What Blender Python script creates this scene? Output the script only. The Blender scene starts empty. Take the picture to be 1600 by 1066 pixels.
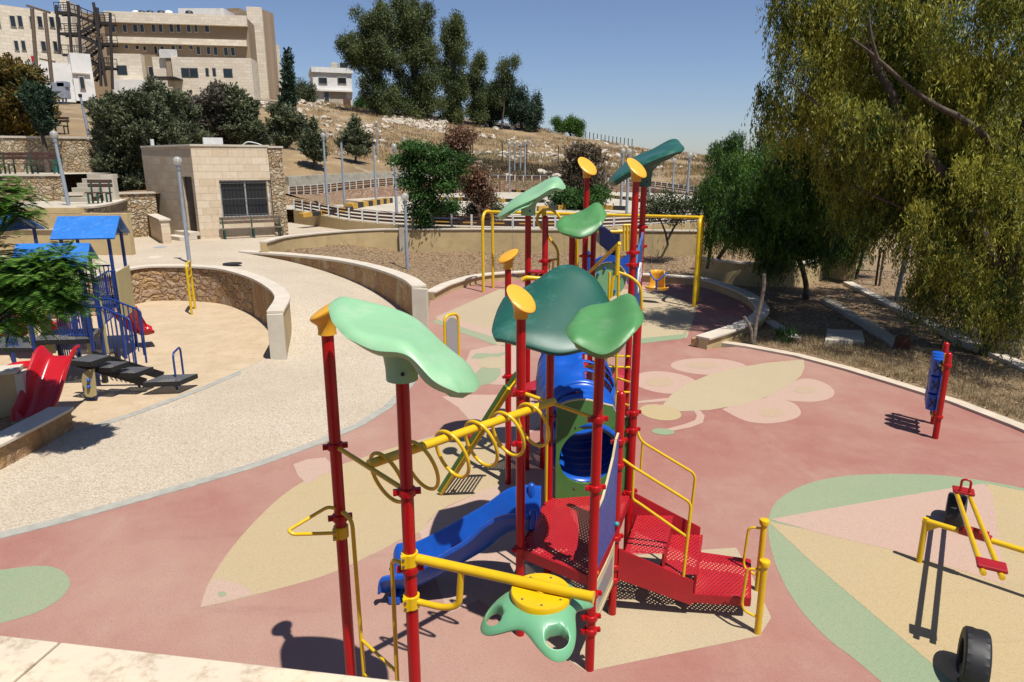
import bpy, bmesh, math, random
import numpy as np
from mathutils import Vector, Matrix
from mathutils.geometry import delaunay_2d_cdt
random.seed(7); np.random.seed(7)
R = math.radians
scene = bpy.context.scene
COL = scene.collection
# ------------------------------------------------------------------ camera, sky, sun
FPX = 1067.0; PITCH = R(14.5); CH = 4.2
cd = bpy.data.cameras.new('camera'); cam = bpy.data.objects.new('camera', cd); COL.objects.link(cam)
cam.location = (0, 0, CH); cam.rotation_euler = (math.pi/2 - PITCH, 0, 0)
cd.sensor_width = 36; cd.lens = FPX/1600*36; cd.clip_start = .05; cd.clip_end = 8000
scene.camera = cam
w = bpy.data.worlds.new('World'); scene.world = w; w.use_nodes = True
nt = w.node_tree; bg = nt.nodes['Background']
sky = nt.nodes.new('ShaderNodeTexSky'); sky.sky_type = 'NISHITA'; sky.sun_disc = False
SUN = Vector((.287, -.354, 1)).normalized()
sky.sun_elevation = math.asin(SUN.z); sky.sun_rotation = math.atan2(SUN.x, SUN.y)
sky.altitude = 600; sky.air_density = 1.0; sky.dust_density = .7; sky.ozone_density = 2.0
bg.inputs[1].default_value = .068
tint = nt.nodes.new('ShaderNodeVectorMath'); tint.operation = 'MULTIPLY'; tint.inputs[1].default_value = (.97, .98, 1.12)
nt.links.new(sky.outputs[0], tint.inputs[0]); nt.links.new(tint.outputs[0], bg.inputs[0])
sd = bpy.data.lights.new('sun', 'SUN'); so = bpy.data.objects.new('sun', sd); COL.objects.link(so)
sd.energy = 5.0; sd.angle = R(.5); sd.color = (1, .96, .89)
so.rotation_euler = SUN.to_track_quat('Z', 'Y').to_euler(); so.location = (5, -5, 30)
scene.view_settings.view_transform = 'Standard'; scene.view_settings.look = 'None'
scene.view_settings.exposure = 0.42; scene.view_settings.gamma = 1
scene.cycles.transparent_max_bounces = 16; scene.cycles.max_bounces = 6

# ------------------------------------------------------------------ measuring: photo pixel -> world point
def ray(u, v):
    x = (u-800)/FPX; y = -(v-533)/FPX
    return Vector((x, math.cos(PITCH)+math.sin(PITCH)*y, -math.sin(PITCH)+math.cos(PITCH)*y))
def gp(u, v, z=0.0):
    r = ray(u, v); t = (z-CH)/r.z
    return Vector((r.x*t, r.y*t, z))
def at(u, v, Y):
    r = ray(u, v); t = Y/r.y
    return Vector((r.x*t, Y, CH+r.z*t))
def surf(u, v, zf, t1=120.):
    r = ray(u, v); t = .5; st = .1
    while t < t1:
        p = r*t; z = CH+p.z
        if z <= zf(p.x, p.y): return Vector((p.x, p.y, zf(p.x, p.y)))
        t += st
    p = r*t1; return Vector((p.x, p.y, zf(p.x, p.y)))
def V(*a): return Vector(a)

# ------------------------------------------------------------------ objects
ORG = {}
def tag(o, label=None, cat=None, group=None, kind=None):
    if label: o['label'] = label
    if cat: o['category'] = cat
    if group: o['group'] = group
    if kind: o['kind'] = kind
    return o
def thing(name, label, cat, loc=(0, 0, 0), group=None):
    o = bpy.data.objects.new(name, None); COL.objects.link(o)
    o.location = Vector(loc); o.empty_display_size = .2
    ORG[o] = Vector(loc)
    return tag(o, label, cat, group)
def copy_tree(o, parent=None):
    c = o.copy(); COL.objects.link(c)
    if parent: c.parent = parent
    for ch in list(o.children): copy_tree(ch, c)
    return c

class MB:
    def __init__(s): s.v = []; s.f = []; s.m = []
    def add(s, vs, fs, mi=0):
        b = len(s.v); s.v += [tuple(p) for p in vs]
        s.f += [tuple(i+b for i in f) for f in fs]; s.m += [mi]*len(fs)
        return s
    def hexa(s, c, mi=0):      # 8 corners: bottom 4 ccw, top 4 ccw
        return s.add(c, [(3, 2, 1, 0), (4, 5, 6, 7), (0, 1, 5, 4), (1, 2, 6, 5), (2, 3, 7, 6), (3, 0, 4, 7)], mi)
    def box(s, c, sz, rz=0, M=None, mi=0):
        hx, hy, hz = sz[0]/2, sz[1]/2, sz[2]/2
        P = [V(-hx, -hy, -hz), V(hx, -hy, -hz), V(hx, hy, -hz), V(-hx, hy, -hz), V(-hx, -hy, hz), V(hx, -hy, hz), V(hx, hy, hz), V(-hx, hy, hz)]
        Rm = M if M is not None else Matrix.Rotation(rz, 3, 'Z')
        return s.hexa([Rm @ p+Vector(c) for p in P], mi)
    def bar(s, a, b, wd, h, up=V(0, 0, 1), mi=0):   # box beam from a to b
        a, b = Vector(a), Vector(b); d = (b-a).normalized(); sd_ = d.cross(up)
        if sd_.length < 1e-4: sd_ = V(1, 0, 0)
        sd_.normalize(); u = sd_.cross(d)
        o = [(-1, -1), (1, -1), (1, 1), (-1, 1)]
        return s.hexa([a+sd_*wd/2*i+u*h/2*j for i, j in o]+[b+sd_*wd/2*i+u*h/2*j for i, j in o], mi)
    def tube(s, path, r, n=12, closed=False, caps=True, mi=0):
        P = [Vector(p) for p in path]; m = len(P)
        rs = r if isinstance(r, (list, tuple)) else [r]*m
        T = []
        for i in range(m):
            if closed: t = P[(i+1) % m]-P[i-1]
            else: t = P[min(i+1, m-1)]-P[max(i-1, 0)]
            T.append(t.normalized() if t.length > 1e-9 else V(0, 0, 1))
        a = T[0].cross(V(0, 0, 1))
        if a.length < 1e-3: a = T[0].cross(V(0, 1, 0))
        a.normalize(); vs = []
        for i in range(m):
            a = (a-T[i]*a.dot(T[i]))
            if a.length < 1e-6: a = T[i].orthogonal()
            a.normalize(); b = T[i].cross(a)
            for k in range(n):
                th = 2*math.pi*k/n
                vs.append(P[i]+(a*math.cos(th)+b*math.sin(th))*rs[i])
        fs = []
        for i in range(m if closed else m-1):
            j = (i+1) % m
            for k in range(n):
                k2 = (k+1) % n
                fs.append((i*n+k, i*n+k2, j*n+k2, j*n+k))
        if caps and not closed:
            fs.append(tuple(range(n-1, -1, -1))); fs.append(tuple((m-1)*n+k for k in range(n)))
        return s.add(vs, fs, mi)
    def lathe(s, prof, loc=(0, 0, 0), n=20, slant=None, mi=0, M=None):  # prof [(r,z)]
        vs = []; loc = Vector(loc)
        for q, (r, z) in enumerate(prof):
            sl = slant[q] if slant else (0, 0)
            for k in range(n):
                th = 2*math.pi*k/n; x, y = r*math.cos(th), r*math.sin(th)
                p = V(x, y, z+sl[0]*x+sl[1]*y)
                if M is not None: p = M @ p
                vs.append(p+loc)
        fs = [(i*n+k, i*n+(k+1) % n, (i+1)*n+(k+1) % n, (i+1)*n+k) for i in range(len(prof)-1) for k in range(n)]
        fs.append(tuple(range(n-1, -1, -1))); fs.append(tuple((len(prof)-1)*n+k for k in range(n)))
        return s.add(vs, fs, mi)
    def prism(s, poly, z0, z1, mi=0):   # poly: xy ccw, z0,z1 numbers or lists
        n = len(poly)
        g = lambda z, i: z[i] if isinstance(z, (list, tuple)) else z
        vs = [V(p[0], p[1], g(z0, i)) for i, p in enumerate(poly)]+[V(p[0], p[1], g(z1, i)) for i, p in enumerate(poly)]
        fs = [tuple(range(n-1, -1, -1)), tuple(range(n, 2*n))]+[(i, (i+1) % n, n+(i+1) % n, n+i) for i in range(n)]
        return s.add(vs, fs, mi)
    def slab(s, pts, th, nrm=None, mi=0):  # planar polygon in space given thickness
        P = [Vector(p) for p in pts]; n = len(P)
        if nrm is None: nrm = (P[1]-P[0]).cross(P[2]-P[0]).normalized()
        vs = [p-nrm*th/2 for p in P]+[p+nrm*th/2 for p in P]
        fs = [tuple(range(n-1, -1, -1)), tuple(range(n, 2*n))]+[(i, (i+1) % n, n+(i+1) % n, n+i) for i in range(n)]
        return s.add(vs, fs, mi)
    def ribbon(s, path, z0, z1, th, mi=0, ends=True, off=0.):  # wall along xy path with thickness
        P = [Vector((p[0], p[1])) for p in path]; n = len(P)
        g = lambda z, i: z[i] if isinstance(z, (list, tuple)) else z
        L = []; Rr = []
        for i in range(n):
            a = P[max(i-1, 0)]; b = P[min(i+1, n-1)]; d = (b-a).normalized(); nn = Vector((-d.y, d.x))
            L.append(P[i]+nn*(th/2+off)); Rr.append(P[i]-nn*(th/2-off))
        vs = []
        for i in range(n):
            vs += [V(Rr[i].x, Rr[i].y, g(z0, i)), V(L[i].x, L[i].y, g(z0, i)), V(L[i].x, L[i].y, g(z1, i)), V(Rr[i].x, Rr[i].y, g(z1, i))]
        fs = []
        for i in range(n-1):
            a, b = i*4, i*4+4
            for k in range(4):
                k2 = (k+1) % 4
                fs.append((a+k, b+k, b+k2, a+k2))
        fs.append((0, 1, 2, 3)); e = (n-1)*4; fs.append((e+3, e+2, e+1, e))
        return s.add(vs, fs, mi)
    def build(s, name, mats, parent=None, smooth=None, bevel=0, solid=0, subsurf=0, uv=False):
        me = bpy.data.meshes.new(name); org = ORG.get(parent, V(0, 0, 0))
        me.from_pydata([(x-org[0], y-org[1], z-org[2]) for x, y, z in s.v], [], s.f)
        if not isinstance(mats, (list, tuple)): mats = [mats]
        for m in mats: me.materials.append(m)
        if len(mats) > 1: me.polygons.foreach_set('material_index', s.m)
        bm = bmesh.new(); bm.from_mesh(me); bmesh.ops.recalc_face_normals(bm, faces=bm.faces); bm.to_mesh(me); bm.free()
        if uv: boxuv(me, org)
        if smooth is not None:
            me.shade_smooth(); me.set_sharp_from_angle(angle=R(smooth))
        me.update()
        o = bpy.data.objects.new(name, me); COL.objects.link(o)
        if parent is not None: o.parent = parent
        ORG[o] = org
        if solid: md = o.modifiers.new('thick', 'SOLIDIFY'); md.thickness = solid; md.offset = -1
        if subsurf: md = o.modifiers.new('sub', 'SUBSURF'); md.levels = subsurf; md.render_levels = subsurf
        if bevel:
            md = o.modifiers.new('bevel', 'BEVEL'); md.width = bevel; md.segments = 2; md.limit_method = 'ANGLE'; md.angle_limit = R(35)
            md.harden_normals = False
        return o
def boxuv(me, org):
    uvl = me.uv_layers.new(name='UVMap'); 
    for p in me.polygons:
        n = p.normal
        for li in p.loop_indices:
            c = Vector(me.vertices[me.loops[li].vertex_index].co)+org
            if abs(n.z) > .7: uvl.data[li].uv = (c.x, c.y)
            else:
                t = Vector((-n.y, n.x, 0)).normalized(); uvl.data[li].uv = (c.dot(t), c.z)
def struct(name, mb, mat, label, **k):
    return tag(mb.build(name, mat, None, **k), label, None, None, 'structure')
def rounded(path, r=.08, n=5):
    P = [Vector(p) for p in path]; out = [P[0]]
    for i in range(1, len(P)-1):
        a, b, c = P[i-1], P[i], P[i+1]
        d1 = (a-b); d2 = (c-b); rr = min(r, d1.length*.45, d2.length*.45)
        p1 = b+d1.normalized()*rr; p2 = b+d2.normalized()*rr
        for k in range(n+1):
            t = k/n; out.append(p1*(1-t)**2+b*2*t*(1-t)+p2*t*t)
    out.append(P[-1]); return out
def curve(pts, n=8):   # Catmull-Rom through points
    P = [Vector(p) for p in pts]; out = []
    for i in range(len(P)-1):
        p0 = P[i-1] if i > 0 else P[0]*2-P[1]; p1, p2 = P[i], P[i+1]; p3 = P[i+2] if i+2 < len(P) else P[-1]*2-P[-2]
        for k in range(n):
            t = k/n
            out.append(.5*((2*p1)+(p2-p0)*t+(2*p0-5*p1+4*p2-p3)*t*t+(3*p1-p0-3*p2+p3)*t**3))
    out.append(P[-1]); return out
def inside(x, y, poly):
    c = False; n = len(poly); j = n-1
    for i in range(n):
        xi, yi = poly[i]; xj, yj = poly[j]
        if (yi > y) != (yj > y) and x < (xj-xi)*(y-yi)/(yj-yi)+xi: c = not c
        j = i
    return c
def sheet(poly, zf, res=0, jit=0):
    poly = [Vector((p[0], p[1])) for p in poly]; pts = []
    if res:
        n = len(poly)
        for i in range(n):
            a, b = poly[i], poly[(i+1) % n]; m = max(1, int((b-a).length/res))
            for k in range(m): pts.append(a.lerp(b, k/m))
    else: pts = list(poly)
    nb = len(pts); edges = [(i, (i+1) % nb) for i in range(nb)]
    if res:
        tp = [(p.x, p.y) for p in pts]; xs = [p.x for p in poly]; ys = [p.y for p in poly]
        x = min(xs)+res*.5
        while x < max(xs):
            y = min(ys)+res*.5
            while y < max(ys):
                if inside(x, y, tp): pts.append(Vector((x+random.uniform(-.2, .2)*res, y+random.uniform(-.2, .2)*res)))
                y += res
            x += res
    vo, eo, fo, *_ = delaunay_2d_cdt(pts, edges, [], 1, 1e-5)
    mb = MB(); mb.add([V(p.x, p.y, zf(p.x, p.y)) for p in vo], [tuple(f) for f in fo])
    return mb

# ------------------------------------------------------------------ materials
def nodes(m): return m.node_tree.nodes, m.node_tree.links
GA = .76
def gsc(c, f=None): return tuple(x*(f or GA) for x in c)
def mat(name, col, rough=.6, var=.0, vscale=4., bump=0., bscale=60., col2=None, metal=0., spec=.5, detail=6, coat=0, dirt=None):
    col = gsc(col); col2 = gsc(col2) if col2 else None; dirt = (gsc(dirt[0]), dirt[1], dirt[2]) if dirt else None
    m = bpy.data.materials.new(name); m.use_nodes = True; N, L = nodes(m); b = N['Principled BSDF']
    b.inputs['Roughness'].default_value = rough; b.inputs['Metallic'].default_value = metal
    b.inputs['Specular IOR Level'].default_value = spec; b.inputs['Base Color'].default_value = (*col, 1)
    if coat: b.inputs['Coat Weight'].default_value = coat; b.inputs['Coat Roughness'].default_value = .12
    tc = N.new('ShaderNodeTexCoord')
    if var or col2:
        n = N.new('ShaderNodeTexNoise'); n.inputs['Scale'].default_value = vscale; n.inputs['Detail'].default_value = detail; n.inputs['Roughness'].default_value = .65
        L.new(tc.outputs['Object'], n.inputs['Vector'])
        cr = N.new('ShaderNodeValToRGB'); c2 = col2 or tuple(c*(1-var) for c in col); c1 = col if col2 else tuple(min(1, c*(1+var*.6)) for c in col)
        cr.color_ramp.elements[0].position = .32; cr.color_ramp.elements[1].position = .68
        cr.color_ramp.elements[0].color = (*c2, 1); cr.color_ramp.elements[1].color = (*c1, 1)
        L.new(n.outputs[0], cr.inputs[0]); out = cr.outputs[0]
        if dirt:
            n3 = N.new('ShaderNodeTexNoise'); n3.inputs['Scale'].default_value = dirt[1]; n3.inputs['Detail'].default_value = 8; n3.inputs['Roughness'].default_value = .7
            L.new(tc.outputs['Object'], n3.inputs['Vector'])
            mr = N.new('ShaderNodeMapRange'); mr.inputs[1].default_value = .52; mr.inputs[2].default_value = .72; mr.inputs[4].default_value = dirt[2]
            L.new(n3.outputs[0], mr.inputs[0])
            mx = N.new('ShaderNodeMix'); mx.data_type = 'RGBA'; L.new(mr.outputs[0], mx.inputs[0]); L.new(out, mx.inputs[6]); mx.inputs[7].default_value = (*dirt[0], 1)
            out = mx.outputs[2]
        L.new(out, b.inputs['Base Color'])
    if bump:
        n2 = N.new('ShaderNodeTexNoise'); n2.inputs['Scale'].default_value = bscale; n2.inputs['Detail'].default_value = 5
        L.new(tc.outputs['Object'], n2.inputs['Vector'])
        bp = N.new('ShaderNodeBump'); bp.inputs['Strength'].default_value = bump; bp.inputs['Distance'].default_value = .02
        L.new(n2.outputs[0], bp.inputs['Height']); L.new(bp.outputs[0], b.inputs['Normal'])
    return m
def rubber(name, col, dust=(.42, .29, .23), dm=.5):
    col = gsc(col); dust = gsc(dust)
    m = bpy.data.materials.new(name); m.use_nodes = True; N, L = nodes(m); b = N['Principled BSDF']; b.inputs['Roughness'].default_value = .9; b.inputs['Specular IOR Level'].default_value = .25
    tc = N.new('ShaderNodeTexCoord')
    def noise(s, d=6, r=.6, sc=(1, 1, 1)):
        n = N.new('ShaderNodeTexNoise'); n.inputs['Scale'].default_value = s; n.inputs['Detail'].default_value = d; n.inputs['Roughness'].default_value = r
        mp = N.new('ShaderNodeMapping'); mp.inputs['Scale'].default_value = sc; mp.inputs['Rotation'].default_value = (0, 0, .9)
        L.new(tc.outputs['Object'], mp.inputs[0]); L.new(mp.outputs[0], n.inputs['Vector']); return n.outputs[0]
    def mixc(f, a, c, lo, hi, mx=1):
        mr = N.new('ShaderNodeMapRange'); mr.inputs[1].default_value = lo; mr.inputs[2].default_value = hi; mr.inputs[4].default_value = mx
        L.new(f, mr.inputs[0]); x = N.new('ShaderNodeMix'); x.data_type = 'RGBA'; L.new(mr.outputs[0], x.inputs[0])
        if isinstance(a, tuple): x.inputs[6].default_value = (*a, 1)
        else: L.new(a, x.inputs[6])
        x.inputs[7].default_value = (*c, 1); return x.outputs[2]
    c = mixc(noise(.16, 9), col, dust, .42, .68, dm)
    c = mixc(noise(.7, 10, .7), c, dust, .45, .75, dm*.7)
    c = mixc(noise(1.2, 10, .75, (1, .25, 1)), c, dust, .55, .8, dm*.8)
    c = mixc(noise(2.2, 10, .7, (.2, 1.4, 1)), c, tuple(q*.55 for q in col), .58, .85, .5)
    c = mixc(noise(38, 6, .75), c, tuple(q*.6 for q in col), .5, .8, .5)
    c = mixc(noise(130, 3, .7), c, tuple(q*.4 for q in col), .48, .75, .8)
    c = mixc(noise(210, 2, .7), c, tuple(min(1, q*1.7) for q in col), .58, .85, .6)
    v = N.new('ShaderNodeTexVoronoi'); v.inputs['Scale'].default_value = 2.2; L.new(tc.outputs['Object'], v.inputs['Vector'])
    c = mixc(v.outputs['Distance'], c, tuple(q*.35 for q in col), .028, .012, .8)
    L.new(c, b.inputs['Base Color'])
    bp = N.new('ShaderNodeBump'); bp.inputs['Strength'].default_value = .35; bp.inputs['Distance'].default_value = .006
    L.new(noise(140, 3, .7), bp.inputs['Height']); L.new(bp.outputs[0], b.inputs['Normal'])
    return m
def gravelmat(name, cols, scale=38, bump=.5, patch=None, stain=(.5, .42, .3)):
    cols = [gsc(c) for c in cols]; stain = gsc(stain)
    m = bpy.data.materials.new(name); m.use_nodes = True; N, L = nodes(m); b = N['Principled BSDF']; b.inputs['Roughness'].default_value = .9
    tc = N.new('ShaderNodeTexCoord'); v = N.new('ShaderNodeTexVoronoi'); v.inputs['Scale'].default_value = scale
    L.new(tc.outputs['Object'], v.inputs['Vector'])
    sp = N.new('ShaderNodeSeparateColor'); L.new(v.outputs['Color'], sp.inputs[0])
    cr = N.new('ShaderNodeValToRGB'); els = cr.color_ramp.elements
    for i, c in enumerate(cols):
        e = els[i] if i < 2 else els.new(1)
        e.position = i/(len(cols)-1); e.color = (*c, 1)
    L.new(sp.outputs[0], cr.inputs[0])
    n = N.new('ShaderNodeTexNoise'); n.inputs['Scale'].default_value = .5; n.inputs['Detail'].default_value = 8; L.new(tc.outputs['Object'], n.inputs['Vector'])
    mr = N.new('ShaderNodeMapRange'); mr.inputs[1].default_value = .4; mr.inputs[2].default_value = .75; mr.inputs[4].default_value = .55; L.new(n.outputs[0], mr.inputs[0])
    x = N.new('ShaderNodeMix'); x.data_type = 'RGBA'; L.new(mr.outputs[0], x.inputs[0]); L.new(cr.outputs[0], x.inputs[6]); x.inputs[7].default_value = (*stain, 1)
    L.new(x.outputs[2], b.inputs['Base Color'])
    bp = N.new('ShaderNodeBump'); bp.inputs['Strength'].default_value = bump; bp.inputs['Distance'].default_value = .012; bp.invert = True
    L.new(v.outputs['Distance'], bp.inputs['Height']); L.new(bp.outputs[0], b.inputs['Normal'])
    return m
def rubble(name, cols, scale=3.2, bump=1., mortar=(.3, .2, .11), stretch=(1, 1, 1.5), dist=.05):
    cols = [gsc(c) for c in cols]; mortar = gsc(mortar)
    m = bpy.data.materials.new(name); m.use_nodes = True; N, L = nodes(m); b = N['Principled BSDF']; b.inputs['Roughness'].default_value = .9
    tc = N.new('ShaderNodeTexCoord'); mp = N.new('ShaderNodeMapping'); mp.inputs['Scale'].default_value = stretch
    n0 = N.new('ShaderNodeTexNoise'); n0.inputs['Scale'].default_value = 3; n0.inputs['Detail'].default_value = 4; L.new(tc.outputs['Object'], n0.inputs['Vector'])
    ad = N.new('ShaderNodeMix'); ad.data_type = 'RGBA'; ad.blend_type = 'LINEAR_LIGHT'; ad.inputs[0].default_value = .3
    L.new(tc.outputs['Object'], mp.inputs[0]); L.new(mp.outputs[0], ad.inputs[6]); L.new(n0.outputs['Color'], ad.inputs[7])
    v = N.new('ShaderNodeTexVoronoi'); v.inputs['Scale'].default_value = scale; L.new(ad.outputs[2], v.inputs['Vector'])
    ve = N.new('ShaderNodeTexVoronoi'); ve.feature = 'DISTANCE_TO_EDGE'; ve.inputs['Scale'].default_value = scale; L.new(ad.outputs[2], ve.inputs['Vector'])
    sp = N.new('ShaderNodeSeparateColor'); L.new(v.outputs['Color'], sp.inputs[0])
    cr = N.new('ShaderNodeValToRGB'); els = cr.color_ramp.elements
    for i, c in enumerate(cols):
        e = els[i] if i < 2 else els.new(1)
        e.position = i/(len(cols)-1); e.color = (*c, 1)
    L.new(sp.outputs[0], cr.inputs[0])
    n = N.new('ShaderNodeTexNoise'); n.inputs['Scale'].default_value = 9; n.inputs['Detail'].default_value = 9; n.inputs['Roughness'].default_value = .7; L.new(tc.outputs['Object'], n.inputs['Vector'])
    h = N.new('ShaderNodeHueSaturation'); mr0 = N.new('ShaderNodeMapRange'); mr0.inputs[3].default_value = .5; mr0.inputs[4].default_value = 1.5
    L.new(n.outputs[0], mr0.inputs[0]); L.new(mr0.outputs[0], h.inputs['Value']); L.new(cr.outputs[0], h.inputs['Color'])
    mr = N.new('ShaderNodeMapRange'); mr.inputs[1].default_value = dist; mr.inputs[2].default_value = .0; L.new(ve.outputs[0], mr.inputs[0])
    x = N.new('ShaderNodeMix'); x.data_type = 'RGBA'; L.new(mr.outputs[0], x.inputs[0]); L.new(h.outputs[0], x.inputs[6]); x.inputs[7].default_value = (*mortar, 1)
    L.new(x.outputs[2], b.inputs['Base Color'])
    mh = N.new('ShaderNodeMath'); mh.operation = 'MULTIPLY_ADD'; mh.inputs[1].default_value = .8
    mr2 = N.new('ShaderNodeMapRange'); mr2.inputs[2].default_value = .25; L.new(ve.outputs[0], mr2.inputs[0]); L.new(n.outputs[0], mh.inputs[0]); L.new(mr2.outputs[0], mh.inputs[2])
    bp = N.new('ShaderNodeBump'); bp.inputs['Strength'].default_value = bump; bp.inputs['Distance'].default_value = .06
    L.new(mh.outputs[0], bp.inputs['Height']); L.new(bp.outputs[0], b.inputs['Normal'])
    return m
def ashlar(name, c1, c2, mortar, bw=.5, bh=.26, msize=.006, bump=.4, varn=.35):
    c1, c2, mortar = gsc(c1), gsc(c2), gsc(mortar)
    m = bpy.data.materials.new(name); m.use_nodes = True; N, L = nodes(m); b = N['Principled BSDF']; b.inputs['Roughness'].default_value = .85
    tc = N.new('ShaderNodeTexCoord'); br = N.new('ShaderNodeTexBrick'); L.new(tc.outputs['UV'], br.inputs['Vector'])
    br.inputs['Color1'].default_value = (*c1, 1); br.inputs['Color2'].default_value = (*c2, 1); br.inputs['Mortar'].default_value = (*mortar, 1)
    br.inputs['Scale'].default_value = 1; br.inputs['Mortar Size'].default_value = msize; br.inputs['Brick Width'].default_value = bw; br.inputs['Row Height'].default_value = bh; br.inputs['Bias'].default_value = 0
    n = N.new('ShaderNodeTexNoise'); n.inputs['Scale'].default_value = 5; n.inputs['Detail'].default_value = 9; n.inputs['Roughness'].default_value = .7; L.new(tc.outputs['Object'], n.inputs['Vector'])
    h = N.new('ShaderNodeHueSaturation'); mr0 = N.new('ShaderNodeMapRange'); mr0.inputs[3].default_value = 1-varn; mr0.inputs[4].default_value = 1+varn
    L.new(n.outputs[0], mr0.inputs[0]); L.new(mr0.outputs[0], h.inputs['Value']); L.new(br.outputs[0], h.inputs['Color']); L.new(h.outputs[0], b.inputs['Base Color'])
    mh = N.new('ShaderNodeMath'); mh.operation = 'MULTIPLY_ADD'; mh.inputs[1].default_value = -1; L.new(br.outputs[1], mh.inputs[0]); L.new(n.outputs[0], mh.inputs[2])
    bp = N.new('ShaderNodeBump'); bp.inputs['Strength'].default_value = bump; bp.inputs['Distance'].default_value = .01; L.new(mh.outputs[0], bp.inputs['Height']); L.new(bp.outputs[0], b.inputs['Normal'])
    return m
def perforated(name, col, pitch=.034, hole=.0105, rough=.4, col2=None):
    m = mat(name, col, rough, var=.15, vscale=6, col2=col2, spec=.4); N, L = nodes(m); b = N['Principled BSDF']; out = N['Material Output']
    tc = N.new('ShaderNodeTexCoord'); mp = N.new('ShaderNodeMapping'); mp.inputs['Rotation'].default_value = (0, 0, R(45)); mp.inputs['Scale'].default_value = (1/pitch, 1/pitch, 0)
    L.new(tc.outputs['UV'], mp.inputs[0])
    v = N.new('ShaderNodeTexVoronoi'); v.voronoi_dimensions = '2D'; v.inputs['Randomness'].default_value = 0; v.inputs['Scale'].default_value = 1; L.new(mp.outputs[0], v.inputs['Vector'])
    lt = N.new('ShaderNodeMath'); lt.operation = 'LESS_THAN'; lt.inputs[1].default_value = hole/pitch; L.new(v.outputs['Distance'], lt.inputs[0])
    tr = N.new('ShaderNodeBsdfTransparent'); ms = N.new('ShaderNodeMixShader'); L.new(lt.outputs[0], ms.inputs[0]); L.new(b.outputs[0], ms.inputs[1]); L.new(tr.outputs[0], ms.inputs[2]); L.new(ms.outputs[0], out.inputs[0])
    return m
def leafmat(name, col, col2, vs=.9, transl=.35):
    col, col2 = gsc(col, .85), gsc(col2, .9)
    m = bpy.data.materials.new(name); m.use_nodes = True; N, L = nodes(m); b = N['Principled BSDF']; out = N['Material Output']
    b.inputs['Roughness'].default_value = .55; b.inputs['Specular IOR Level'].default_value = .3
    tc = N.new('ShaderNodeTexCoord'); n = N.new('ShaderNodeTexNoise'); n.inputs['Scale'].default_value = vs; n.inputs['Detail'].default_value = 3; L.new(tc.outputs['Object'], n.inputs['Vector'])
    n2 = N.new('ShaderNodeTexWhiteNoise'); sn = N.new('ShaderNodeVectorMath'); sn.operation = 'SNAP'; sn.inputs[1].default_value = (.12, .12, .12)
    L.new(tc.outputs['Object'], sn.inputs[0]); L.new(sn.outputs[0], n2.inputs['Vector'])
    ma = N.new('ShaderNodeMath'); ma.operation = 'MULTIPLY_ADD'; ma.inputs[1].default_value = .45; L.new(n2.outputs[0], ma.inputs[0])
    mb_ = N.new('ShaderNodeMath'); mb_.operation = 'SUBTRACT'; mb_.inputs[1].default_value = .22; L.new(n.outputs[0], mb_.inputs[0]); L.new(mb_.outputs[0], ma.inputs[2])
    cr = N.new('ShaderNodeValToRGB'); cr.color_ramp.elements[0].position = .3; cr.color_ramp.elements[1].position = .72
    cr.color_ramp.elements[0].color = (*col, 1); cr.color_ramp.elements[1].color = (*col2, 1)
    L.new(ma.outputs[0], cr.inputs[0]); L.new(cr.outputs[0], b.inputs['Base Color'])
    t = N.new('ShaderNodeBsdfTranslucent'); L.new(cr.outputs[0], t.inputs[0]); ms = N.new('ShaderNodeMixShader'); ms.inputs[0].default_value = transl
    L.new(b.outputs[0], ms.inputs[1]); L.new(t.outputs[0], ms.inputs[2]); L.new(ms.outputs[0], out.inputs[0])
    return m
def glassmat(name, col=(.02, .025, .03)):
    m = bpy.data.materials.new(name); m.use_nodes = True; N, L = nodes(m); b = N['Principled BSDF']
    b.inputs['Base Color'].default_value = (*col, 1); b.inputs['Roughness'].default_value = .08; return m
M = {}
M['red'] = mat('red_paint', (.46, .004, .007), .32, var=.14, vscale=5, coat=.15, spec=.35)
M['redperf'] = perforated('red_perforated', (.50, .022, .03), hole=.0072, col2=(.42, .012, .02))
M['redsolid'] = mat('red_sheet_metal', (.4, .01, .018), .42, var=.15)
M['yellow'] = mat('yellow_paint', (.80, .50, .005), .32, var=.1, vscale=6, coat=.2)
M['ycap'] = mat('yellow_plastic', (.85, .42, .03), .4, var=.06, vscale=8)
M['lgreen'] = mat('light_green_plastic', (.29, .55, .30), .45, var=.08, vscale=3, bump=.06, bscale=25, dirt=((.50, .62, .46), 5, .4))
M['mgreen'] = mat('green_plastic', (.085, .27, .085), .45, var=.12, vscale=4, bump=.06, bscale=25, dirt=((.22, .36, .2), 5, .45))
M['dgreen'] = mat('dark_green_plastic', (.014, .10, .068), .4, var=.1, vscale=3, dirt=((.07, .21, .17), 3.5, .75))
M['grip'] = mat('grip_green_plastic', (.16, .42, .22), .38, var=.1, vscale=6)
M['pgreen'] = mat('panel_green', (.07, .20, .045), .5, var=.1, vscale=5)
M['blue'] = mat('blue_plastic', (.006, .095, .50), .33, var=.15, vscale=4, bump=.03, bscale=20)
M['bluepanel'] = mat('blue_panel', (.035, .085, .33), .5, var=.1, dirt=((.35, .42, .6), 22, .3))
M['darkblue'] = mat('dark_blue_plastic', (.004, .01, .06), .4)
M['white'] = mat('white_plastic', (.75, .75, .72), .5)
M['cream'] = mat('cream_plastic', (.62, .52, .3), .55, var=.1)
M['black'] = mat('black_rubber', (.012, .012, .013), .55, var=.3, vscale=20)
M['steel'] = mat('galvanised_steel', (.28, .32, .36), .42, var=.2, vscale=6, metal=.5)
M['lampgrey'] = mat('grey_lamp_paint', (.33, .37, .42), .45, var=.18, vscale=3)
M['chrome'] = mat('bolt_metal', (.35, .35, .36), .3, metal=.9)
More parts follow.
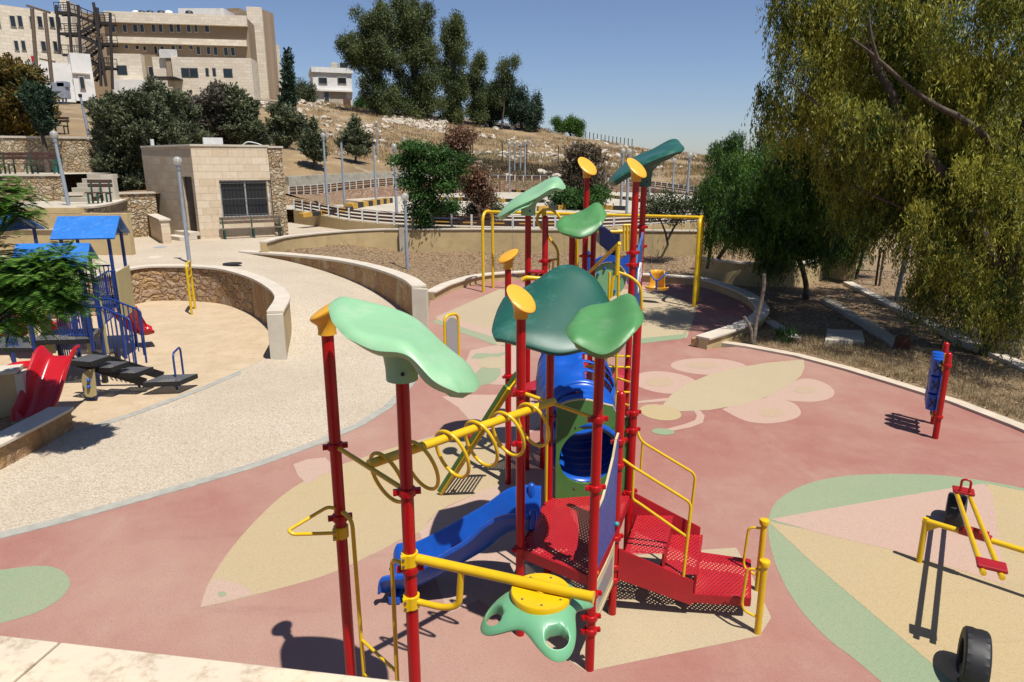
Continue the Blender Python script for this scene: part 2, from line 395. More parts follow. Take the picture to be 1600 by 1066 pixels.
M['silver'] = mat('mirror_sheet', (.42, .42, .42), .35, metal=.3)
M['rubred'] = rubber('rubber_red', (.375, .16, .13), (.52, .37, .28), .72)
M['rubyel'] = rubber('rubber_yellow', (.52, .40, .215), (.50, .39, .26), .7)
M['rubcream'] = rubber('rubber_cream', (.52, .42, .265), (.47, .37, .26), .6)
M['rubspot'] = rubber('rubber_spot', (.52, .38, .25), (.5, .37, .28), .6)
M['rubpink'] = rubber('rubber_pink', (.55, .37, .29), (.52, .40, .31), .5)
M['rubgreen'] = rubber('rubber_green', (.28, .36, .215), (.42, .38, .26), .5)
M['gravel'] = gravelmat('exposed_aggregate', [(.34, .25, .17), (.60, .50, .37), (.48, .38, .26), (.70, .62, .49), (.47, .41, .34)], 62, .6, stain=(.42, .33, .23))
M['sand'] = mat('sand', (.60, .465, .31), .95, var=.0, vscale=1.5, col2=(.50, .375, .235), bump=1.3, bscale=9, detail=12, dirt=((.36, .25, .15), 4, .55))
M['concstrip'] = mat('grey_concrete', (.40, .385, .33), .9, var=.2, vscale=6, bump=.3, bscale=90)
M['kerb'] = mat('pale_kerb_stone', (.62, .52, .40), .85, var=.14, vscale=3, bump=.2, bscale=50)
M['capstone'] = mat('pale_cap_stone', (.66, .58, .47), .75, var=.15, vscale=2.5, bump=.15, bscale=40, dirt=((.45, .33, .2), 5, .45))
M['marble'] = mat('cream_marble', (.78, .64, .44), .55, vscale=3, col2=(.64, .55, .43), bump=.15, bscale=30, dirt=((.30, .19, .10), 14, .9), detail=12)
M['plaster'] = mat('yellow_plaster', (.56, .42, .21), .9, var=.14, vscale=1.5, bump=.25, bscale=60, dirt=((.34, .26, .15), 2.5, .55))
M['paleplaster'] = mat('pale_plaster', (.62, .56, .45), .9, var=.12, vscale=2, bump=.2, bscale=50)
M['rubblestone'] = rubble('rubble_stone', [(.36, .18, .07), (.56, .36, .17), (.46, .30, .19), (.62, .46, .28), (.40, .22, .09)], 3.3, 1.3, mortar=(.26, .15, .07), dist=.018)
M['cutstone'] = rubble('split_stone', [(.40, .21, .08), (.54, .36, .17), (.38, .22, .11), (.58, .42, .24)], 2.6, .7, stretch=(1.2, 1.2, .35), dist=.012)
M['dryrubble'] = rubble('dry_rubble', [(.40, .27, .14), (.62, .50, .33), (.50, .33, .17), (.68, .58, .42)], 4.4, 1.3, mortar=(.20, .13, .07), stretch=(1, 1, 1.3), dist=.035)
M['pinkstone'] = rubble('pink_stone', [(.42, .25, .17), (.55, .38, .27), (.36, .20, .12)], 4., .8, stretch=(1.5, 1.5, .6))
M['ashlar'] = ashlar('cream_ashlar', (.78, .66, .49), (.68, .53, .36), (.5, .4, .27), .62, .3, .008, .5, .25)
M['mulch'] = gravelmat('dry_litter_soil', [(.06, .036, .018), (.24, .15, .075), (.14, .085, .042), (.40, .28, .155), (.18, .11, .055)], 17, .9, stain=(.24, .155, .08))
M['drygrass'] = mat('dry_grass_soil', (.33, .225, .11), .95, vscale=.3, col2=(.17, .115, .06), bump=1, bscale=9, detail=14, dirt=((.50, .43, .31), .5, .7))
M['concrete'] = mat('pale_concrete', (.52, .46, .36), .9, var=.16, vscale=.8, bump=.1, bscale=40)
M['rock'] = mat('white_limestone', (.66, .60, .50), .9, var=.0, vscale=3, col2=(.42, .34, .25), bump=.8, bscale=8)
M['wood'] = mat('weathered_wood', (.18, .13, .09), .8, var=.4, vscale=8)
M['brownrail'] = mat('brown_rail', (.085, .035, .022), .6, var=.2, vscale=5)
M['whitepaint'] = mat('white_post_paint', (.66, .66, .64), .6, var=.1)
M['bark'] = mat('bark', (.10, .075, .055), .95, var=.5, vscale=7, bump=1, bscale=18)
M['barkpale'] = mat('pale_bark', (.22, .18, .14), .95, var=.5, vscale=8, bump=1, bscale=14)
M['kyellow'] = mat('kerb_yellow', (.62, .36, .06), .8, var=.2)
M['kblack'] = mat('kerb_black', (.03, .03, .03), .8, var=.3)
M['benchgreen'] = mat('bench_green', (.02, .09, .065), .5)
M['roofblue'] = mat('roof_blue', (.03, .19, .60), .4, var=.12, vscale=3, dirt=((.3, .45, .65), 9, .3))
M['frameblue'] = mat('frame_blue', (.012, .045, .22), .38, var=.1)
M['panelcream'] = mat('panel_cream', (.52, .43, .21), .5, var=.08)
M['slidered'] = mat('slide_red', (.50, .008, .014), .3, var=.1, coat=.2)
M['tread'] = perforated('dark_tread', (.12, .12, .125), .05, .009)
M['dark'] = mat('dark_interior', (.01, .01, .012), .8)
M['glass'] = glassmat('window_glass')
# ------------------------------------------------------------------ ground levels
def sm(t): t = max(0, min(1, t)); return t*t*(3-2*t)
PC = np.array([(-5.2, 14.3, 0), (-5.4, 16, .4), (-6.2, 17.7, .85), (-7.4, 19.5, 1.05), (-9, 21, 1.1), (-11, 21.7, 1.1), (-2.5, 17.8, .02), (-3.6, 20.1, .22), (-4.7, 21.5, .40), (-6, 22.9, .58), (-8, 24.2, .88), (-10, 25.2, 1.08), (-3, 14, 0), (-4, 12.5, 0), (-12, 24, 1.1), (-10.5, 27, 1.1), (-4, 15.5, .08), (-4.3, 17, .3), (-8, 22, .93)])
_D = np.sqrt(((PC[:, None, :2]-PC[None, :, :2])**2).sum(-1)); _n = len(PC); _A = np.zeros((_n+3, _n+3)); _A[:_n, :_n] = _D; _A[:_n, _n] = 1; _A[:_n, _n+1:] = PC[:, :2]; _A[_n, :_n] = 1; _A[_n+1:, :_n] = PC[:, :2].T
_W = np.linalg.solve(_A, np.concatenate([PC[:, 2], [0, 0, 0]]))
def z_path(x, y):
    if x < -12.5 or y > 26: return 1.1
    r = np.sqrt((PC[:, 0]-x)**2+(PC[:, 1]-y)**2); return max(.004, min(1.1, float(r@_W[:_n]+_W[_n]+_W[_n+1]*x+_W[_n+2]*y)))
def z_track(x, y): return 1.45+.45*max(0, min(1, (y-31)/8.))
def z_bed(x, y):
    t = max(0, min(1, (y-25)/5.5)); z = .02+.58*t
    s = max(0, min(1, (x-9.2)/3)); r = .0
    return z*(1-s)+r*s
flat = lambda z: (lambda x, y: z)
big = MB(); big.add([V(-4000, -300, -.9), V(4000, -300, -.9), V(4000, 5000, -.9), V(-4000, 5000, -.9)], [(0, 1, 2, 3)])
struct('distant_ground', big, M['drygrass'], 'flat dry ground reaching the horizon')
near = MB(); near.add([V(-90, -40, -.06), V(120, -40, -.06), V(120, 46, -.06), V(-90, 46, -.06)], [(0, 1, 2, 3)])
struct('ground', near, M['mulch'], 'dry soil below the playground')

# shared outlines
W1 = curve([gp(*p, 1.12) for p in [(-160, 440), (-40, 438), (60, 436), (150, 431), (200, 419), (240, 414.5), (300, 415), (350, 419), (395, 431), (425, 446), (441, 463), (430, 486)]], 6)
W1 = [(p.x, p.y) for p in W1]
W2 = curve([gp(*p, 1.1) for p in [(655, 447), (640, 436), (610, 424), (570, 413), (520, 404), (450, 397), (378, 392.5)]], 6)
W2 = [(p.x, p.y) for p in W2]
CC = curve([gp(*p, .28) for p in [(1098, 527), (1150, 510), (1184, 494), (1190, 479), (1170, 460), (1130, 444), (1090, 434), (1040, 430), (960, 426), (860, 423), (760, 428), (705, 441), (672, 456)]], 5)
CC = [(p.x, p.y) for p in CC]
WA = curve([gp(*p, 1.5) for p in [(411, 378), (450, 369), (540, 360.5), (620, 357)]], 4)[:-1]+[V(-1.1, 29.9, 1.5), V(2.7, 29.6, 1.5), V(6.4, 29.2, 1.5), V(9.4, 29., 1.5), V(12.5, 28.8, 1.5)]
WA = [(p.x, p.y) for p in WA]
G1 = [(p.x, p.y) for p in [gp(u, v) for u, v in [(-420, 920), (-150, 868), (0, 838), (100, 813), (200, 785), (300, 757), (400, 727), (500, 691), (560, 665), (605, 637), (632, 612), (648, 590), (657, 560), (664, 530)]]]
KR = [(p.x, p.y) for p in [gp(u, v) for u, v in [(1098, 531), (1170, 541), (1250, 556), (1330, 577), (1400, 598), (1500, 629), (1600, 667), (1750, 730), (1900, 810)]]]

rub = G1+[(W2[0][0]-.05, W2[0][1]-.1)]+[(W2[0][0]+.1, W2[0][1]+.2)]+CC[::-1]+KR[1:]+[(9.5, -3), (-9, -3)]
struct('playground_surface', sheet(rub, flat(0), 0), M['rubred'], 'red rubber safety surfacing')
# gravel path and plaza
SE = [(p.x, p.y) for p in [gp(u, v) for u, v in [(-420, 790), (0, 712), (60, 694), (135, 671), (200, 651), (260, 629), (320, 606), (370, 585), (412, 566)]]]
pl_r = [(WA[0][0]-.05, WA[0][1]-.25)]+WA+[(12.5, 31), (5, 31.6), (-1, 31.9), (-5, 33), (-9, 36.5), (-11.5, 39.2), (-24, 39.2), (-24, 24.4), (gp(202, 400, 1.1).x, 24.3)]
path = G1+[(W2[0][0], W2[0][1])]+W2+pl_r+[(-12.6, 24.3), (-20, 24.3), (-20, W1[0][1]+.1)]+W1+SE[::-1]
struct('gravel_path', sheet(path, lambda x, y: z_path(x, y) if y > 13.5 else .004, .7), M['gravel'], 'pale exposed aggregate path rising to a plaza', smooth=60)
sand = SE+W1[::-1]+[(-30, W1[0][1]), (-30, 8.5)]
struct('sand_pit', sheet(sand, lambda x, y: .0+.03*math.sin(x*1.3+y)*math.sin(y*.9)*(1 if y > 11 else .2) if inside(x, y, [(a*.98, b*.98) for a, b in [(-25, 10.2), (-6, 13.5), (-7, 17), (-25, 17)]]) else .0, .4), M['sand'], 'yellow sand of the sunken play pit', smooth=60)
struct('path_edge', MB().ribbon(G1, -.05, .012, .17), M['concstrip'], 'grey concrete strip between gravel and rubber')
struct('sand_edge', MB().ribbon(SE, -.05, .015, .16), M['concstrip'], 'grey concrete strip between gravel and sand')
struct('kerb', MB().ribbon(KR, -.1, .05, .24, off=-.12), M['kerb'], 'pale stone kerb along the right side of the rubber', smooth=40)
bed = CC[::-1]+[(W2[0][0]+.12, W2[0][1]+.1)]+W2+[(WA[0][0], WA[0][1]-.25)]+WA+[(20, 28.8), (34, 24), (34, 0), (12, 0)]+KR[::-1][:-1]
bed = [CC[-1]]+[(W2[0][0]+.12, W2[0][1]+.15)]+W2+[WA[0]]+WA[1:]+[(22, 29), (36, 22), (30, 2), (12, 2)]+KR[::-1]+CC
def zb(x, y):
    b = z_bed(x, y)
    if x < -2.2: # beside the ramp wall the bed rises with it
        d = max(0, min(1, (-2.2-x)/5)); b = max(b, .05+.9*d*sm((y-17)/8))
    return b+.04*math.sin(x*2.1+1)*math.sin(y*1.7)
struct('planting_bed', sheet(bed, zb, .7), M['mulch'], 'dry mulch and leaf litter behind the round play area', smooth=60)

# painted shapes of the rubber floor
def paint(nm, pts, m, lab, z=.004, crv=0):
    z = .002+(z-.004)*.4
    P = [gp(u, v) for u, v in pts]
    if crv: P = curve(P+[P[0]], crv)[:-1]
    struct(nm, sheet([(p.x, p.y) for p in P], flat(z)), m, lab)
def ell(cx, cy, rx, ry, rot=0, n=28):
    c = math.cos(R(rot)); s_ = math.sin(R(rot))
    return [(cx+rx*math.cos(2*math.pi*k/n)*c-ry*math.sin(2*math.pi*k/n)*s_, cy+rx*math.cos(2*math.pi*k/n)*s_+ry*math.sin(2*math.pi*k/n)*c) for k in range(n)]
paint('painted_leaf', [(313, 950), (322, 920), (337, 893), (358, 862), (388, 826), (430, 784), (470, 755), (520, 731), (565, 716), (640, 692), (700, 676), (745, 668), (790, 700), (800, 750), (745, 771), (684, 800), (655, 832), (626, 843), (600, 858), (564, 875), (532, 890), (500, 902), (470, 911), (440, 919), (394, 931), (350, 942)], M['rubyel'], 'yellow fish body shape in the floor', crv=3)
paint('painted_nose', [(313, 950), (322, 922), (334, 905), (352, 907), (375, 913), (396, 929)], M['rubpink'], 'pink fish nose in the floor', .007)
paint('painted_eye', ell(347, 929, 7, 4), M['rubgreen'], 'small green fish eye in the floor', .010)
paint('painted_fin', [(458, 726), (480, 718), (508, 715), (517, 724), (522, 735), (500, 744), (480, 757), (466, 744)], M['rubpink'], 'pale pink fin shape in the floor', .007)
paint('painted_tail', [(690, 620), (740, 617), (830, 618), (850, 660), (800, 700), (745, 672), (732, 655), (716, 637)], M['rubpink'], 'pale pink tail shape in the floor', .006)
paint('painted_patch', [(684, 800), (745, 771), (800, 750), (830, 900), (700, 960), (655, 832)], M['rubpink'], 'pink patch below the slide', .006)
paint('painted_circle', [(-140, 930), (-90, 898), (-20, 893), (40, 886), (75, 885), (98, 893), (109, 907), (107, 920), (92, 937), (62, 955), (20, 969), (-40, 982), (-110, 980)], M['rubgreen'], 'green disc in the floor at the left', crv=4)
paint('painted_moth', [(1030, 640), (1048, 618), (1075, 600), (1110, 585), (1150, 575), (1200, 567), (1256, 562), (1257, 575), (1252, 587), (1235, 601), (1205, 618), (1160, 632), (1110, 641), (1066, 643)], M['rubcream'], 'cream butterfly body in the floor', .008)
paint('painted_wing', ell(1108, 573, 60, 13, 2), M['rubpink'], 'far pink wing of the butterfly shape')
paint('painted_wing', ell(1040, 598, 52, 17, 6), M['rubpink'], 'left pink wing of the butterfly shape')
paint('painted_wing', [(1195, 622), (1225, 603), (1255, 592), (1285, 597), (1303, 610), (1298, 622), (1270, 628), (1230, 626)], M['rubpink'], 'right pink wing of the butterfly shape', crv=4)
paint('painted_wing', [(1128, 640), (1160, 628), (1200, 622), (1235, 628), (1251, 642), (1243, 654), (1205, 662), (1165, 658)], M['rubpink'], 'near pink wing of the butterfly shape', .006, crv=4)
for k, e in enumerate([(1098, 571, 26, 5), (1030, 597, 22, 7), (1258, 609, 18, 6), (1205, 645, 20, 7)]):
    paint('painted_wing_spot', ell(*e), M['rubspot'], 'cream wing spot in the floor, number %s from the back' % ['one', 'two', 'three', 'four'][k], .010)
paint('painted_head', ell(1032, 645, 33, 12, 8), M['rubyel'], 'yellow butterfly head in the floor', .012)
paint('painted_feeler', [(1084, 642), (1094, 642), (1101, 650), (1098, 661), (1080, 668), (1050, 674), (1040, 671), (1070, 663), (1086, 657), (1089, 650)], M['rubpink'], 'curled pink feeler in the floor', .010)
paint('painted_feeler', [(990, 628), (1045, 622), (1045, 627), (990, 631)], M['rubpink'], 'straight pink feeler in the floor', .010)
paint('painted_dot', ell(1036, 675, 18, 5, 4), M['rubgreen'], 'small green dot by the feeler', .013)
paint('painted_ring', [(1200, 812), (1210, 788), (1235, 768), (1275, 752), (1330, 743), (1400, 741), (1470, 743), (1540, 752), (1610, 766), (1700, 795), (1790, 850), (1850, 930), (1880, 1040), (1850, 1180), (1700, 1260), (1540, 1200), (1400, 1085), (1340, 1034), (1290, 995), (1245, 945), (1215, 890), (1202, 845)], M['rubgreen'], 'big green ring in the floor around the seesaw', crv=4)
for _u, _v, _r, _s, _n2 in ((363, 411, 14, 3.4, 'round dark iron'), (250, 386, 12, 1.8, 'flat grey'), (243, 401, 9, 1.5, 'pale square')):
    _c = gp(_u, _v, 1.112); _t = thing('drain_cover', _n2+' drain cover in the gravel plaza', 'drain cover', _c); MB().prism([(_c.x+.3*(1 if _r > 12 else .8)*math.cos(k*math.pi/8), _c.y+.3*math.sin(k*math.pi/8)) for k in range(16)], 1.08, 1.104).build('lid', M['lampgrey'] if _r == 12 else (M['black'] if _r > 12 else M['capstone']), _t)
paint('painted_star', [(1201, 816), (1400, 855), (1560, 860), (1600, 766), (1640, 778), (1900, 1000), (1560, 1110), (1490, 1066), (1370, 965), (1270, 880)], M['rubyel'], 'yellow star blade in the floor near the seesaw', .008)
paint('painted_star', [(1203, 812), (1330, 789), (1480, 764), (1538, 756), (1550, 772), (1562, 850), (1572, 915), (1480, 885), (1395, 860), (1290, 836)], M['rubpink'], 'pink star blade in the floor near the seesaw', .011)
paint('painted_star', [(1540, 756), (1600, 768), (1640, 790), (1600, 830), (1562, 850), (1550, 778)], M['rubyel'], 'yellow star tip at the far side of the ring', .010)
paint('painted_deck_patch', [(915, 1050), (1050, 1022), (1187, 994), (1205, 965), (1175, 900), (1150, 856), (1060, 862), (850, 880), (700, 905)], M['rubcream'], 'cream patch under the steps')
paint('painted_arena', [(680, 496), (780, 452), (900, 449), (1005, 453), (1050, 463), (1090, 478), (1080, 510), (1073, 528), (1000, 534), (900, 540), (780, 540), (730, 520)], M['rubcream'], 'cream polygon in the round area')
paint('painted_stripe', [(690, 494), (775, 517), (775, 528), (682, 499)], M['rubpink'], 'pink stripe in the floor left of the canopies', .008)
paint('painted_stripe', [(682, 499), (775, 528), (775, 540), (676, 504)], M['rubgreen'], 'green stripe in the floor left of the canopies', .009)
paint('painted_stripe', [(970, 532), (1073, 522), (1071, 529), (970, 541)], M['rubgreen'], 'green stripe in the floor right of the posts', .009)
paint('painted_petal', [(735, 548), (775, 540), (820, 545), (820, 595), (760, 600), (722, 590)], M['rubpink'], 'pink flower petals in the floor', crv=4)
paint('painted_petal', [(740, 590), (752, 575), (775, 573), (783, 583), (770, 597), (745, 603)], M['rubgreen'], 'green leaf below the flower centre', .008, crv=4)
paint('painted_petal', [(735, 560), (770, 563), (800, 548), (775, 553), (745, 552)], M['rubgreen'], 'green leaf behind the flower centre', .008)
paint('painted_centre', ell(772, 567, 26, 9), M['rubcream'], 'cream flower centre in the floor', .011)
paint('painted_lobe', ell(1006, 449, 6, 3), M['rubpink'], 'small pink spot below the bucket swing', .008)

# ------------------------------------------------------------------ parapet in front of the camera
pw = thing('parapet', 'low stone parapet with cream veined marble cap in the foreground', 'wall', (-.5, 1, 0))
e0, e1 = gp(-60, 988.), gp(720, 1074.)
e0, e1 = gp(-260, 962, 3.2), gp(900, 1093.5, 3.2)
dd = (e1-e0).normalized(); nn = V(dd.y, -dd.x, 0)
def along(u):  # cap edge point under photo column u
    v = 992+(1066-992)*u/650; return gp(u, v, 3.2)
for a, b in [(-420, 92), (96, 745), (750, 1100)]:
    p, q = along(a), along(b); sh_ = nn*.5
    if a == 96: pass
    MB().prism([p+sh_+dd*(-.0), q+sh_, q, p], 3.16, 3.2).build('cap_slab', M['marble'], pw, bevel=.004)
p, q = along(-420), along(1100)
MB().prism([p+nn*.45, q+nn*.45, q+nn*.06, p+nn*.06], 0, 3.155).build('wall_body', M['plaster'], pw)
MB().prism([p+nn*.47, q+nn*.47, q+nn*.04, p+nn*.04], 3.155, 3.185).build('mortar_joint', M['whitepaint'], pw)

# ------------------------------------------------------------------ walls
w1 = thing('retaining_wall', 'curved rough stone wall with pale cap around the sand pit', 'wall', (W1[0][0], W1[0][1], 0))
MB().ribbon(W1, -.1, 1.06, .26).build('stone_face', M['rubblestone'], w1, smooth=40)
MB().ribbon(W1[-16:], .0, 1.05, .1, off=.11).build('plaster_face', M['plaster'], w1, smooth=40)
MB().ribbon(W1, 1.06, 1.13, .36).build('cap', M['capstone'], w1, smooth=40, bevel=.01)
ex = Vector(W1[-1]); MB().box((ex.x, ex.y-.03, .53), (.34, .1, 1.06), .15).build('end_pillar', M['paleplaster'], w1, bevel=.008)
MB().ribbon(W1[-18:-1], -.1, 1.05, .05, off=-.125).build('cut_stone_face', M['cutstone'], w1, smooth=40)
w2 = thing('retaining_wall', 'curved split stone wall with pale cap rising along the right side of the path', 'wall', (W2[0][0], W2[0][1], 0))
MB().ribbon(W2, -.1, 1.04, .26).build('stone_face', M['cutstone'], w2, smooth=40)
MB().ribbon(W2, 1.04, 1.12, .4).build('cap', M['capstone'], w2, smooth=40, bevel=.01)
ex = Vector(W2[0]); MB().box((ex.x+.02, ex.y-.05, .52), (.42, .12, 1.04), -.25).build('end_pillar', M['paleplaster'], w2, bevel=.008)
wa = thing('garden_wall', 'long low yellow plaster wall behind the round play area', 'wall', (WA[5][0], WA[5][1], .5))
MB().ribbon(WA, .2, 1.46, .24).build('plaster_face', M['plaster'], wa, smooth=40)
MB().ribbon(WA, 1.46, 1.51, .32).build('cap', M['capstone'], wa, smooth=40)
MB().box((-4.75, 29.7, .95), (.2, .3, 1.2)).build('buttress', M['concrete'], wa)
cw = thing('kerb_wall', 'low curved stone seat wall round the back of the round play area', 'wall', (CC[0][0], CC[0][1], 0))
MB().ribbon(CC, -.1, .23, .26).build('plaster_face', M['plaster'], cw, smooth=40)
MB().ribbon(CC, .23, .29, .38).build('cap', M['capstone'], cw, smooth=40, bevel=.01)
MB().ribbon(CC[:2], .02, .2, .2, off=.2).build('brick_end', M['cutstone'], cw)
# upper plaza retaining wall behind the playhouse (yellow plaster, then rough stone)
pc = gp(202, 400, 1.1)
tw = thing('terrace_wall', 'tall yellow plaster wall behind the blue playhouse roofs', 'wall', (pc.x-3, pc.y, 1.1))
TW = [(-34, 24.2), (pc.x-3, 24.2), (pc.x, 24.2)]
MB().ribbon(TW, .0, 2.55, .25).build('plaster_face', M['plaster'], tw)
MB().ribbon([(-34, 24.2), (at(128, 325, 24.2).x, 24.2)], 2.55, 2.74, .26).build('plaster_top', M['plaster'], tw)
MB().ribbon([(-34, 24.05), (pc.x, 24.05)], 1.98, 2.03, .08).build('ledge', M['capstone'], tw)
tz = lambda x, y: 2.72
TP = [(-40, 24.3), (at(128, 325, 24.2).x, 24.3)]+[(p.x, p.y) for p in [gp(u, v, 2.74) for u, v in [(150, 322), (175, 317), (190, 311.5), (180, 308), (168, 306), (130, 305), (125, 309)]]]+[(-26, 30.5), (-40, 30.5)]
struct('terrace', sheet(TP, flat(2.72)), M['concrete'], 'pale paved lower terrace at the left')
cv = thing('terrace_wall', 'rough stone wall with curved cap beside the small terrace bench', 'wall', (-16, 26, 1.1))
cvp = [(at(125, 325, 24.3).x, 24.4)]+[(p.x, p.y) for p in [gp(u, v, 2.74) for u, v in [(150, 322), (175, 317), (192, 311.5)]]]
MB().ribbon(curve([V(a, b, 0) for a, b in cvp], 4), .9, 2.7, .3).build('stone_face', M['dryrubble'], cv)
MB().ribbon(curve([V(a, b, 0) for a, b in cvp], 4), 2.7, 2.77, .4).build('cap', M['capstone'], cv)
# second terrace, level 3.85
rw = thing('terrace_wall', 'rough brown stone wall left of the concrete steps', 'wall', (-20, 28, 2.7))
r0, r1 = at(-60, 283, 28), at(105, 271, 29.5)
MB().ribbon([(-30, 27.4), (r0.x, 28), (r1.x, 29.2)], 2.6, 3.74, .4).build('stone_face', M['dryrubble'], rw)
MB().ribbon([(-30, 27.4), (r0.x, 28), (r1.x, 29.2)], 3.74, 3.82, .5).build('cap', M['capstone'], rw)
rw2 = thing('terrace_wall', 'rough stone wall with thin cap between terrace bench and booth', 'wall', (-17, 31, 1.1))
q0, q1 = at(105, 303, 28.6), at(240, 300, 31.)
MB().ribbon([(q0.x, 28.6), (at(160, 303, 29.5).x, 29.5), (q1.x, 31)], 1.0, 2.96, .3).build('stone_face', M['dryrubble'], rw2)
MB().ribbon([(q0.x, 28.6), (at(160, 303, 29.5).x, 29.5), (q1.x, 31)], 2.96, 3.03, .42).build('cap', M['capstone'], rw2)
struct('shrub_bed', sheet([(q0.x, 28.6), (at(160, 303, 29.5).x, 29.5), (q1.x, 31), (q1.x+.5, 42), (q0.x-1.5, 42)], flat(2.94)), M['mulch'], 'shaded soil under the dark evergreens')
struct('upper_terrace', sheet([(-60, 29.), (r1.x-.1, 29.3), (at(170, 268, 33).x, 32.5), (at(170, 268, 36).x, 37), (-60, 37)], flat(3.8)), M['concrete'], 'pale paved upper terrace at the left')
st = thing('steps', 'pale concrete steps between the two left terraces', 'steps', (-17, 29, 2.7))
s0 = at(100, 300, 28.4).x; s1 = at(142, 300, 28.4).x
for k in range(6):
    MB().box(((s0+s1)/2-.18*(5-k)*.25, 28.7+.32*k, 2.72+.09+.18*k), (s1-s0, .42, .18)).build('step', M['concrete'], st, bevel=.01)
for xx in (s1+.35,):
    MB().box((xx, 29.2, 3.1), (.5, .3, 1.35)).build('end_pillar', M['paleplaster'], st)
w3 = thing('terrace_wall', 'high rough stone retaining wall behind the upper terrace benches', 'wall', (-22, 36, 3.8))
t0, t1 = at(-80, 209, 35.5), at(132, 214, 36)
W3 = [(-50, 34.5), (t0.x, 35.5), (t1.x, 36.2), (at(158, 230, 37).x, 37.4)]
MB().ribbon(W3, [3.7]*4, [5.5, 5.5, 5.46, 4.9], .45).build('stone_face', M['dryrubble'], w3)
MB().ribbon(W3, [5.5, 5.5, 5.46, 4.9], [5.6, 5.6, 5.56, 5.0], .55).build('cap', M['capstone'], w3)

# ------------------------------------------------------------------ traffic training ground and its two fences
NF = [surf(u, v, z_track) for u, v in [(461, 328), (501, 336), (545, 344), (598, 350), (650, 353), (719, 355.5), (780, 357), (837, 358), (900, 357), (970, 354), (1026, 351), (1060, 349), (1110, 345), (1160, 340)]]
FFp = [(452, 306, 42), (500, 302, 45), (560, 295, 49), (620, 289, 52), (700, 284, 57), (765, 284, 60), (850, 285, 60), (900, 287, 60), (961, 289, 60), (1010, 293, 59), (1068, 301, 55), (1120, 309, 50), (1170, 318, 45)]
FF = [at(*p) for p in FFp]
trk = [(p.x, p.y) for p in NF]+[(p.x, p.y) for p in FF[::-1]]+[(-16, 44), (-16, 39)]
struct('track_pavement', sheet(trk, z_track, 2.5), M['concrete'], 'pale concrete surface of the traffic training track', smooth=60)
def fence(pts, name, label, sp, h, rails, pw_=.09, wallmat=None, wz=None, rad=False):
    P = curve(pts, 6); L = [0]
    for a, b in zip(P, P[1:]): L.append(L[-1]+(b-a).length)
    def pt(s):
        for i in range(len(P)-1):
            if L[i+1] >= s: return P[i].lerp(P[i+1], (s-L[i])/max(1e-6, L[i+1]-L[i]))
        return P[-1]
    root = thing(name, label, 'fence', P[0]); n = max(2, int(L[-1]/sp)); n = min(n, 98)
    Q = [pt(L[-1]*k/n) for k in range(n+1)]
    for q in Q: MB().box(q+V(0, 0, h/2), (pw_, pw_, h)).build('post', M['whitepaint'], root)
    for k, zr in enumerate(rails):
        mb = MB()
        for a, b in zip(Q, Q[1:]): mb.bar(a+V(0, 0, h*zr), b+V(0, 0, h*zr), .03, h*.17)
        mb.build('rail', M['brownrail'], root)
    mb = MB()
    for a, b in zip(Q, Q[1:]): mb.bar(a+V(0, .05, h*.98), b+V(0, .05, h*.98), .02, .02)
    mb.build('top_rail', M['whitepaint'] if rad else M['brownrail'], root)
    return P
fence(NF, 'track_fence', 'low fence of brown rails and white posts on the near side of the track', .93, .58, (.25, .52, .8))
fence(FF, 'track_fence', 'low fence of brown rails and white posts on the far side of the track', .72, .56, (.3, .6, .85), rad=True)
nw = thing('track_wall', 'yellow plaster wall under the near track fence beside the booth', 'wall', NF[0])
cn = curve(NF, 4); MB().ribbon([(p.x, p.y) for p in cn], .3, [p.z-.0 for p in cn], .2).build('plaster_face', M['plaster'], nw, smooth=40)
fw = thing('track_wall', 'pinkish stone wall under the far track fence', 'wall', FF[0])
cf = curve(FF, 4); MB().ribbon([(p.x, p.y) for p in cf], 1.2, [p.z+.0 for p in cf], .3).build('stone_face', M['pinkstone'], fw, smooth=40)
cw2 = thing('track_wall', 'stained concrete wall above the far track fence', 'wall', FF[0]+V(0, 2, 0))
cp = [at(450, 302, 45), at(500, 290, 47.5), at(560, 283, 51), at(620, 277, 54), at(680, 272, 58)]
MB().ribbon([(p.x, p.y) for p in cp], 2, [at(u, v, y).z for u, v, y in [(450, 276, 45), (500, 273, 47.5), (560, 270, 51), (620, 268, 54), (680, 266, 58)]], .3).build('concrete_face', mat('stained_concrete', (.45, .42, .34), .9, var=.2, dirt=((.12, .11, .09), 1.4, .8)), cw2)
def track_kerb(pts, label, w_=.25, h=.2, seg=.5):
    P = [surf(u, v, z_track) for u, v in pts]; P = curve(P, 6) if len(P) > 2 else P
    L = [0]
    for a, b in zip(P, P[1:]): L.append(L[-1]+(b-a).length)
    def pt(s):
        for i in range(len(P)-1):
            if L[i+1] >= s: return P[i].lerp(P[i+1], (s-L[i])/max(1e-6, L[i+1]-L[i]))
        return P[-1]
    root = thing('striped_kerb', label, 'kerb', P[0]); n = max(2, int(L[-1]/seg)); mb = MB()
    for k in range(n): mb.bar(pt(L[-1]*k/n)+V(0, 0, h/2), pt(L[-1]*(k+1)/n)+V(0, 0, h/2), w_, h, mi=k % 2)
    mb.build('kerb_blocks', [M['kyellow'], M['kblack']], root, bevel=0)
track_kerb([(545, 327), (575, 322), (608, 317)], 'yellow and black kerb between the lamps left of the green tree', .5, .3)
track_kerb([(470, 340.), (520, 333), (548, 329)], 'yellow and black kerb behind the fence at the far left of the track', .4)
track_kerb([(740, 300), (790, 300), (850, 302)], 'yellow and black kerb farthest back on the track')
track_kerb([(690, 312), (740, 315), (800, 316), (850, 317)], 'yellow and black kerb behind the light green canopy')
track_kerb([(840, 330), (862, 329), (882, 327)], 'yellow and black kerb segment right of the light green canopy', .3, .25)
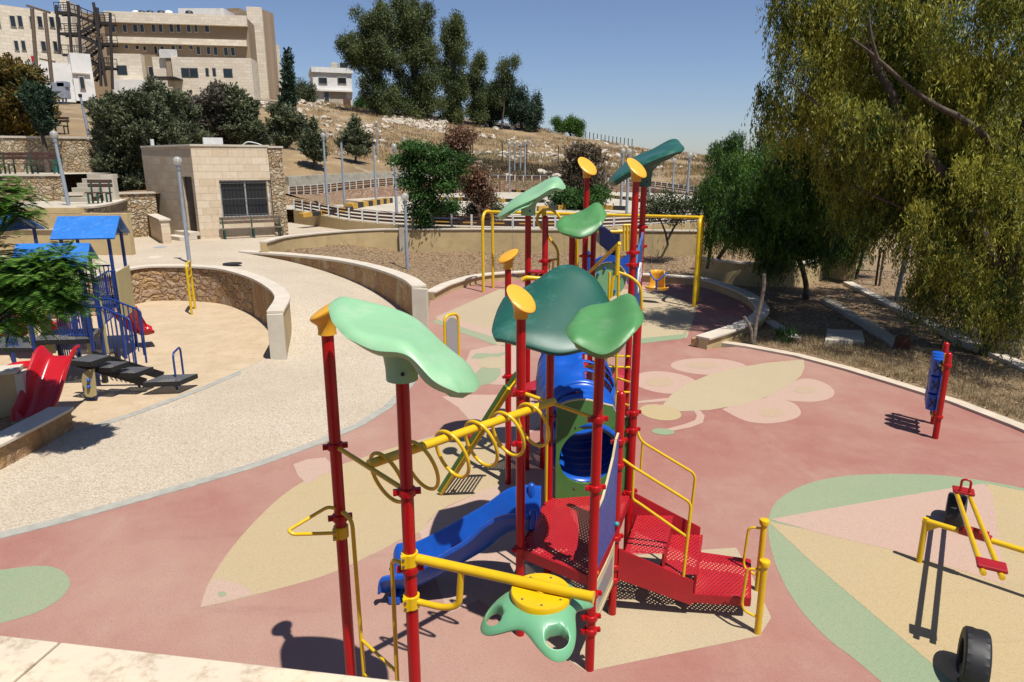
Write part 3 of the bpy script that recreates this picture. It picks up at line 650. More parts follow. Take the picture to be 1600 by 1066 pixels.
track_kerb([(942, 327), (960, 328), (977, 329)], 'yellow and black kerb piece between red posts', .3, .22)
track_kerb([(948, 309), (985, 313), (1020, 319)], 'yellow and black kerb at the right back of the track', .3, .2)
track_kerb([(640, 350), (680, 351), (720, 352), (800, 354), (900, 354)], 'yellow and black kerb just behind the near fence', .25, .2, .6)

# ------------------------------------------------------------------ hill behind (terrain)
ctrl = [at(*p) for p in [(-60, 205, 38), (40, 205, 39), (140, 212, 40), (60, 180, 50), (200, 175, 62), (320, 170, 75), (430, 166, 88), (-50, 150, 75), (100, 165, 80), (250, 155, 96), (400, 157, 104), (440, 160, 100), (520, 163, 110), (-60, 145, 120),
    (240, 235, 46), (330, 235, 50), (430, 232, 54), (470, 262, 50), (555, 256, 54), (620, 258, 58), (460, 235, 60), (540, 232, 66), (600, 234, 72), (450, 205, 76), (530, 200, 84), (600, 200, 88), (660, 215, 84), (640, 184, 100), (560, 172, 108), (700, 188, 108), (760, 192, 112), (850, 203, 114),
    (700, 262, 64), (760, 262, 68), (820, 262, 72), (720, 235, 84), (800, 232, 92), (880, 232, 98), (860, 212, 118), (905, 217, 122), (950, 226, 124), (1000, 231, 126), (1060, 241, 126), (1110, 247, 126), (1200, 253, 126),
    (880, 265, 72), (940, 268, 74), (1000, 272, 72), (1060, 278, 68), (960, 248, 92), (1040, 255, 92), (1100, 268, 80), (1180, 285, 66)]]
ctrl += [p+V(0, .3, 0) for p in FF]
for p in [(-60, 128, 160), (200, 140, 160), (500, 160, 165), (800, 205, 170), (1000, 240, 170), (1200, 258, 170)]: ctrl.append(at(*p)+V(0, 0, -1))
ctrl += [V(35, 46, .3), V(45, 70, .5), V(60, 120, 1), V(20, 60, 2.), V(-60, 60, 9), V(-90, 110, 14), V(70, 165, 1)]
CA = np.array([[p.x, p.y] for p in ctrl]); CZ = np.array([p.z for p in ctrl]); SC = 30.
def tps(r): return r
D = np.sqrt(((CA[:, None]-CA[None])**2).sum(-1))/SC
n_ = len(CA); A_ = np.zeros((n_+3, n_+3)); A_[:n_, :n_] = D+np.eye(n_)*.0; A_[:n_, n_] = 1; A_[:n_, n_+1:] = CA/SC; A_[n_, :n_] = 1; A_[n_+1:, :n_] = (CA/SC).T
WZ = np.linalg.solve(A_, np.concatenate([CZ, [0, 0, 0]]))
from mathutils import noise as mn
def z_hill(x, y):
    r = np.sqrt((CA[:, 0]-x)**2+(CA[:, 1]-y)**2)/SC
    z = float(r@WZ[:n_]+WZ[n_]+WZ[n_+1]*x/SC+WZ[n_+2]*y/SC)
    return z
def z_hilln(x, y):
    a = min(1, max(0, (y-46)/20)) if x > -13 else .3
    return z_hill(x, y)+a*(.35*mn.noise(V(x*.12, y*.12, 0))+.22*mn.noise(V(x*.4, y*.4, 3)))
hp = [(p.x, p.y+.1) for p in FF]+[(30, 44), (60, 44), (150, 90), (130, 175), (-150, 175), (-100, 37.6), (-34, 35.8), (t0.x, 35.7), (t1.x, 36.4), (at(158, 230, 37).x, 37.8), (at(230, 230, 40).x, 41), (-12, 41.5)]
struct('hillside', sheet(hp, z_hilln, 2.0), M['drygrass'], 'dry grassy stony hillside behind the track', smooth=80)
vp = [(12.5, 28.6), (40, 15), (90, 36), (90, 50), (60, 44.2), (30, 44.2), (15, 46), (12.4, 31)]
def z_val(x, y):
    t = sm((y-30)/14.); return .03*(1-t)+t*z_hilln(x, max(y, 44.0))
bp_l = [(-36, 36.5), (-24, 39.1), (-11.5, 39.1), (-9.5, 41), (-9.5, 43.5), (-20, 44), (-40, 40)]
struct('back_slope', sheet(bp_l, lambda x, y: 1.1+(z_hilln(x, y)-1.1)*sm((y-39.2+max(0, -x-24)*.2)/2.2), 1.), M['mulch'], 'soil slope behind the booth under the evergreens')
struct('valley_ground', sheet(vp, z_val, 2.5), M['drygrass'], 'dry ground beyond the wire fence at the right', smooth=80)
# ------------------------------------------------------------------ main climbing structure
PS = thing('play_structure', 'big red and yellow climbing frame with green leaf canopies in the centre', 'climbing frame', (.6, 6, 0))
PR = .04
def collar(p, post, big_=False, m=None, ang=0):
    p = Vector(p); r = PR+.014; mb = MB()
    mb.lathe([(PR+.002, -.028), (r, -.022), (r+.004, 0), (r, .022), (PR+.002, .028)], p, 18)
    for a in (ang, ang+math.pi):
        mb.box(p+V(math.cos(a)*(r+.012), math.sin(a)*(r+.012), 0), (.036, .03, .034), a)
        mb.tube([p+V(math.cos(a)*(r+.018)-math.sin(a)*.024, math.sin(a)*(r+.018)+math.cos(a)*.024, 0), p+V(math.cos(a)*(r+.018)+math.sin(a)*.024, math.sin(a)*(r+.018)-math.cos(a)*.024, 0)], .008, 6)
    mb.build('collar', m or M['red'], post, smooth=40)
def post(xy, ztop, dome=False, collars=(), ang=0, z0=0):
    mb = MB(); x, y = xy
    prof = [(PR, z0), (PR, ztop)]
    if dome: prof += [(PR*.92, ztop+.018), (PR*.7, ztop+.032), (PR*.35, ztop+.04), (.002, ztop+.042)]
    mb.lathe(prof, (x, y, 0), 20)
    o = mb.build('post', M['red'], PS, smooth=40)
    for z in collars: collar((x, y, z), o, ang=ang)
    return o
def cap(xy, z, dirx, diry, k=.45, h=.17, r=.115):
    prof = [(.060, 0), (.058, .03), (.063, .07), (.078, .108), (r*.93, .142), (r, .158), (r*.98, .168), (r*.8, .175), (r*.4, .178), (.003, .179)]
    sl = [(0, 0), (0, 0), (dirx*k*.3, diry*k*.3), (dirx*k*.8, diry*k*.8)]+[(dirx*k, diry*k)]*6
    MB().lathe(prof, (xy[0], xy[1], z), 28, sl).build('post_cap', M['ycap'], PS, smooth=50)
def xy(px, py, Y):
    p = at(px, py, Y); return (p.x, p.y)
P1 = xy(524, 700, 4.35); P2 = xy(636, 770, 3.78); P3 = xy(813.5, 700, 5.43); P4 = xy(929, 800, 4.98)
S_ = xy(967, 700, 5.73); T_ = xy(990, 640, 6.45); B_ = xy(858.5, 650, 6.35)
L_ = xy(794, 600, 8.5); U_ = xy(983, 530, 8.3); V_ = xy(1001, 400, 9.3)
E_ = xy(825, 380, 8.95); F_ = xy(851.5, 400, 9.0); Gp = xy(894, 380, 9.0); Hp = xy(916, 320, 9.8); Ip = xy(927, 380, 9.9)
zt = lambda u, v, Y: at(u, v, Y).z
post(P1, zt(510, 515, 4.35), collars=(zt(530, 697, 4.35), zt(533, 808, 4.35)), ang=.3)
post(P2, zt(628, 580, 3.78)+.02, collars=(zt(636, 768, 3.78), zt(641, 888, 3.78)), ang=.2)
post(P3, zt(817, 495, 5.43), collars=(zt(812, 613, 5.43), zt(812, 692, 5.43), zt(812, 857, 5.43)), ang=.5)
post(P4, zt(938, 540, 4.98), collars=(zt(935, 655, 4.98), zt(931, 762, 4.98), zt(922, 928, 4.98), zt(921, 964, 4.98), zt(920, 985, 4.98)), ang=.2)
post(S_, zt(967, 618, 5.73), True, collars=(zt(965, 689, 5.73), zt(963, 727, 5.73), .82, .52, .38), ang=.4)
post(T_, zt(997, 485, 6.45), True, collars=(zt(988, 645, 6.45), zt(987, 672, 6.45), .92), ang=.4)
post(B_, zt(858, 543, 6.35), collars=(zt(858, 653, 6.35),), ang=.9)
post(L_, zt(797, 418, 8.5), collars=(zt(793, 588, 8.5),), ang=.6)
post(U_, zt(994, 283, 8.3), collars=(zt(988, 395, 8.3), zt(985, 414, 8.3), zt(980, 518, 8.3)), ang=.3)
post(V_, zt(1004, 285, 9.3), collars=(zt(1003, 355, 9.3), zt(1001, 385, 9.3)), ang=.3)
post(E_, zt(824, 333, 8.95))
post(F_, zt(852, 342, 9.0), True, collars=(zt(851, 408, 9.0), zt(851, 430, 9.0)), ang=.2)
post(Gp, zt(900, 362, 9.0), collars=(zt(895, 420, 9),))
post(Hp, zt(916, 277, 9.8), collars=(zt(915, 400, 9.8),))
post(Ip, zt(928, 357, 9.9), True)
cap(P1, zt(513, 522, 4.35), 1, .25, .55, r=.105); cap(P3, zt(817, 497, 5.43), -.75, .75, .75, r=.12); cap(L_, zt(797, 420, 8.5), .95, .6, .5, r=.13)
cap(U_, zt(994, 284, 8.3), -.75, .95, .75, r=.12); cap(Hp, zt(916, 278, 9.8), -.65, .95, .75, r=.135)
# leaf canopies -------------------------------------------------
def cr1(p, t):   # Catmull-Rom value over list of vectors, t in [0,1]
    n = len(p)-1; s_ = max(0, min(n-1e-6, t*n)); i = int(s_); f = s_-i
    p0 = p[i-1] if i > 0 else p[0]*2-p[1]; p1, p2 = p[i], p[i+1]; p3 = p[i+2] if i+2 <= n else p[-1]*2-p[-2]
    return .5*((2*p1)+(p2-p0)*f+(2*p0-5*p1+4*p2-p3)*f*f+(3*p1-p0-3*p2+p3)*f**3)
def canopy(rows, m, postxy, ztop_, a=.5, fr=.12, gx=1.02, N=28, thick=.072):
    rw_ = [[at(*q) for q in r] for r in rows]   # far, mid, near
    def S(u, v):
        U = u*math.sqrt(1-a*v*v/2)*gx; W = v*math.sqrt(1-a*u*u/2)*gx
        c = [cr1(r, (U+1)/2) for r in rw_]
        p = cr1(c, (W+1)/2); q = max(abs(u), abs(v)); p = V(*p)
        if q > .68: p.z -= .05*((q-.68)/.32)**2
        return p
    g = [[S(-1+2*i/N, -1+2*j/N) for i in range(N+1)] for j in range(N+1)]
    mb = MB(); mb.add([p for r in g for p in r], [(j*(N+1)+i, (j+1)*(N+1)+i, (j+1)*(N+1)+i+1, j*(N+1)+i+1) for j in range(N) for i in range(N)])
    o = mb.build('canopy', m, PS, smooth=180)
    o.data.flip_normals() if o.data.polygons[N*N//2].normal.z < 0 else None
    md = o.modifiers.new('thick', 'SOLIDIFY'); md.thickness = thick; md.offset = -1
    md = o.modifiers.new('round', 'BEVEL'); md.width = thick*.46; md.segments = 3; md.limit_method = 'ANGLE'; md.angle_limit = R(50)
    # funnel under the leaf
    c = min((p for r in g for p in r), key=lambda p: (p.x-postxy[0])**2+(p.y-postxy[1])**2)
    zc_ = c.z-thick*.5; h = zc_-ztop_+.03
    prof = [(.092, 0), (.094, h*.3), (.105, h*.6), (fr*1.05, h*.85), (fr*1.5, h*1.0)]
    mf = MB(); n = 28; vs = []
    for q, (r, z) in enumerate(prof):
        for k in range(n):
            th = 2*math.pi*k/n; x = postxy[0]+r*math.cos(th); y = postxy[1]+r*math.sin(th); zz = ztop_-.03+z
            if q >= 3:
                cc = min((p for rr in g for p in rr), key=lambda p: (p.x-x)**2+(p.y-y)**2); f = 1 if q == 4 else .55
                zz = zz*(1-f)+(cc.z-thick*.75-(0 if q == 4 else .03))*f
            vs.append(V(x, y, zz))
    fs = [(i*n+k, i*n+(k+1) % n, (i+1)*n+(k+1) % n, (i+1)*n+k) for i in range(len(prof)-1) for k in range(n)]+[tuple(range(n-1, -1, -1))]
    mf.add(vs, fs); mf.build('funnel', m, o, smooth=70)
    for sgn in (-1, 1):
        MB().lathe([(.012, 0), (.012, .004), (.002, .005)], (postxy[0]+sgn*.02, postxy[1]-.094, ztop_+.03), 8, M=Matrix.Rotation(R(90), 3, 'X')).build('bolt', M['black'], o) if sgn == 1 else None
    return o
canopy([[(510, 447, 4.22), (575, 462, 4.22), (645, 487, 4.2), (700, 535, 4.1), (752, 573, 4.0)],
        [(514, 478, 3.9), (572, 499, 3.86), (638, 517, 3.82), (695, 560, 3.72), (746, 595, 3.7)],
        [(528, 512, 3.62), (580, 533, 3.55), (635, 541, 3.5), (680, 584, 3.44), (722, 606, 3.45)]], M['lgreen'], P2, zt(628, 585, 3.78))
canopy([[(783, 457, 6.75), (826, 438, 6.8), (880, 406, 6.9), (928, 424, 6.8), (962, 478, 6.7)],
        [(770, 495, 6.3), (820, 480, 6.32), (880, 466, 6.4), (925, 484, 6.35), (962, 508, 6.3)],
        [(766, 520, 6.0), (818, 531, 5.92), (872, 544, 5.86), (920, 534, 5.9), (955, 518, 5.95)]], M['dgreen'], B_, zt(858, 545, 6.35), a=.26, fr=.14)
canopy([[(896, 482, 5.3), (920, 470, 5.35), (950, 465, 5.35), (980, 450, 5.3), (1000, 462, 5.22)],
        [(884, 505, 4.95), (918, 502, 5.0), (950, 500, 5.0), (982, 488, 4.95), (1007, 487, 4.92)],
        [(888, 522, 4.68), (916, 535, 4.65), (945, 543, 4.6), (974, 527, 4.62), (1000, 503, 4.68)]], M['mgreen'], P4, zt(938, 545, 4.98))
canopy([[(784, 322, 9.45), (812, 303, 9.5), (840, 286, 9.5), (866, 274, 9.5), (884, 282, 9.35)],
        [(777, 331, 8.95), (808, 310, 8.95), (838, 297, 8.95), (866, 281, 8.95), (884, 286, 8.95)],
        [(777, 336, 8.75), (806, 318, 8.65), (838, 303, 8.6), (864, 288, 8.6), (883, 292, 8.7)]], M['lgreen'], E_, zt(824, 333, 8.95), fr=.23)
canopy([[(872, 335, 9.25), (890, 332, 9.3), (912, 324, 9.3), (932, 311, 9.28), (947, 321, 9.2)],
        [(869, 345, 9.), (890, 346, 9.0), (910, 341, 9.0), (930, 334, 9.0), (948, 331, 9.0)],
        [(870, 357, 8.8), (890, 361, 8.75), (908, 364, 8.7), (928, 357, 8.75), (944, 342, 8.8)]], M['mgreen'], Gp, zt(900, 362, 9.0))
canopy([[(955, 273, 9.8), (985, 246, 9.85), (1020, 230, 9.85), (1050, 214, 9.85), (1066, 218, 9.7)],
        [(949, 279, 9.4), (983, 256, 9.4), (1018, 240, 9.4), (1048, 226, 9.4), (1070, 226, 9.4)],
        [(953, 283, 9.), (985, 262, 8.95), (1018, 246, 8.9), (1050, 234, 8.9), (1068, 231, 9)]], M['dgreen'], V_, zt(1008, 288, 9.3), fr=.25)
# decks --------------------------------------------------------------
def deck(poly, z, skirt=.1):
    c = Vector((sum(p[0] for p in poly)/len(poly), sum(p[1] for p in poly)/len(poly)))
    mb = MB(); mb.add([V(p[0], p[1], z) for p in poly], [tuple(range(len(poly)))])
    o = mb.build('deck', M['redperf'], PS, uv=True)
    sk = MB(); n = len(poly)
    for i in range(n):
        a, b = V(*poly[i], z-skirt/2-.002), V(*poly[(i+1) % n], z-skirt/2-.002); sk.bar(a, b, .022, skirt)
    sk.build('deck_skirt', M['redsolid'], o)
    return o
DZ = .9
deck([P3, P4, S_, T_, B_], DZ)
T2Z = 1.35
deck([L_, U_, V_, Ip, F_], T2Z)
# support legs under the tower at the back
# steps to the right: three boxes with perforated tops
u_ = V(1, -.012, 0); v_ = (V(*T_, 0)-V(*S_, 0))
Sg = V(*S_, 0)+u_*.06-v_*.02
stz = [(.04, .40, .66), (.37, .72, .44), (.70, 1.36, .235)]
fl = thing  # noqa
stairs = None
for k, (a, b, z) in enumerate(stz):
    p0, p1 = Sg+u_*a, Sg+u_*b; q0, q1 = p0+v_, p1+v_
    if k == 2: p1 = gp(1172, 936, .22); p1.z = 0; q1 = gp(1172, 874, .235); q1.z = 0
    mb = MB(); mb.add([V(p.x, p.y, z) for p in (p0, p1, q1, q0)], [(0, 1, 2, 3)])
    o = mb.build('step', M['redperf'], PS, uv=True)
    sk = MB(); hs = .09
    cs = [p0, p1, q1, q0]
    for i in range(4):
        if k < 2 and i in (0, 2): continue
        a_, b_ = cs[i], cs[(i+1) % 4]; sk.bar(V(a_.x, a_.y, z-hs/2-.002), V(b_.x, b_.y, z-hs/2-.002), .02, hs)
    if k < 2: # riser
        sk.bar(V(p1.x, p1.y, z-.115), V(q1.x, q1.y, z-.115), .012, .225)
    sk.build('step_frame', M['redsolid'], o)
for off, nm in ((V(0, 0, 0), 'stringer'), (v_*1.0, 'stringer')):
    a0 = Sg+off+u_*(-.02); sgn = -1 if off.length < .1 else 1
    pts = [V(a0.x, a0.y, .90)-V(0, 0, .02), V(a0.x, a0.y, .52), V(a0.x, a0.y, 0)+u_*.84+V(0, 0, .13), V(a0.x, a0.y, 0)+u_*.84+V(0, 0, .5)]
    pts = [V(a0.x, a0.y, .72), V(a0.x, a0.y, .40), V(a0.x, a0.y, 0)+u_*.72+V(0, 0, .12), V(a0.x, a0.y, 0)+u_*.72+V(0, 0, .38)]
    if sgn == 1: pts = [V(a0.x, a0.y, .92), V(a0.x, a0.y, .5), V(a0.x, a0.y, 0)+u_*.72+V(0, 0, .14), V(a0.x, a0.y, 0)+u_*.72+V(0, 0, .52)]
    MB().slab([p+V(0, .012*sgn, 0) for p in pts], .02).build(nm, M['redsolid'], PS)
# handrails of the steps: bent yellow tubes
hr = [at(985, 678, 6.45), at(1087, 741, 6.4), at(1075, 842, 6.37)]
r1_ = [V(T_[0], T_[1], zt(987, 672, 6.45))+V(.04, 0, 0), at(1002, 690, 6.42), at(1087, 741, 6.38), at(1075, 841, 6.36), at(1074, 862, 6.36)]
MB().tube(rounded(r1_, .07), .014, 10).build('handrail', M['yellow'], PS, smooth=60)
MB().tube([at(1004, 693, 6.42), at(1001, 738, 6.42)], .012, 8).build('baluster', M['yellow'], PS, smooth=60)
r2_ = [V(S_[0], S_[1], zt(966, 718, 5.73))+V(.04, 0, 0), at(990, 730, 5.74), at(1080, 786, 5.72), at(1066, 918, 5.70)]
MB().tube(rounded(r2_, .06), .014, 10).build('handrail', M['yellow'], PS, smooth=60)
r3_ = [at(990, 733, 5.74), at(988, 780, 5.74), at(998, 786, 5.74), at(1072, 838, 5.72)]
MB().tube(rounded(r3_, .05), .013, 10).build('handrail_brace', M['yellow'], PS, smooth=60)
for (bx, by), tp in (((2.27, 5.44), 876), ((2.50, 6.1), 812)):
    ztp = at(1196, tp, by).z
    MB().lathe([(.03, 0), (.03, ztp-.06), (.045, ztp-.05), (.05, ztp-.02), (.045, ztp), (.02, ztp+.01)], (bx, by, 0), 16).build('bollard', M['yellow'], PS, smooth=40)
    MB().tube(rounded([V(bx, by, ztp-.1), V(bx-.13, by+.05, ztp-.11), V(bx-.15, by+.05, .28), V(bx-.13, by+.03, .22), V(bx-.0, by, .16)], .05), .013, 8).build('grab_handle', M['yellow'], PS, smooth=60)
# panels --------------------------------------------------------------
def spanel(p, q, zs_bot, prof, th, m, name, inset=.05, edge=None):
    a, b = V(p[0], p[1], 0), V(q[0], q[1], 0); d = (b-a); L_n = d.length; d.normalize(); nrm = V(-d.y, d.x, 0)
    pts = [a+d*(inset)+V(0, 0, zs_bot), a+d*(L_n-inset)+V(0, 0, zs_bot)]+[a+d*(L_n-inset-(L_n-2*inset)*t)+V(0, 0, z) for t, z in prof]
    o = MB().slab(pts, th, nrm).build(name, m, PS, bevel=.006)
    return o, pts, nrm
zb1 = zt(958, 676, 5.7)
bp_, bpts, bn = spanel(P4, S_, .86, [(0, zb1), (.12, zb1-.03), (.25, zb1-.16), (.5, zb1-.3), (.72, zb1-.40), (.86, zb1-.41), (1, zb1-.46)], .018, M['bluepanel'], 'blue_panel')
cp_ = MB(); tp_ = bpts[1:]+[bpts[0]]
for a, b in zip(bpts[2:], bpts[3:]): cp_.bar(a+V(0, 0, .002), b+V(0, 0, .002), .020, .008)
cp_.build('edge_trim', M['cream'], bp_)
for c, m_ in ((0, 'slide_orange'), (1, 'teal_knob')):
    q = bpts[0] if c == 0 else bpts[1]
    MB().lathe([(.002, -.02), (.02, -.015), (.026, 0), (.02, .015), (.002, .02)], q+V(0, 0, .05 if c == 0 else .13)-bn*.02, 14).build('knob', mat(m_, (.6, .08, .01) if c == 0 else (.02, .3, .3), .4), PS, smooth=60)
# lower cream panel with mirror
lp, lpts, ln = spanel(P4, S_, .42, [(0, .82), (.5, .78), (1, .80)], .03, M['cream'], 'lower_panel', .06)
spanel(P4, S_, .50, [(0, .73), (1, .71)], .036, M['silver'], 'mirror_inset', .14)
spanel(P4, S_, .36, [(0, .41), (1, .41)], .03, M['cream'], 'panel_foot', .06)
# green panel with round hole at the tunnel mouth
hole_c = at(918, 712, 6.42); RH = .30
ga = V(B_[0]+.07, B_[1], 0); gb = V(T_[0]-.02, T_[1]+.03, 0); gd = (gb-ga).normalized(); gn = V(-gd.y, gd.x, 0)
cs_ = (hole_c-ga).dot(gd); cz = hole_c.z; gl = (gb-ga).length; topz = lambda s_: 1.90+.05*math.sin(s_*7)-(.12 if s_ > gl*.8 else 0)
outl = []
n = 48
for k in range(n):
    th = 2*math.pi*k/n; dx, dz = math.cos(th), math.sin(th); ts = []
    if dx > 1e-6: ts.append((gl-cs_)/dx)
    if dx < -1e-6: ts.append(-cs_/dx)
    if dz > 1e-6: ts.append((1.9-cz)/dz)
    if dz < -1e-6: ts.append((.9-cz)/dz)
    t = min(ts); outl.append((cs_+dx*t, cz+dz*t))
corner = [(0, .9), (gl, .9), (gl, 1.9), (0, 1.9)]
cnr = [min(range(n), key=lambda k, c_=c_: (outl[k][0]-c_[0])**2+(outl[k][1]-c_[1])**2) for c_ in corner]
vs = []; fs = []
for side in (-.014, .014):
    for k in range(n):
        th = 2*math.pi*k/n; s0_, z0_ = outl[k]
        for q_, (cxx, czz) in enumerate(corner):
            if cnr[q_] == k: s0_, z0_ = cxx, czz
        if z0_ > 1.88: z0_ = topz(s0_)
        vs.append(ga+gd*(cs_+RH*math.cos(th))+gn*side+V(0, 0, cz+RH*math.sin(th))); vs.append(ga+gd*s0_+gn*side+V(0, 0, z0_))
for k in range(n):
    k2 = (k+1) % n; o_ = 2*n
    fs += [(2*k, 2*k2, 2*k2+1, 2*k+1), (o_+2*k, o_+2*k+1, o_+2*k2+1, o_+2*k2), (2*k, o_+2*k, o_+2*k2, 2*k2), (2*k+1, 2*k2+1, o_+2*k2+1, o_+2*k+1)]
gpn = MB().add(vs, fs).build('tunnel_panel', M['pgreen'], PS)
te = MB()
for a, b in zip([ga+gd*(gl*t/12)+V(0, 0, topz(gl*t/12)+.004) for t in range(12)], [ga+gd*(gl*(t+1)/12)+V(0, 0, topz(gl*(t+1)/12)+.004) for t in range(12)]): te.bar(a, b, .032, .01)
te.build('edge_trim', M['cream'], gpn)
for k in range(8):
    th = 2*math.pi*(k+.5)/8; c = ga+gd*(cs_+.36*math.cos(th))+V(0, 0, cz+.36*math.sin(th))-gn*.016
    if 0.03 < cs_+.36*math.cos(th) < gl-.03: MB().lathe([(.011, 0), (.011, .006), (.003, .01)], c, 8, M=Matrix.Rotation(R(90), 3, 'X')).build('bolt', M['chrome'], gpn)
# tunnel: two blue segments with window slots
tc0 = hole_c+gn*.03; tend = at(893, 576, 8.3); tend.z = 1.72
def tunnel_seg(c0, c1, r0, r1, bulge, name='tunnel', slots=(), dimp=()):
    NS, NA = 26, 44; ax = (c1-c0).normalized(); sx = ax.cross(V(0, 0, 1)).normalized(); sz = sx.cross(ax)
    vs = []; fs = []
    for i in range(NS+1):
        t = i/NS; r = r0+(r1-r0)*t+bulge*math.sin(math.pi*t)**.6
        if t < .05 or t > .95: r += .035
        for k in range(NA):
            th = 2*math.pi*k/NA; rr = r
            for (dt, dth, dw, dh, dd_) in dimp:
                da = (math.degrees(th)-dth+180) % 360-180
                q = ((t-dt)/dw)**2+(da/dh)**2
                if q < 1: rr -= dd_*(1-q)*1.3
            if .12 < t < .88: rr += .012*math.sin(t*2*math.pi*6.5)
            vs.append(c0+(c1-c0)*t+sx*(rr*math.cos(th))+sz*(rr*math.sin(th)))
    def cut(i, k):
        t = (i+.5)/NS; dg = math.degrees(2*math.pi*(k+.5)/NA)
        for (t0_, t1_, a0_, a1_) in slots:
            if t0_ < t < t1_ and a0_ < dg < a1_: return True
        return False
    for i in range(NS):
        for k in range(NA):
            if not cut(i, k): fs.append((i*NA+k, i*NA+(k+1) % NA, (i+1)*NA+(k+1) % NA, (i+1)*NA+k))
    o = MB().add(vs, fs).build(name, M['blue'], PS, smooth=70)
    md = o.modifiers.new('thick', 'SOLIDIFY'); md.thickness = .014; md.offset = 1
    return o
mid = tc0.lerp(tend, .42)
tunnel_seg(tc0, mid, RH, RH+.02, .09, slots=[(.2, .32, 92, 150), (.42, .54, 92, 152), (.64, .76, 92, 150)], dimp=[(.5, 55, .3, 26, .05)])
tunnel_seg(mid, tend, RH+.03, RH+.06, .10, slots=[(.08, .18, 25, 84), (.26, .36, 20, 84), (.44, .54, 20, 84), (.62, .72, 25, 84)], dimp=[(.42, 105, .2, 24, .055)])
MB().tube([mid-V(.0, .02, 0), mid+(tend-mid).normalized()*.05], RH+.075, 40).build('tunnel_flange', M['blue'], PS, smooth=40) if False else None
# slide ----------------------------------------------------------------
def slide(ctrl_, m, wdt=.46, wall=.16, name='slide', parent=None, th=.03, flare=.0):
    C = curve(ctrl_, 9); n = len(C); vs = []; prof = []
    for k in range(-8, 9):
        s_ = k/8; prof.append((s_*wdt/2*(1.0 if abs(s_) < .9 else 1.04), wall*(max(0, abs(s_)-.55)/.45)**1.6))
    prof = [(-wdt/2-.035, wall-.02), (-wdt/2-.03, wall+.005)]+prof+[(wdt/2+.03, wall+.005), (wdt/2+.035, wall-.02)]
    for i, c in enumerate(C):
        d = (C[min(i+1, n-1)]-C[max(i-1, 0)]).normalized(); sx = d.cross(V(0, 0, 1)).normalized(); up = sx.cross(d)
        e = 1-.75*max(0, (i/n-.86)/.14)
        for a, h in prof: vs.append(c+sx*a+up*h*e)
    m_ = len(prof); fs = [(i*m_+k, i*m_+k+1, (i+1)*m_+k+1, (i+1)*m_+k) for i in range(n-1) for k in range(m_-1)]
    o = MB().add(vs, fs).build(name, m, parent or PS, smooth=60)
    md = o.modifiers.new('thick', 'SOLIDIFY'); md.thickness = th; md.offset = 0
    md = o.modifiers.new('r', 'BEVEL'); md.width = .01; md.segments = 2; md.limit_method = 'ANGLE'; md.angle_limit = R(50)
    return o
e_m = (V(*P3, 0)+V(*B_, 0))/2
sl = slide([V(e_m.x+.02, e_m.y, .89), V(e_m.x-.2, e_m.y+.05, .86), V(e_m.x-.45, e_m.y+.10, .64), V(e_m.x-.85, e_m.y+.15, .36), V(e_m.x-1.15, e_m.y+.18, .18), V(e_m.x-1.35, e_m.y+.2, .14), V(e_m.x-1.46, e_m.y+.21, .10)], M['blue'], .54, .21)
for sg in (-1, 1):
    a = V(e_m.x-.03, e_m.y+sg*.27, .98); MB().lathe([(.03, 0), (.034, .05), (.034, .16), (.02, .18)], a, 12).build('slide_shoulder', M['blue'], sl, smooth=60)
MB().prism([(e_m.x-1.44, e_m.y-.04), (e_m.x-1.32, e_m.y-.04), (e_m.x-1.32, e_m.y+.44), (e_m.x-1.44, e_m.y+.44)], 0, .1).build('slide_foot', M['blue'], sl, bevel=.02)
pt_ = at(852, 760, 6.2)
MB().tube([V(B_[0]-.03, B_[1]-.16, .95), V(B_[0]-.03, B_[1]-.16, 1.95)], .013, 8).build('grab_pole', M['yellow'], PS, smooth=60)
# overhead ring climber ---------------------------------------------------
za = 2.30
c1a, c1b = V(*P1, zt(530, 697, 4.35)), V(*P2, zt(636, 768, 3.78)); c2a, c2b = V(*P3, zt(812, 613, 5.43)), V(*P4, zt(935, 655, 4.98))
for a, b in ((c1a, c1b), (c2a, c2b)): MB().tube([a, b], .0165, 12).build('cross_bar', M['yellow'], PS, smooth=60)
k1 = c1a.lerp(c1b, .5)+V(0, 0, .02); k2 = c2a.lerp(c2b, .45)+V(0, 0, .02)
MB().tube([k1, k2], .032, 16).build('overhead_beam', M['yellow'], PS, smooth=60)
bd = (k2-k1).normalized()
for k in range(6):
    t = .05+k*.157; c = k1.lerp(k2, t); rr = .19
    ang = R(-12); side = V(-bd.y, bd.x, 0)
    e1_ = (side*math.cos(ang)+bd*math.sin(ang)).normalized(); e2_ = V(0, 0, 1)
    cc = c+V(0, 0, -.14)+bd*.05
    ring = [cc+e1_*(rr*.74*math.cos(2*math.pi*j/40))+e2_*(rr*math.sin(2*math.pi*j/40))+bd*(-.055*math.sin(2*math.pi*j/40)) for j in range(40)]
    MB().tube(ring, .0135, 9, closed=True).build('climbing_ring', M['yellow'], PS, smooth=60)
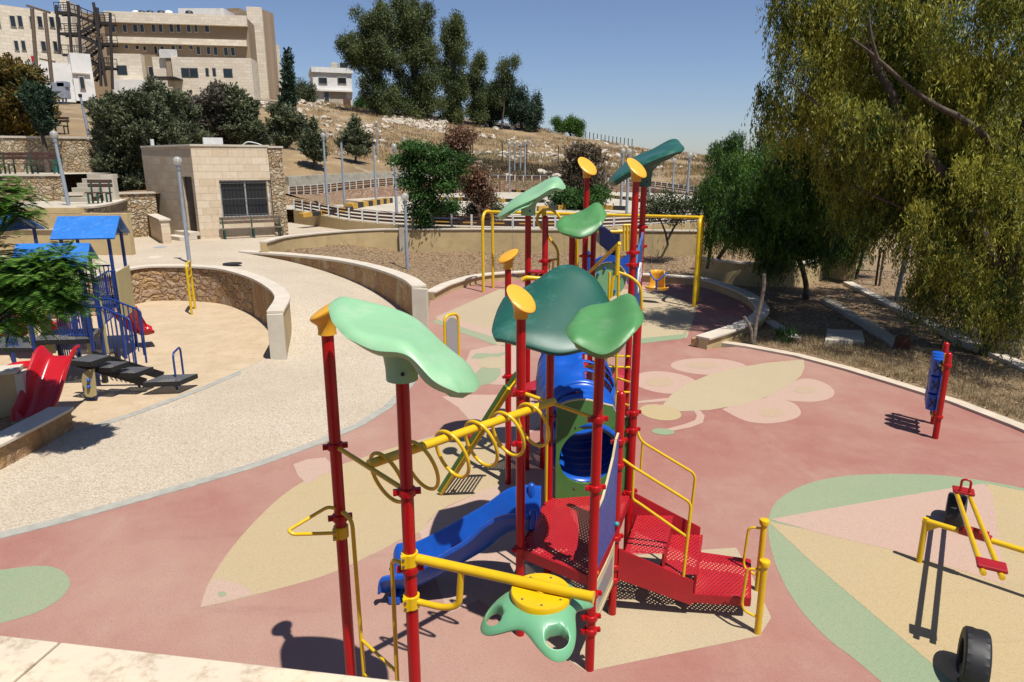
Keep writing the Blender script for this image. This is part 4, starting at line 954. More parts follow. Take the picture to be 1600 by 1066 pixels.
# triangular handle on the first post
zz = zt(525, 795, 4.35)
hA = [at(526, 795, 4.33), at(512, 792, 4.3), at(450, 829, 4.15), at(458, 835, 4.13), at(524, 833, 4.3)]
MB().tube(rounded(hA, .04), .0125, 9).build('triangle_handle', M['yellow'], PS, smooth=60)
def clamp(p, z, m='yellow'):
    MB().lathe([(PR+.002, z-.045), (PR+.012, z-.042), (PR+.012, z+.042), (PR+.002, z+.045)], (p[0], p[1], 0), 20).box(V(p[0]-.03, p[1]-PR-.005, z), (.035, .03, .085), .2).build('clamp', M[m], PS, smooth=40)
    for dz in (-.022, .022): MB().lathe([(.009, 0), (.009, .005), (.002, .008)], V(p[0]-.03, p[1]-PR-.021, z+dz), 8, M=Matrix.Rotation(R(90), 3, 'X')).build('bolt', M['chrome'], PS)
clamp(P1, zt(534, 830, 4.35)); clamp(P2, zt(640, 872, 3.78)); clamp(P2, zt(643, 938, 3.78))
# vertical grab tubes and rungs between first and second post
l1 = [V(*P1, zt(534, 822, 4.35))+V(.03, -.03, 0), at(549, 812, 4.22), at(558, 850, 4.2), V(*at(566, 1000, 4.18).xy, 0)+V(0, 0, .25)]
q1_ = at(550, 812, 4.22); q2_ = at(612, 872, 3.9)
MB().tube(rounded([V(*P1, q1_.z), V(q1_.x, q1_.y, q1_.z), V(q1_.x+.02, q1_.y, .1)], .07), .0145, 10).build('grab_pole', M['yellow'], PS, smooth=60)
MB().tube(rounded([V(*P2, q2_.z), V(q2_.x, q2_.y, q2_.z), V(q2_.x-.005, q2_.y, .1)], .06), .0145, 10).build('grab_pole', M['yellow'], PS, smooth=60)
for v1, v2 in ((1000, 1036), (1052, 1090), (1110, 1150)):
    a = at(569, v1, q1_.y); b = at(615, v2, q2_.y); MB().tube([V(q1_.x+.015, q1_.y, a.z), V(q2_.x-.004, q2_.y, a.z)], .012, 8).build('rung', M['yellow'], PS, smooth=60)
# spinner arm and three-lobed hand grip
az = zt(640, 872, 3.78); aend = at(928, 935, 3.38); aend.z = az
MB().tube([V(*P2, az)+V(.03, 0, 0), aend-(aend-V(*P2, az)).normalized()*.02, aend], [.031, .031, .036], 18).build('spinner_arm', M['yellow'], PS, smooth=50)
zlo = zt(643, 938, 3.78); ad = (aend-V(*P2, az)).normalized()
brk = [V(*P2, zlo)+ad*.04, V(*P2, zlo)+ad*.22+V(0, 0, -.0), V(*P2, zlo)+ad*.33+V(0, 0, .04), V(*P2, az)+ad*.35]
MB().tube(rounded(brk, .1, 8), .021, 12).build('arm_brace', M['yellow'], PS, smooth=60)
KS = 1.27
gc = at(848, 938, 3.52); gc = V(*P2, az)+ad*((gc-V(*P2, az)).dot(ad)); gz = az-.085
NG = 96; vs = []; fs = []
lobes = [R(196), R(286), R(30)]
def lobe_r(th):
    r = .145*KS
    for lc in lobes:
        d = math.atan2(math.sin(th-lc), math.cos(th-lc)); r += .142*KS*math.exp(-(d/.58)**2)
    return r
rad = [0, .25, .45, .6, .72, .85, .95, 1.0]
def gpt(th, f, top):
    R_ = lobe_r(th); r = R_*f; dr = max(0, (r-.1)); z = gz-dr*dr*1.6-.12*dr
    z += (.04 if top else -.045)*math.sqrt(max(0, 1-f**5))
    return V(gc.x+r*math.cos(th), gc.y+r*math.sin(th), z)
ring_f = [.30, .42, .5, .56, .62, .68, .73, .78, .83, .88, .92, .96, .985, 1.0]
holes = []
for top in (True, False):
    for f in ring_f:
        for k in range(NG): vs.append(gpt(2*math.pi*k/NG, f, top))
nr = len(ring_f)
def hole(th, f):
    r = lobe_r(th)*f
    for lc in lobes:
        dx = r*math.cos(th-lc)-.222*KS; dy = r*math.sin(th-lc)
        if (dx/.043)**2+(dy/.066)**2 < 1: return True
    return False
hm = {}
for i in range(nr-1):
    for k in range(NG):
        hm[i, k] = hole(2*math.pi*(k+.5)/NG, (ring_f[i]+ring_f[i+1])/2)
def idx(t, i, k): return t*nr*NG+i*NG+k % NG
for i in range(nr-1):
    for k in range(NG):
        if hm[i, k]: continue
        fs.append((idx(0, i, k), idx(0, i, k+1), idx(0, i+1, k+1), idx(0, i+1, k))); fs.append((idx(1, i, k), idx(1, i+1, k), idx(1, i+1, k+1), idx(1, i, k+1)))
        for (di, dk, e) in ((-1, 0, ((i, k), (i, k+1))), (1, 0, ((i+1, k), (i+1, k+1))), (0, -1, ((i, k), (i+1, k))), (0, 1, ((i, k+1), (i+1, k+1)))):
            if hm.get((i+di, (k+dk) % NG), False): a, b = e; fs.append((idx(0, *a), idx(0, *b), idx(1, *b), idx(1, *a)))
for k in range(NG): fs.append((idx(0, nr-1, k), idx(0, nr-1, k+1), idx(1, nr-1, k+1), idx(1, nr-1, k))); fs.append((idx(0, 0, k), idx(1, 0, k), idx(1, 0, k+1), idx(0, 0, k+1)))
for i in range(nr):      # pull the jagged rim of each hand hole onto an ellipse
    for k in range(NG):
        cells = [hm.get((i+a, (k+b_) % NG), False) for a in (-1, 0) for b_ in (-1, 0)]
        if any(cells) and not all(cells):
            th = 2*math.pi*k/NG; r = lobe_r(th)*ring_f[i]; lc = min(lobes, key=lambda q: abs(math.atan2(math.sin(th-q), math.cos(th-q))))
            dx = r*math.cos(th-lc)-.222*KS; dy = r*math.sin(th-lc); qq = math.sqrt((dx/.045)**2+(dy/.067)**2)+1e-6
            nx, ny = .222*KS+dx/qq, dy/qq; rn_ = math.hypot(nx, ny); tn = lc+math.atan2(ny, nx); f_ = rn_/lobe_r(tn)
            for s_i, tp_ in ((0, True), (1, False)): vs[idx(s_i, i, k)] = gpt(tn, f_, tp_)
sp_ = MB().add(vs, fs).build('spinner_grip', M['grip'], PS, smooth=80)
md = sp_.modifiers.new('s', 'SUBSURF'); md.levels = 1; md.render_levels = 2
MB().lathe([(.175, -.01), (.178, .050), (.172, .058), (.03, .055), (.03, .06), (.02, .065)], (gc.x, gc.y, gz), 36).build('spinner_disc', M['yellow'], PS, smooth=40)
MB().tube([V(gc.x, gc.y, gz), V(gc.x, gc.y, az)], .018, 10).build('spinner_axle', M['yellow'], PS, smooth=40)
for k in range(7):
    th = 2*math.pi*k/7+.2; MB().lathe([(.008, 0), (.008, .005), (.002, .007)], (gc.x+.14*math.cos(th), gc.y+.14*math.sin(th), gz+.054), 8).build('bolt', M['chrome'], PS)
# inclined climber from the back tower down to the left
d0, d1 = at(803, 596, 7.9), gp(700, 757, 0.02)
for off in (-.3, .3):
    sv = V(.25, 1, 0).normalized()*off*.9
    MB().tube([d0+sv, d1+sv], .028, 10).build('climber_rail', M['yellow'], PS, smooth=60)
    MB().bar(d0+sv+V(-.03, 0, .03), d1+sv+V(-.03, 0, .03), .03, .045).build('climber_side', M['pgreen'], PS)
for k in range(9):
    c = d0.lerp(d1, (k+.5)/9); sv = V(.25, 1, 0).normalized()*.27; MB().tube([c+sv, c-sv], .013, 8).build('rung', M['yellow'], PS, smooth=60)
MB().lathe([(.03, -.03), (.04, 0), (.03, .03)], d0.lerp(d1, .5)+V(-.1, -.2, .06), 12).build('knob', M['redsolid'], PS, smooth=50)
# ladder and arch beside the tall posts
for u in (951, 965.5):
    MB().tube([at(u+1.5, 425, 8.1), V(*at(u-3, 660, 8.1).xy, .02)], .017, 10).build('ladder_rail', M['yellow'], PS, smooth=60)
for v in (557, 574, 613): MB().tube([at(945, v-1, 8.1), at(984, v, 8.25)], .013, 8).build('rung', M['yellow'], PS, smooth=60)
for v in (591, 628): MB().tube(rounded([at(964, v, 8.1), at(972, v+2, 8.0), at(984, v+6, 8.25)], .1), .013, 8).build('rung', M['yellow'], PS, smooth=60)
MB().tube(rounded([at(964, 425, 8.1), at(985, 432, 8.1), at(1001, 446, 8.05), at(1003, 475, 8.05), at(1000, 520, 8.05)], .12), .018, 10).build('arch_rail', M['yellow'], PS, smooth=60)
MB().tube([at(966, 384, 8.1), at(964, 430, 8.1)], .028, 12).build('arch_post', M['yellow'], PS, smooth=60)
MB().tube([at(968, 380, 8.1), at(922, 424, 8.9), at(905, 440, 9.2)], .022, 10).build('arch_rail', M['yellow'], PS, smooth=60)
MB().tube(rounded([at(965, 425, 8.1), at(957, 440, 8.1), at(955, 465, 8.1)], .1), .018, 10).build('arch_rail', M['yellow'], PS, smooth=60)
# curved yellow guard rails on the left of the back tower
for pts in ([(850, 328, 9.3), (842, 334, 9.3), (838, 343, 9.3), (846, 357, 9.3), (858, 372, 9.3), (872, 390, 9.3), (872, 426, 9.3)], [(850, 328, 9.3), (862, 327, 9.3), (872, 336, 9.3), (884, 353, 9.3), (898, 376, 9.3), (899, 388, 9.3), (899, 430, 9.3)]):
    MB().tube(rounded([at(*p) for p in pts], .08), .019, 10).build('guard_rail', M['yellow'], PS, smooth=60)
MB().tube([at(850, 326, 9.3), at(851, 440, 9.3)], .03, 10).build('guard_post', M['yellow'], PS, smooth=60)
MB().tube([at(855, 407, 9.2), at(872, 405, 9.2)], .016, 8).build('guard_rail', M['yellow'], PS, smooth=60)
for u in (858, 864): MB().tube([at(u, 407, 9.2), at(u, 440, 9.2)], .010, 8).build('baluster', M['yellow'], PS, smooth=60)
for u in (896, 902): MB().tube([at(u, 358, 9.8), at(u, 430, 9.8)], .018, 8).build('guard_post', M['yellow'], PS, smooth=60)
vv = at(838, 432, 8.9)
MB().lathe([(.02, -.1), (.02, .04), (.05, .05), (.11, .055), (.11, .075), (.04, .085), (.002, .09)], vv, 12).build('steering_wheel', M['redsolid'], PS, smooth=50)
MB().tube(rounded([at(816, 438, 8.7), at(822, 434, 8.7), at(848, 436, 8.7), at(862, 428, 8.9)], .05), .03, 10).build('guard_rail', M['yellow'], PS, smooth=60)
# blue arch panel with green disc
ac = at(951, 438, 10.8); RA = .40
def ringpoly(c, r0, r1, a0, a1, n=26):
    o_ = [c+V(r1*math.cos(R(a0+(a1-a0)*k/n)), 0, r1*math.sin(R(a0+(a1-a0)*k/n))) for k in range(n+1)]
    i_ = [c+V(r0*math.cos(R(a0+(a1-a0)*k/n)), 0, r0*math.sin(R(a0+(a1-a0)*k/n))) for k in range(n+1)]
    return o_, i_
o_, i_ = ringpoly(ac, .30, RA, -10, 190)
mb = MB()
for k in range(len(o_)-1): mb.slab([o_[k], o_[k+1], i_[k+1], i_[k]], .06, V(0, -1, 0))
arch = mb.build('arch_panel', M['blue'], PS)
for sx in (-1, 1):
    MB().slab([ac+V(sx*x, .02, z) for x, z in ((.2, .33), (.26, .38), (.33, .47), (.39, .47), (.39, .36), (.36, .22), (.30, .2))], .04, V(0, -1, 0)).build('arch_fin', M['blue'], arch)
MB().slab([ac+V(.28*math.cos(2*math.pi*k/28), .03, .28*math.sin(2*math.pi*k/28)) for k in range(28)], .03, V(0, -1, 0)).build('disc', mat('disc_green', (.20, .45, .22), .5, var=.1), arch)
for a in (60, 110, 150, 20, 250, 300): MB().lathe([(.022, 0), (.022, .02), (.01, .03)], ac+V(.2*math.cos(R(a)), .01, .2*math.sin(R(a))), 8, M=Matrix.Rotation(R(90), 3, 'X')).build('knob', M['blue'], arch)
# wavy blue panel on the right of the tall posts (seen nearly edge-on)
wv0 = at(1000, 460, 8.35)
pts = [V(U_[0]+.04, U_[1]+.05, z) for z in (1.35, 2.95)]
a0, a1 = V(U_[0]+.05, U_[1]+.05, 0), V(V_[0]+.0, V_[1]-.05, 0)
prof_ = [(0, 3.32), (.12, 3.22), (.25, 3.27), (.4, 3.18), (.55, 3.22), (.7, 3.12), (.85, 3.14), (1, 3.02)]
P_ = [a0+V(0, 0, 2.2), a1+V(0, 0, 2.2)]+[a1.lerp(a0, t)+V(0, 0, z) for t, z in prof_]
wn = (a1-a0).normalized(); wn = V(-wn.y, wn.x, 0)
wp = MB().slab(P_, .03, wn).build('wave_panel', mat('wave_blue', (.03, .11, .32), .5), PS, bevel=.004)
sw = MB()
for k in range(3):
    c = a0.lerp(a1, .3+.2*k); rr = .16-.03*k
    pth = [c+V(0, 0, 2.72+.1*math.sin(k))+(a1-a0).normalized()*(rr*math.cos(R(j*14)))*(1-j/34)+V(0, 0, rr*1.5*math.sin(R(j*14))*(1-j/34)) for j in range(26)]
    for sg in (-1, 1): sw.tube([p+wn*.02*sg for p in pth], .012, 6)
sw.build('swirl', M['white'], wp)
# dark blue hood of the farthest slide with yellow bars
MB().slab([at(u, v, 11.2) for u, v in [(933, 352), (940, 351), (950, 358), (958, 368), (966, 395), (968, 412), (955, 410), (945, 388), (934, 380)]], .5, V(0, -1, 0)).build('slide_hood', M['darkblue'], PS, bevel=.02)
MB().slab([at(u, v, 11.6) for u, v in [(950, 360), (967, 359), (967, 395), (952, 395)]], .3, V(0, -1, 0)).build('slide_hood', M['darkblue'], PS, bevel=.02)
MB().tube([at(934, 363, 11.), at(975, 362, 11.)], .03, 8).build('guard_rail', M['yellow'], PS, smooth=60)
for u in (975, 980, 985): MB().tube([at(u, 352, 10.8), at(u, 392, 10.8)], .02, 8).build('baluster', M['yellow'], PS, smooth=60)
MB().tube([at(974, 352, 10.8), at(986, 352, 10.8)], .02, 8).build('guard_rail', M['yellow'], PS, smooth=60)
# red decks and clutter seen through the gap under the canopies
MB().tube([at(915, 573, 8.9), at(940, 570, 8.9)], .02, 8).build('guard_rail', M['yellow'], PS, smooth=60)
# ------------------------------------------------------------------ swing set
sw_ = thing('swing_frame', 'long yellow swing frame with rounded end legs on the round play area', 'swing', (2.5, 21.5, 0))
bz = 2.66
sl_, sr_ = V(-.82, 23.3, 0), V(5.68, 20.75, 0)
bdir = (sr_-sl_).normalized(); bn_ = V(-bdir.y, bdir.x, 0)
for c, sgn in ((sl_, 1), (sr_, -1)):
    a, b = c-bn_*.42, c+bn_*.42
    MB().tube(rounded([V(a.x, a.y, 0), V(a.x, a.y, bz+.02)-bn_*.0, V(b.x, b.y, bz+.02), V(b.x, b.y, 0)], .38, 10), .05 if sgn == 1 else .055, 14).build('leg_frame', M['yellow'], sw_, smooth=60)
MB().tube([V(sl_.x, sl_.y, bz), V(sr_.x, sr_.y, bz)], .05, 14).build('top_beam', M['yellow'], sw_, smooth=60)
def on_beam(u):
    r = ray(u, 335); k = r.x/r.y
    t = (sl_.x-k*sl_.y)/(k*bdir.y-bdir.x); return sl_+bdir*t
def chain(a, b, parent):
    mb = MB(); a, b = Vector(a), Vector(b); n = int((b-a).length/.05)
    for k in range(n):
        p, q = a.lerp(b, k/n), a.lerp(b, (k+.9)/n); s_ = V(.009, 0, 0) if k % 2 else V(0, .009, 0)
        mb.tube([p, p.lerp(q, .5)+s_, q, p.lerp(q, .5)-s_], .004, 4, closed=True)
    mb.build('chain', M['steel'], parent)
for (ua, ub, kind) in ((801, 822, 0), (883, 905, 0), (940, 961, 0), (1022, 1047, 1)):
    pa, pb = on_beam(ua), on_beam(ub)
    if kind == 0:
        zsq = .55
        for p in (pa, pb): chain(V(p.x, p.y, bz), V(p.x, p.y, zsq+.05), sw_)
        m_ = pa.lerp(pb, .5); st_ = curve([V(pa.x, pa.y, zsq+.06), pa.lerp(pb, .2)+V(0, 0, zsq), m_+V(0, 0, zsq-.04), pa.lerp(pb, .8)+V(0, 0, zsq), V(pb.x, pb.y, zsq+.06)], 4)
        mb = MB()
        for p, q in zip(st_, st_[1:]): mb.bar(p, q, .16, .012)
        mb.build('swing_seat', M['black'], sw_)
    else:
        c = pa.lerp(pb, .5); cz_ = at(1033, 452, c.y).z
        for p in (pa, pb): chain(V(p.x, p.y, bz), V(p.x, p.y, cz_+.62), sw_)
        seat = MB()
        fw_ = -bn_*1.0
        if fw_.y > 0: fw_ = -fw_
        sd2 = bdir
        def Q(a, b, z): return c+sd2*a+fw_*b+V(0, 0, cz_+z)
        NB = 14; vs = []; fs = []
        rows_ = [(.06, .16, .17, .62, 0), (.05, .17, .2, .5, 0), (.02, .18, .2, .3, 0), (.0, .19, .2, .12, 0), (.06, .2, .19, .04, 0), (.2, .26, .1, .0, 0), (.3, .30, .0, .06, 0), (.33, .30, 0, .09, 0)]
        for (f_, hw, wrap, z_, _) in rows_:
            for k in range(NB+1):
                s_ = -1+2*k/NB; vs.append(Q(hw*1.25*s_, f_+wrap*abs(s_)**3, z_+(.05*abs(s_)**2 if z_ < .1 else 0)))
        for i in range(len(rows_)-1):
            for k in range(NB): fs.append((i*(NB+1)+k, i*(NB+1)+k+1, (i+1)*(NB+1)+k+1, (i+1)*(NB+1)+k))
        o = MB().add(vs, fs).build('bucket_seat', M['ycap'], sw_, smooth=60); md = o.modifiers.new('t', 'SOLIDIFY'); md.thickness = .025; md.offset = 0
        hn = MB()
        hn.tube(curve([Q(-.26, .16, .56), Q(-.2, .26, .48), Q(-.08, .33, .36), Q(0, .35, .33), Q(.08, .33, .36), Q(.2, .26, .48), Q(.26, .16, .56)], 5), .022, 8)
        hn.bar(Q(0, .36, .36), Q(0, .33, .02), .06, .03); hn.build('harness', M['blue'], o)
# ------------------------------------------------------------------ seesaw frame with two planks
ss = thing('seesaw', 'yellow seesaw with red seats on a horizontal bar, far-left plank of the pair', 'seesaw', (4.8, 6.4, 0))
k0 = V(4.44, 6.61, 0); hb_ = .5; piv = gp(1525, 829, .56); bdv = (V(piv.x, piv.y, 0)-k0).normalized()
kend = k0+bdv*2.6
MB().tube([V(k0.x, k0.y, 0), V(k0.x, k0.y, hb_+.03)], .03, 14).build('post', M['yellow'], ss, smooth=50)
MB().tube([V(kend.x, kend.y, 0), V(kend.x, kend.y, hb_+.03)], .03, 14).build('post', M['yellow'], ss, smooth=50)
MB().tube([V(k0.x, k0.y, hb_)-bdv*.03, V(kend.x, kend.y, hb_)+bdv*.03], .03, 16).build('cross_bar', M['yellow'], ss, smooth=50)
MB().slab([V(k0.x, k0.y, hb_-.02), V(k0.x, k0.y, hb_-.14), V(k0.x, k0.y, hb_-.02)+bdv*.14], .012).build('gusset', M['yellow'], ss)
def plank(parent, pivot, near_, far_):
    d = (near_-far_); d.normalize(); s_ = V(-d.y, d.x, 0).normalized()*.065
    for sg in (-1, 1):
        MB().tube([far_+s_*sg, near_+s_*sg], .024, 14).build('plank_tube', M['yellow'], parent, smooth=50)
        MB().lathe([(.0245, 0), (.0245, .004), (.002, .006)], near_+s_*sg, 14, M=d.to_track_quat('Z', 'Y').to_matrix()).build('tube_cap', M['yellow'], parent)
    MB().tube([pivot-bdv*.14+V(0, 0, -.05), pivot+bdv*.14+V(0, 0, -.05)], .042, 16).box(pivot+V(0, 0, -.02), (.22, .1, .05), math.atan2(bdv.y, bdv.x)).build('pivot', M['redsolid'], parent, smooth=50)
    for end, sg in ((near_, -1), (far_, 1)):
        c = end+d*sg*.13+V(0, 0, .045)
        ax_ = Matrix(((s_.normalized().x, d.x, 0), (s_.normalized().y, d.y, 0), (0, 0, 1)))
        MB().box(c, (.22, .16, .035), 0, M=ax_).build('seat', M['redsolid'], parent, bevel=.012)
        if sg == 1:
            h0 = c+d*.12
            MB().tube(rounded([h0-s_*.7, h0-s_*.7+V(0, 0, .17), h0+s_*.7+V(0, 0, .17), h0+s_*.7], .05, 6), .0135, 10).build('handle', M['red'], parent, smooth=60)
            MB().box(h0, (.2, .04, .03), 0, M=ax_).build('handle_base', M['redsolid'], parent, bevel=.006)
near_end = at(1551, 899, 5.02); far_end = V(*(2*piv-near_end).xy, 0)+V(0, 0, .30)
far_end = at(1503, 768, 7.45)
plank(ss, piv+V(0, 0, .0), near_end, far_end)
ss2 = thing('seesaw_plank', 'second yellow seesaw plank cut off by the right edge of the photo', 'seesaw', (6.1, 6.2, 0))
off2 = bdv*1.0
plank(ss2, piv+off2, near_end+off2, far_end+off2)
def tyre(c, ax_ang, Rr=.29, wd=.19, label='', tilt=0):
    t = thing('tyre', label, 'tyre', (c[0], c[1], 0)); n = 56; prof = []
    Mx = Matrix.Rotation(ax_ang, 3, 'Z') @ Matrix.Rotation(R(90), 3, 'Y')
    for a, r in ((-.5, .62), (-.52, .72), (-.53, .84), (-.5, .93), (-.42, .985), (-.2, 1.0), (0, 1.0), (.2, 1.0), (.42, .985), (.5, .93), (.53, .84), (.52, .72), (.5, .62), (.42, .61), (.40, .8), (.3, .93), (-.3, .93), (-.40, .8), (-.42, .61)): prof.append((r*Rr, a*wd))
    vs = []; m_ = len(prof)
    for k in range(n):
        th = 2*math.pi*k/n
        for q, (r, z) in enumerate(prof):
            rr = r-(.006 if (k % 2 == 0 and q in (4, 5, 7, 8)) else 0)-(.005 if q == 6 else 0); vs.append(Mx @ V(rr*math.cos(th), rr*math.sin(th), z)+Vector(c))
    fs = [(k*m_+q, k*m_+(q+1) % m_, ((k+1) % n)*m_+(q+1) % m_, ((k+1) % n)*m_+q) for k in range(n) for q in range(m_)]
    MB().add(vs, fs).build('tread', M['black'], t, smooth=28)
    return t
tyre((3.86, 4.86, .17), R(-30), label='half buried black tyre under the raised near end of the seesaw', Rr=.275, wd=.18)
tyre((far_end.x-.02, far_end.y+.02, .12), R(-34), label='half buried black tyre under the low far end of the seesaw', Rr=.24)
tyre((far_end.x+off2.x-.02, far_end.y+off2.y+.05, .14), R(-34), label='half buried black tyre at the right edge of the photo', Rr=.30)
# ------------------------------------------------------------------ noughts and crosses roller stand
rp = thing('roller_panel', 'red posts with blue noughts and crosses rollers near the right kerb', 'play panel', (6.8, 10.3, 0))
ra = gp(1461, 685, 0); za_ = at(1482, 551, ra.y).z
rb = gp(1479, 535, za_); rb.z = 0
for p in (ra, rb):
    MB().lathe([(.045, 0), (.045, za_-.04), (.04, za_-.015), (.025, za_), (.002, za_+.004)], (p.x, p.y, 0), 20).build('post', M['red'], rp, smooth=50)
    for z in (za_-.2, .36): MB().lathe([(.046, z-.025), (.062, z-.02), (.064, z), (.062, z+.02), (.046, z+.025)], (p.x, p.y, 0), 20).build('collar', M['red'], rp, smooth=40)
rd = (rb-ra); Ln = rd.length; rd.normalize(); rn = V(-rd.y, rd.x, 0)
oc = ra+rn*.10
for z in (za_-.22, .36): MB().tube([ra+rn*.09+V(0, 0, z), rb+rn*.09+V(0, 0, z)], .018, 10).build('bar', M['yellow'], rp, smooth=50)
MB().tube([ra+rn*.05+V(0, 0, za_-.02), ra+rn*.05+V(0, 0, za_-.3)], .014, 8).build('bar', M['yellow'], rp, smooth=50)
for i in range(3):
    c = oc+rd*(Ln*(.2+.3*i))
    MB().tube([c+V(0, 0, .34), c+V(0, 0, za_-.14)], .015, 8).build('roller_axle', M['blue'], rp, smooth=50)
    for j in range(3):
        z0_ = .42+j*.29; prof = []
        o = MB().lathe([(.06, z0_), (.088, z0_+.01), (.094, z0_+.135), (.088, z0_+.26), (.06, z0_+.27)], (c.x, c.y, 0), 20).build('roller', M['blue'], rp, smooth=40)
        mk = MB(); f = V(-rd.y, rd.x, 0)  # mark faces the camera
        toc = (V(0, 0, 0)-V(c.x, c.y, 0)).normalized(); sdv = V(-toc.y, toc.x, 0); cc = c+toc*.093+V(0, 0, z0_+.135)
        if (i+j) % 2 == 0 or i == 0:
            mk.bar(cc-sdv*.05-V(0, 0, .07), cc+sdv*.05+V(0, 0, .07), .018, .006, up=toc); mk.bar(cc+sdv*.05-V(0, 0, .07), cc-sdv*.05+V(0, 0, .07), .018, .006, up=toc)
        else: mk.tube([cc+sdv*.045*math.cos(2*math.pi*q/16)+V(0, 0, .06*math.sin(2*math.pi*q/16)) for q in range(16)], .008, 5, closed=True)
        mk.build('roller_mark', M['black'], o)
# ------------------------------------------------------------------ distorting mirror stand
mr_ = thing('mirror_stand', 'yellow arched stand with silver play mirror behind the light green canopy', 'play panel', (-1.1, 12.7, 0))
m0 = gp(697, 607); m1 = gp(718, 600); mt_ = at(707, 494, m0.y).z
MB().tube(rounded([m0, m0+V(0, 0, mt_), m1+V(0, 0, mt_), m1], .15, 10), .028, 12).build('frame', M['yellow'], mr_, smooth=60)
md_ = (m1-m0).normalized(); pl = []
hw = (m1-m0).length/2-.035
cmid = m0.lerp(m1, .5)
pts = [cmid+md_*(-hw)+V(0, 0, .35), cmid+md_*hw+V(0, 0, .35)]+[cmid+md_*(hw*math.cos(R(a)))+V(0, 0, mt_-.2+.14*math.sin(R(a))) for a in range(0, 181, 15)]
MB().slab(pts, .02).build('mirror', M['silver'], mr_)
# ------------------------------------------------------------------ yellow hoop in the sand pit
hp_ = thing('hoop_stand', 'narrow yellow hoop standing alone in the sand pit', 'play equipment', (-9.3, 19.2, 0))
h0 = gp(300, 492, .0); h1 = gp(305, 483, .0); ht = at(296, 414, h0.y).z
MB().tube(rounded([h0, h0+V(0, 0, ht), h1+V(.0, 0, ht), h1], .12, 8), .035, 12).build('frame', M['yellow'], hp_, smooth=60)
for f in (.72, .86): MB().tube([h0+V(0, 0, ht*f), h1+V(0, 0, ht*f)], .02, 8).build('rung', M['yellow'], hp_, smooth=60)
# ------------------------------------------------------------------ blue playhouse in the sand pit
PH = thing('playhouse', 'blue and cream playhouse with gable roofs and red slides in the sand pit', 'climbing frame', (-8.5, 14, 0))
def psq(x, y, z0, z1, s_=.055, m='frameblue'): return MB().box((x, y, (z0+z1)/2), (s_, s_, z1-z0), .0).build('post', M[m], PH, bevel=.006)
def vline(u, v, Ybase): p = at(u, v, Ybase); return p
A1, A2, A3 = gp(197, 560), gp(214, 541), gp(126, 563)
A4 = A3+(A2-A1)
def gable(e1, e2, ridgez, eavez, over=.18, m='roofblue', nm='roof', dpt=None):
    # e1,e2: eave line ends (front) ; depth vector dpt
    r1 = e1+dpt*.5; r2 = e2+dpt*.5; b1 = e1+dpt; b2 = e2+dpt; ex_ = (e2-e1).normalized()*over; ov = dpt.normalized()*over
    f = [V(*(e1-ex_-ov).xy, eavez), V(*(e2+ex_-ov).xy, eavez), V(*(r2+ex_).xy, ridgez), V(*(r1-ex_).xy, ridgez)]
    g = [V(*(b1-ex_+ov).xy, eavez), V(*(b2+ex_+ov).xy, eavez), V(*(r2+ex_).xy, ridgez-.004), V(*(r1-ex_).xy, ridgez-.004)]
    o = MB().slab(f, .035).build(nm, M[m], PH, bevel=.005)
    MB().slab(g, .035).build(nm+'_back', M[m], PH, bevel=.005)
    for s1, s2, s3 in ((e1, b1, r1), (e2, b2, r2)):
        MB().slab([V(*s1.xy, eavez+.02), V(*s2.xy, eavez+.02), V(*s3.xy, ridgez-.05)], .025).build('gable_panel', M['frameblue'], PH)
    return o
zA = at(170, 372, A1.y).z
for p in (A1, A2, A3, A4): psq(p.x, p.y, 0, zA+.03)
gable(A3, A1, zA+.42, zA, dpt=(A2-A1), over=.16)
B1, B2, B3 = gp(155, 603), gp(168, 582), gp(66, 606)
B4 = B3+(B2-B1)
zB = at(127, 415, B1.y).z
for p in (B1, B2, B3, B4): psq(p.x, p.y, 0, zB+.03)
gable(B3, B1, zB+.36, zB, dpt=(B2-B1), over=.14)
C1 = gp(24, 572); zC = at(16, 366, C1.y).z
C3 = C1+V(-1.6, .1, 0); Cd = V(.15, 1.1, 0)
for p in (C1, C1+Cd, C3, C3+Cd): psq(p.x, p.y, 0, zC+.03)
gable(C3, C1, zC+.42, zC, dpt=Cd, over=.14)
def pdeck(poly, z, nm='deck'):
    mb = MB(); mb.add([V(p.x, p.y, z) for p in poly], [tuple(range(len(poly)))]); o = mb.build(nm, M['tread'], PH, uv=True)
    sk = MB()
    for a, b in zip(poly, poly[1:]+poly[:1]): sk.bar(V(a.x, a.y, z-.046), V(b.x, b.y, z-.046), .02, .085)
    sk.build(nm+'_frame', M['black'], o)
pdeck([A3, A1, A2, A4], 1.25); pdeck([B3, B1, B2, B4], .95); pdeck([B3+V(-1.2, 0, 0), B3, B4, B4+V(-1.2, 0, 0)], .8)
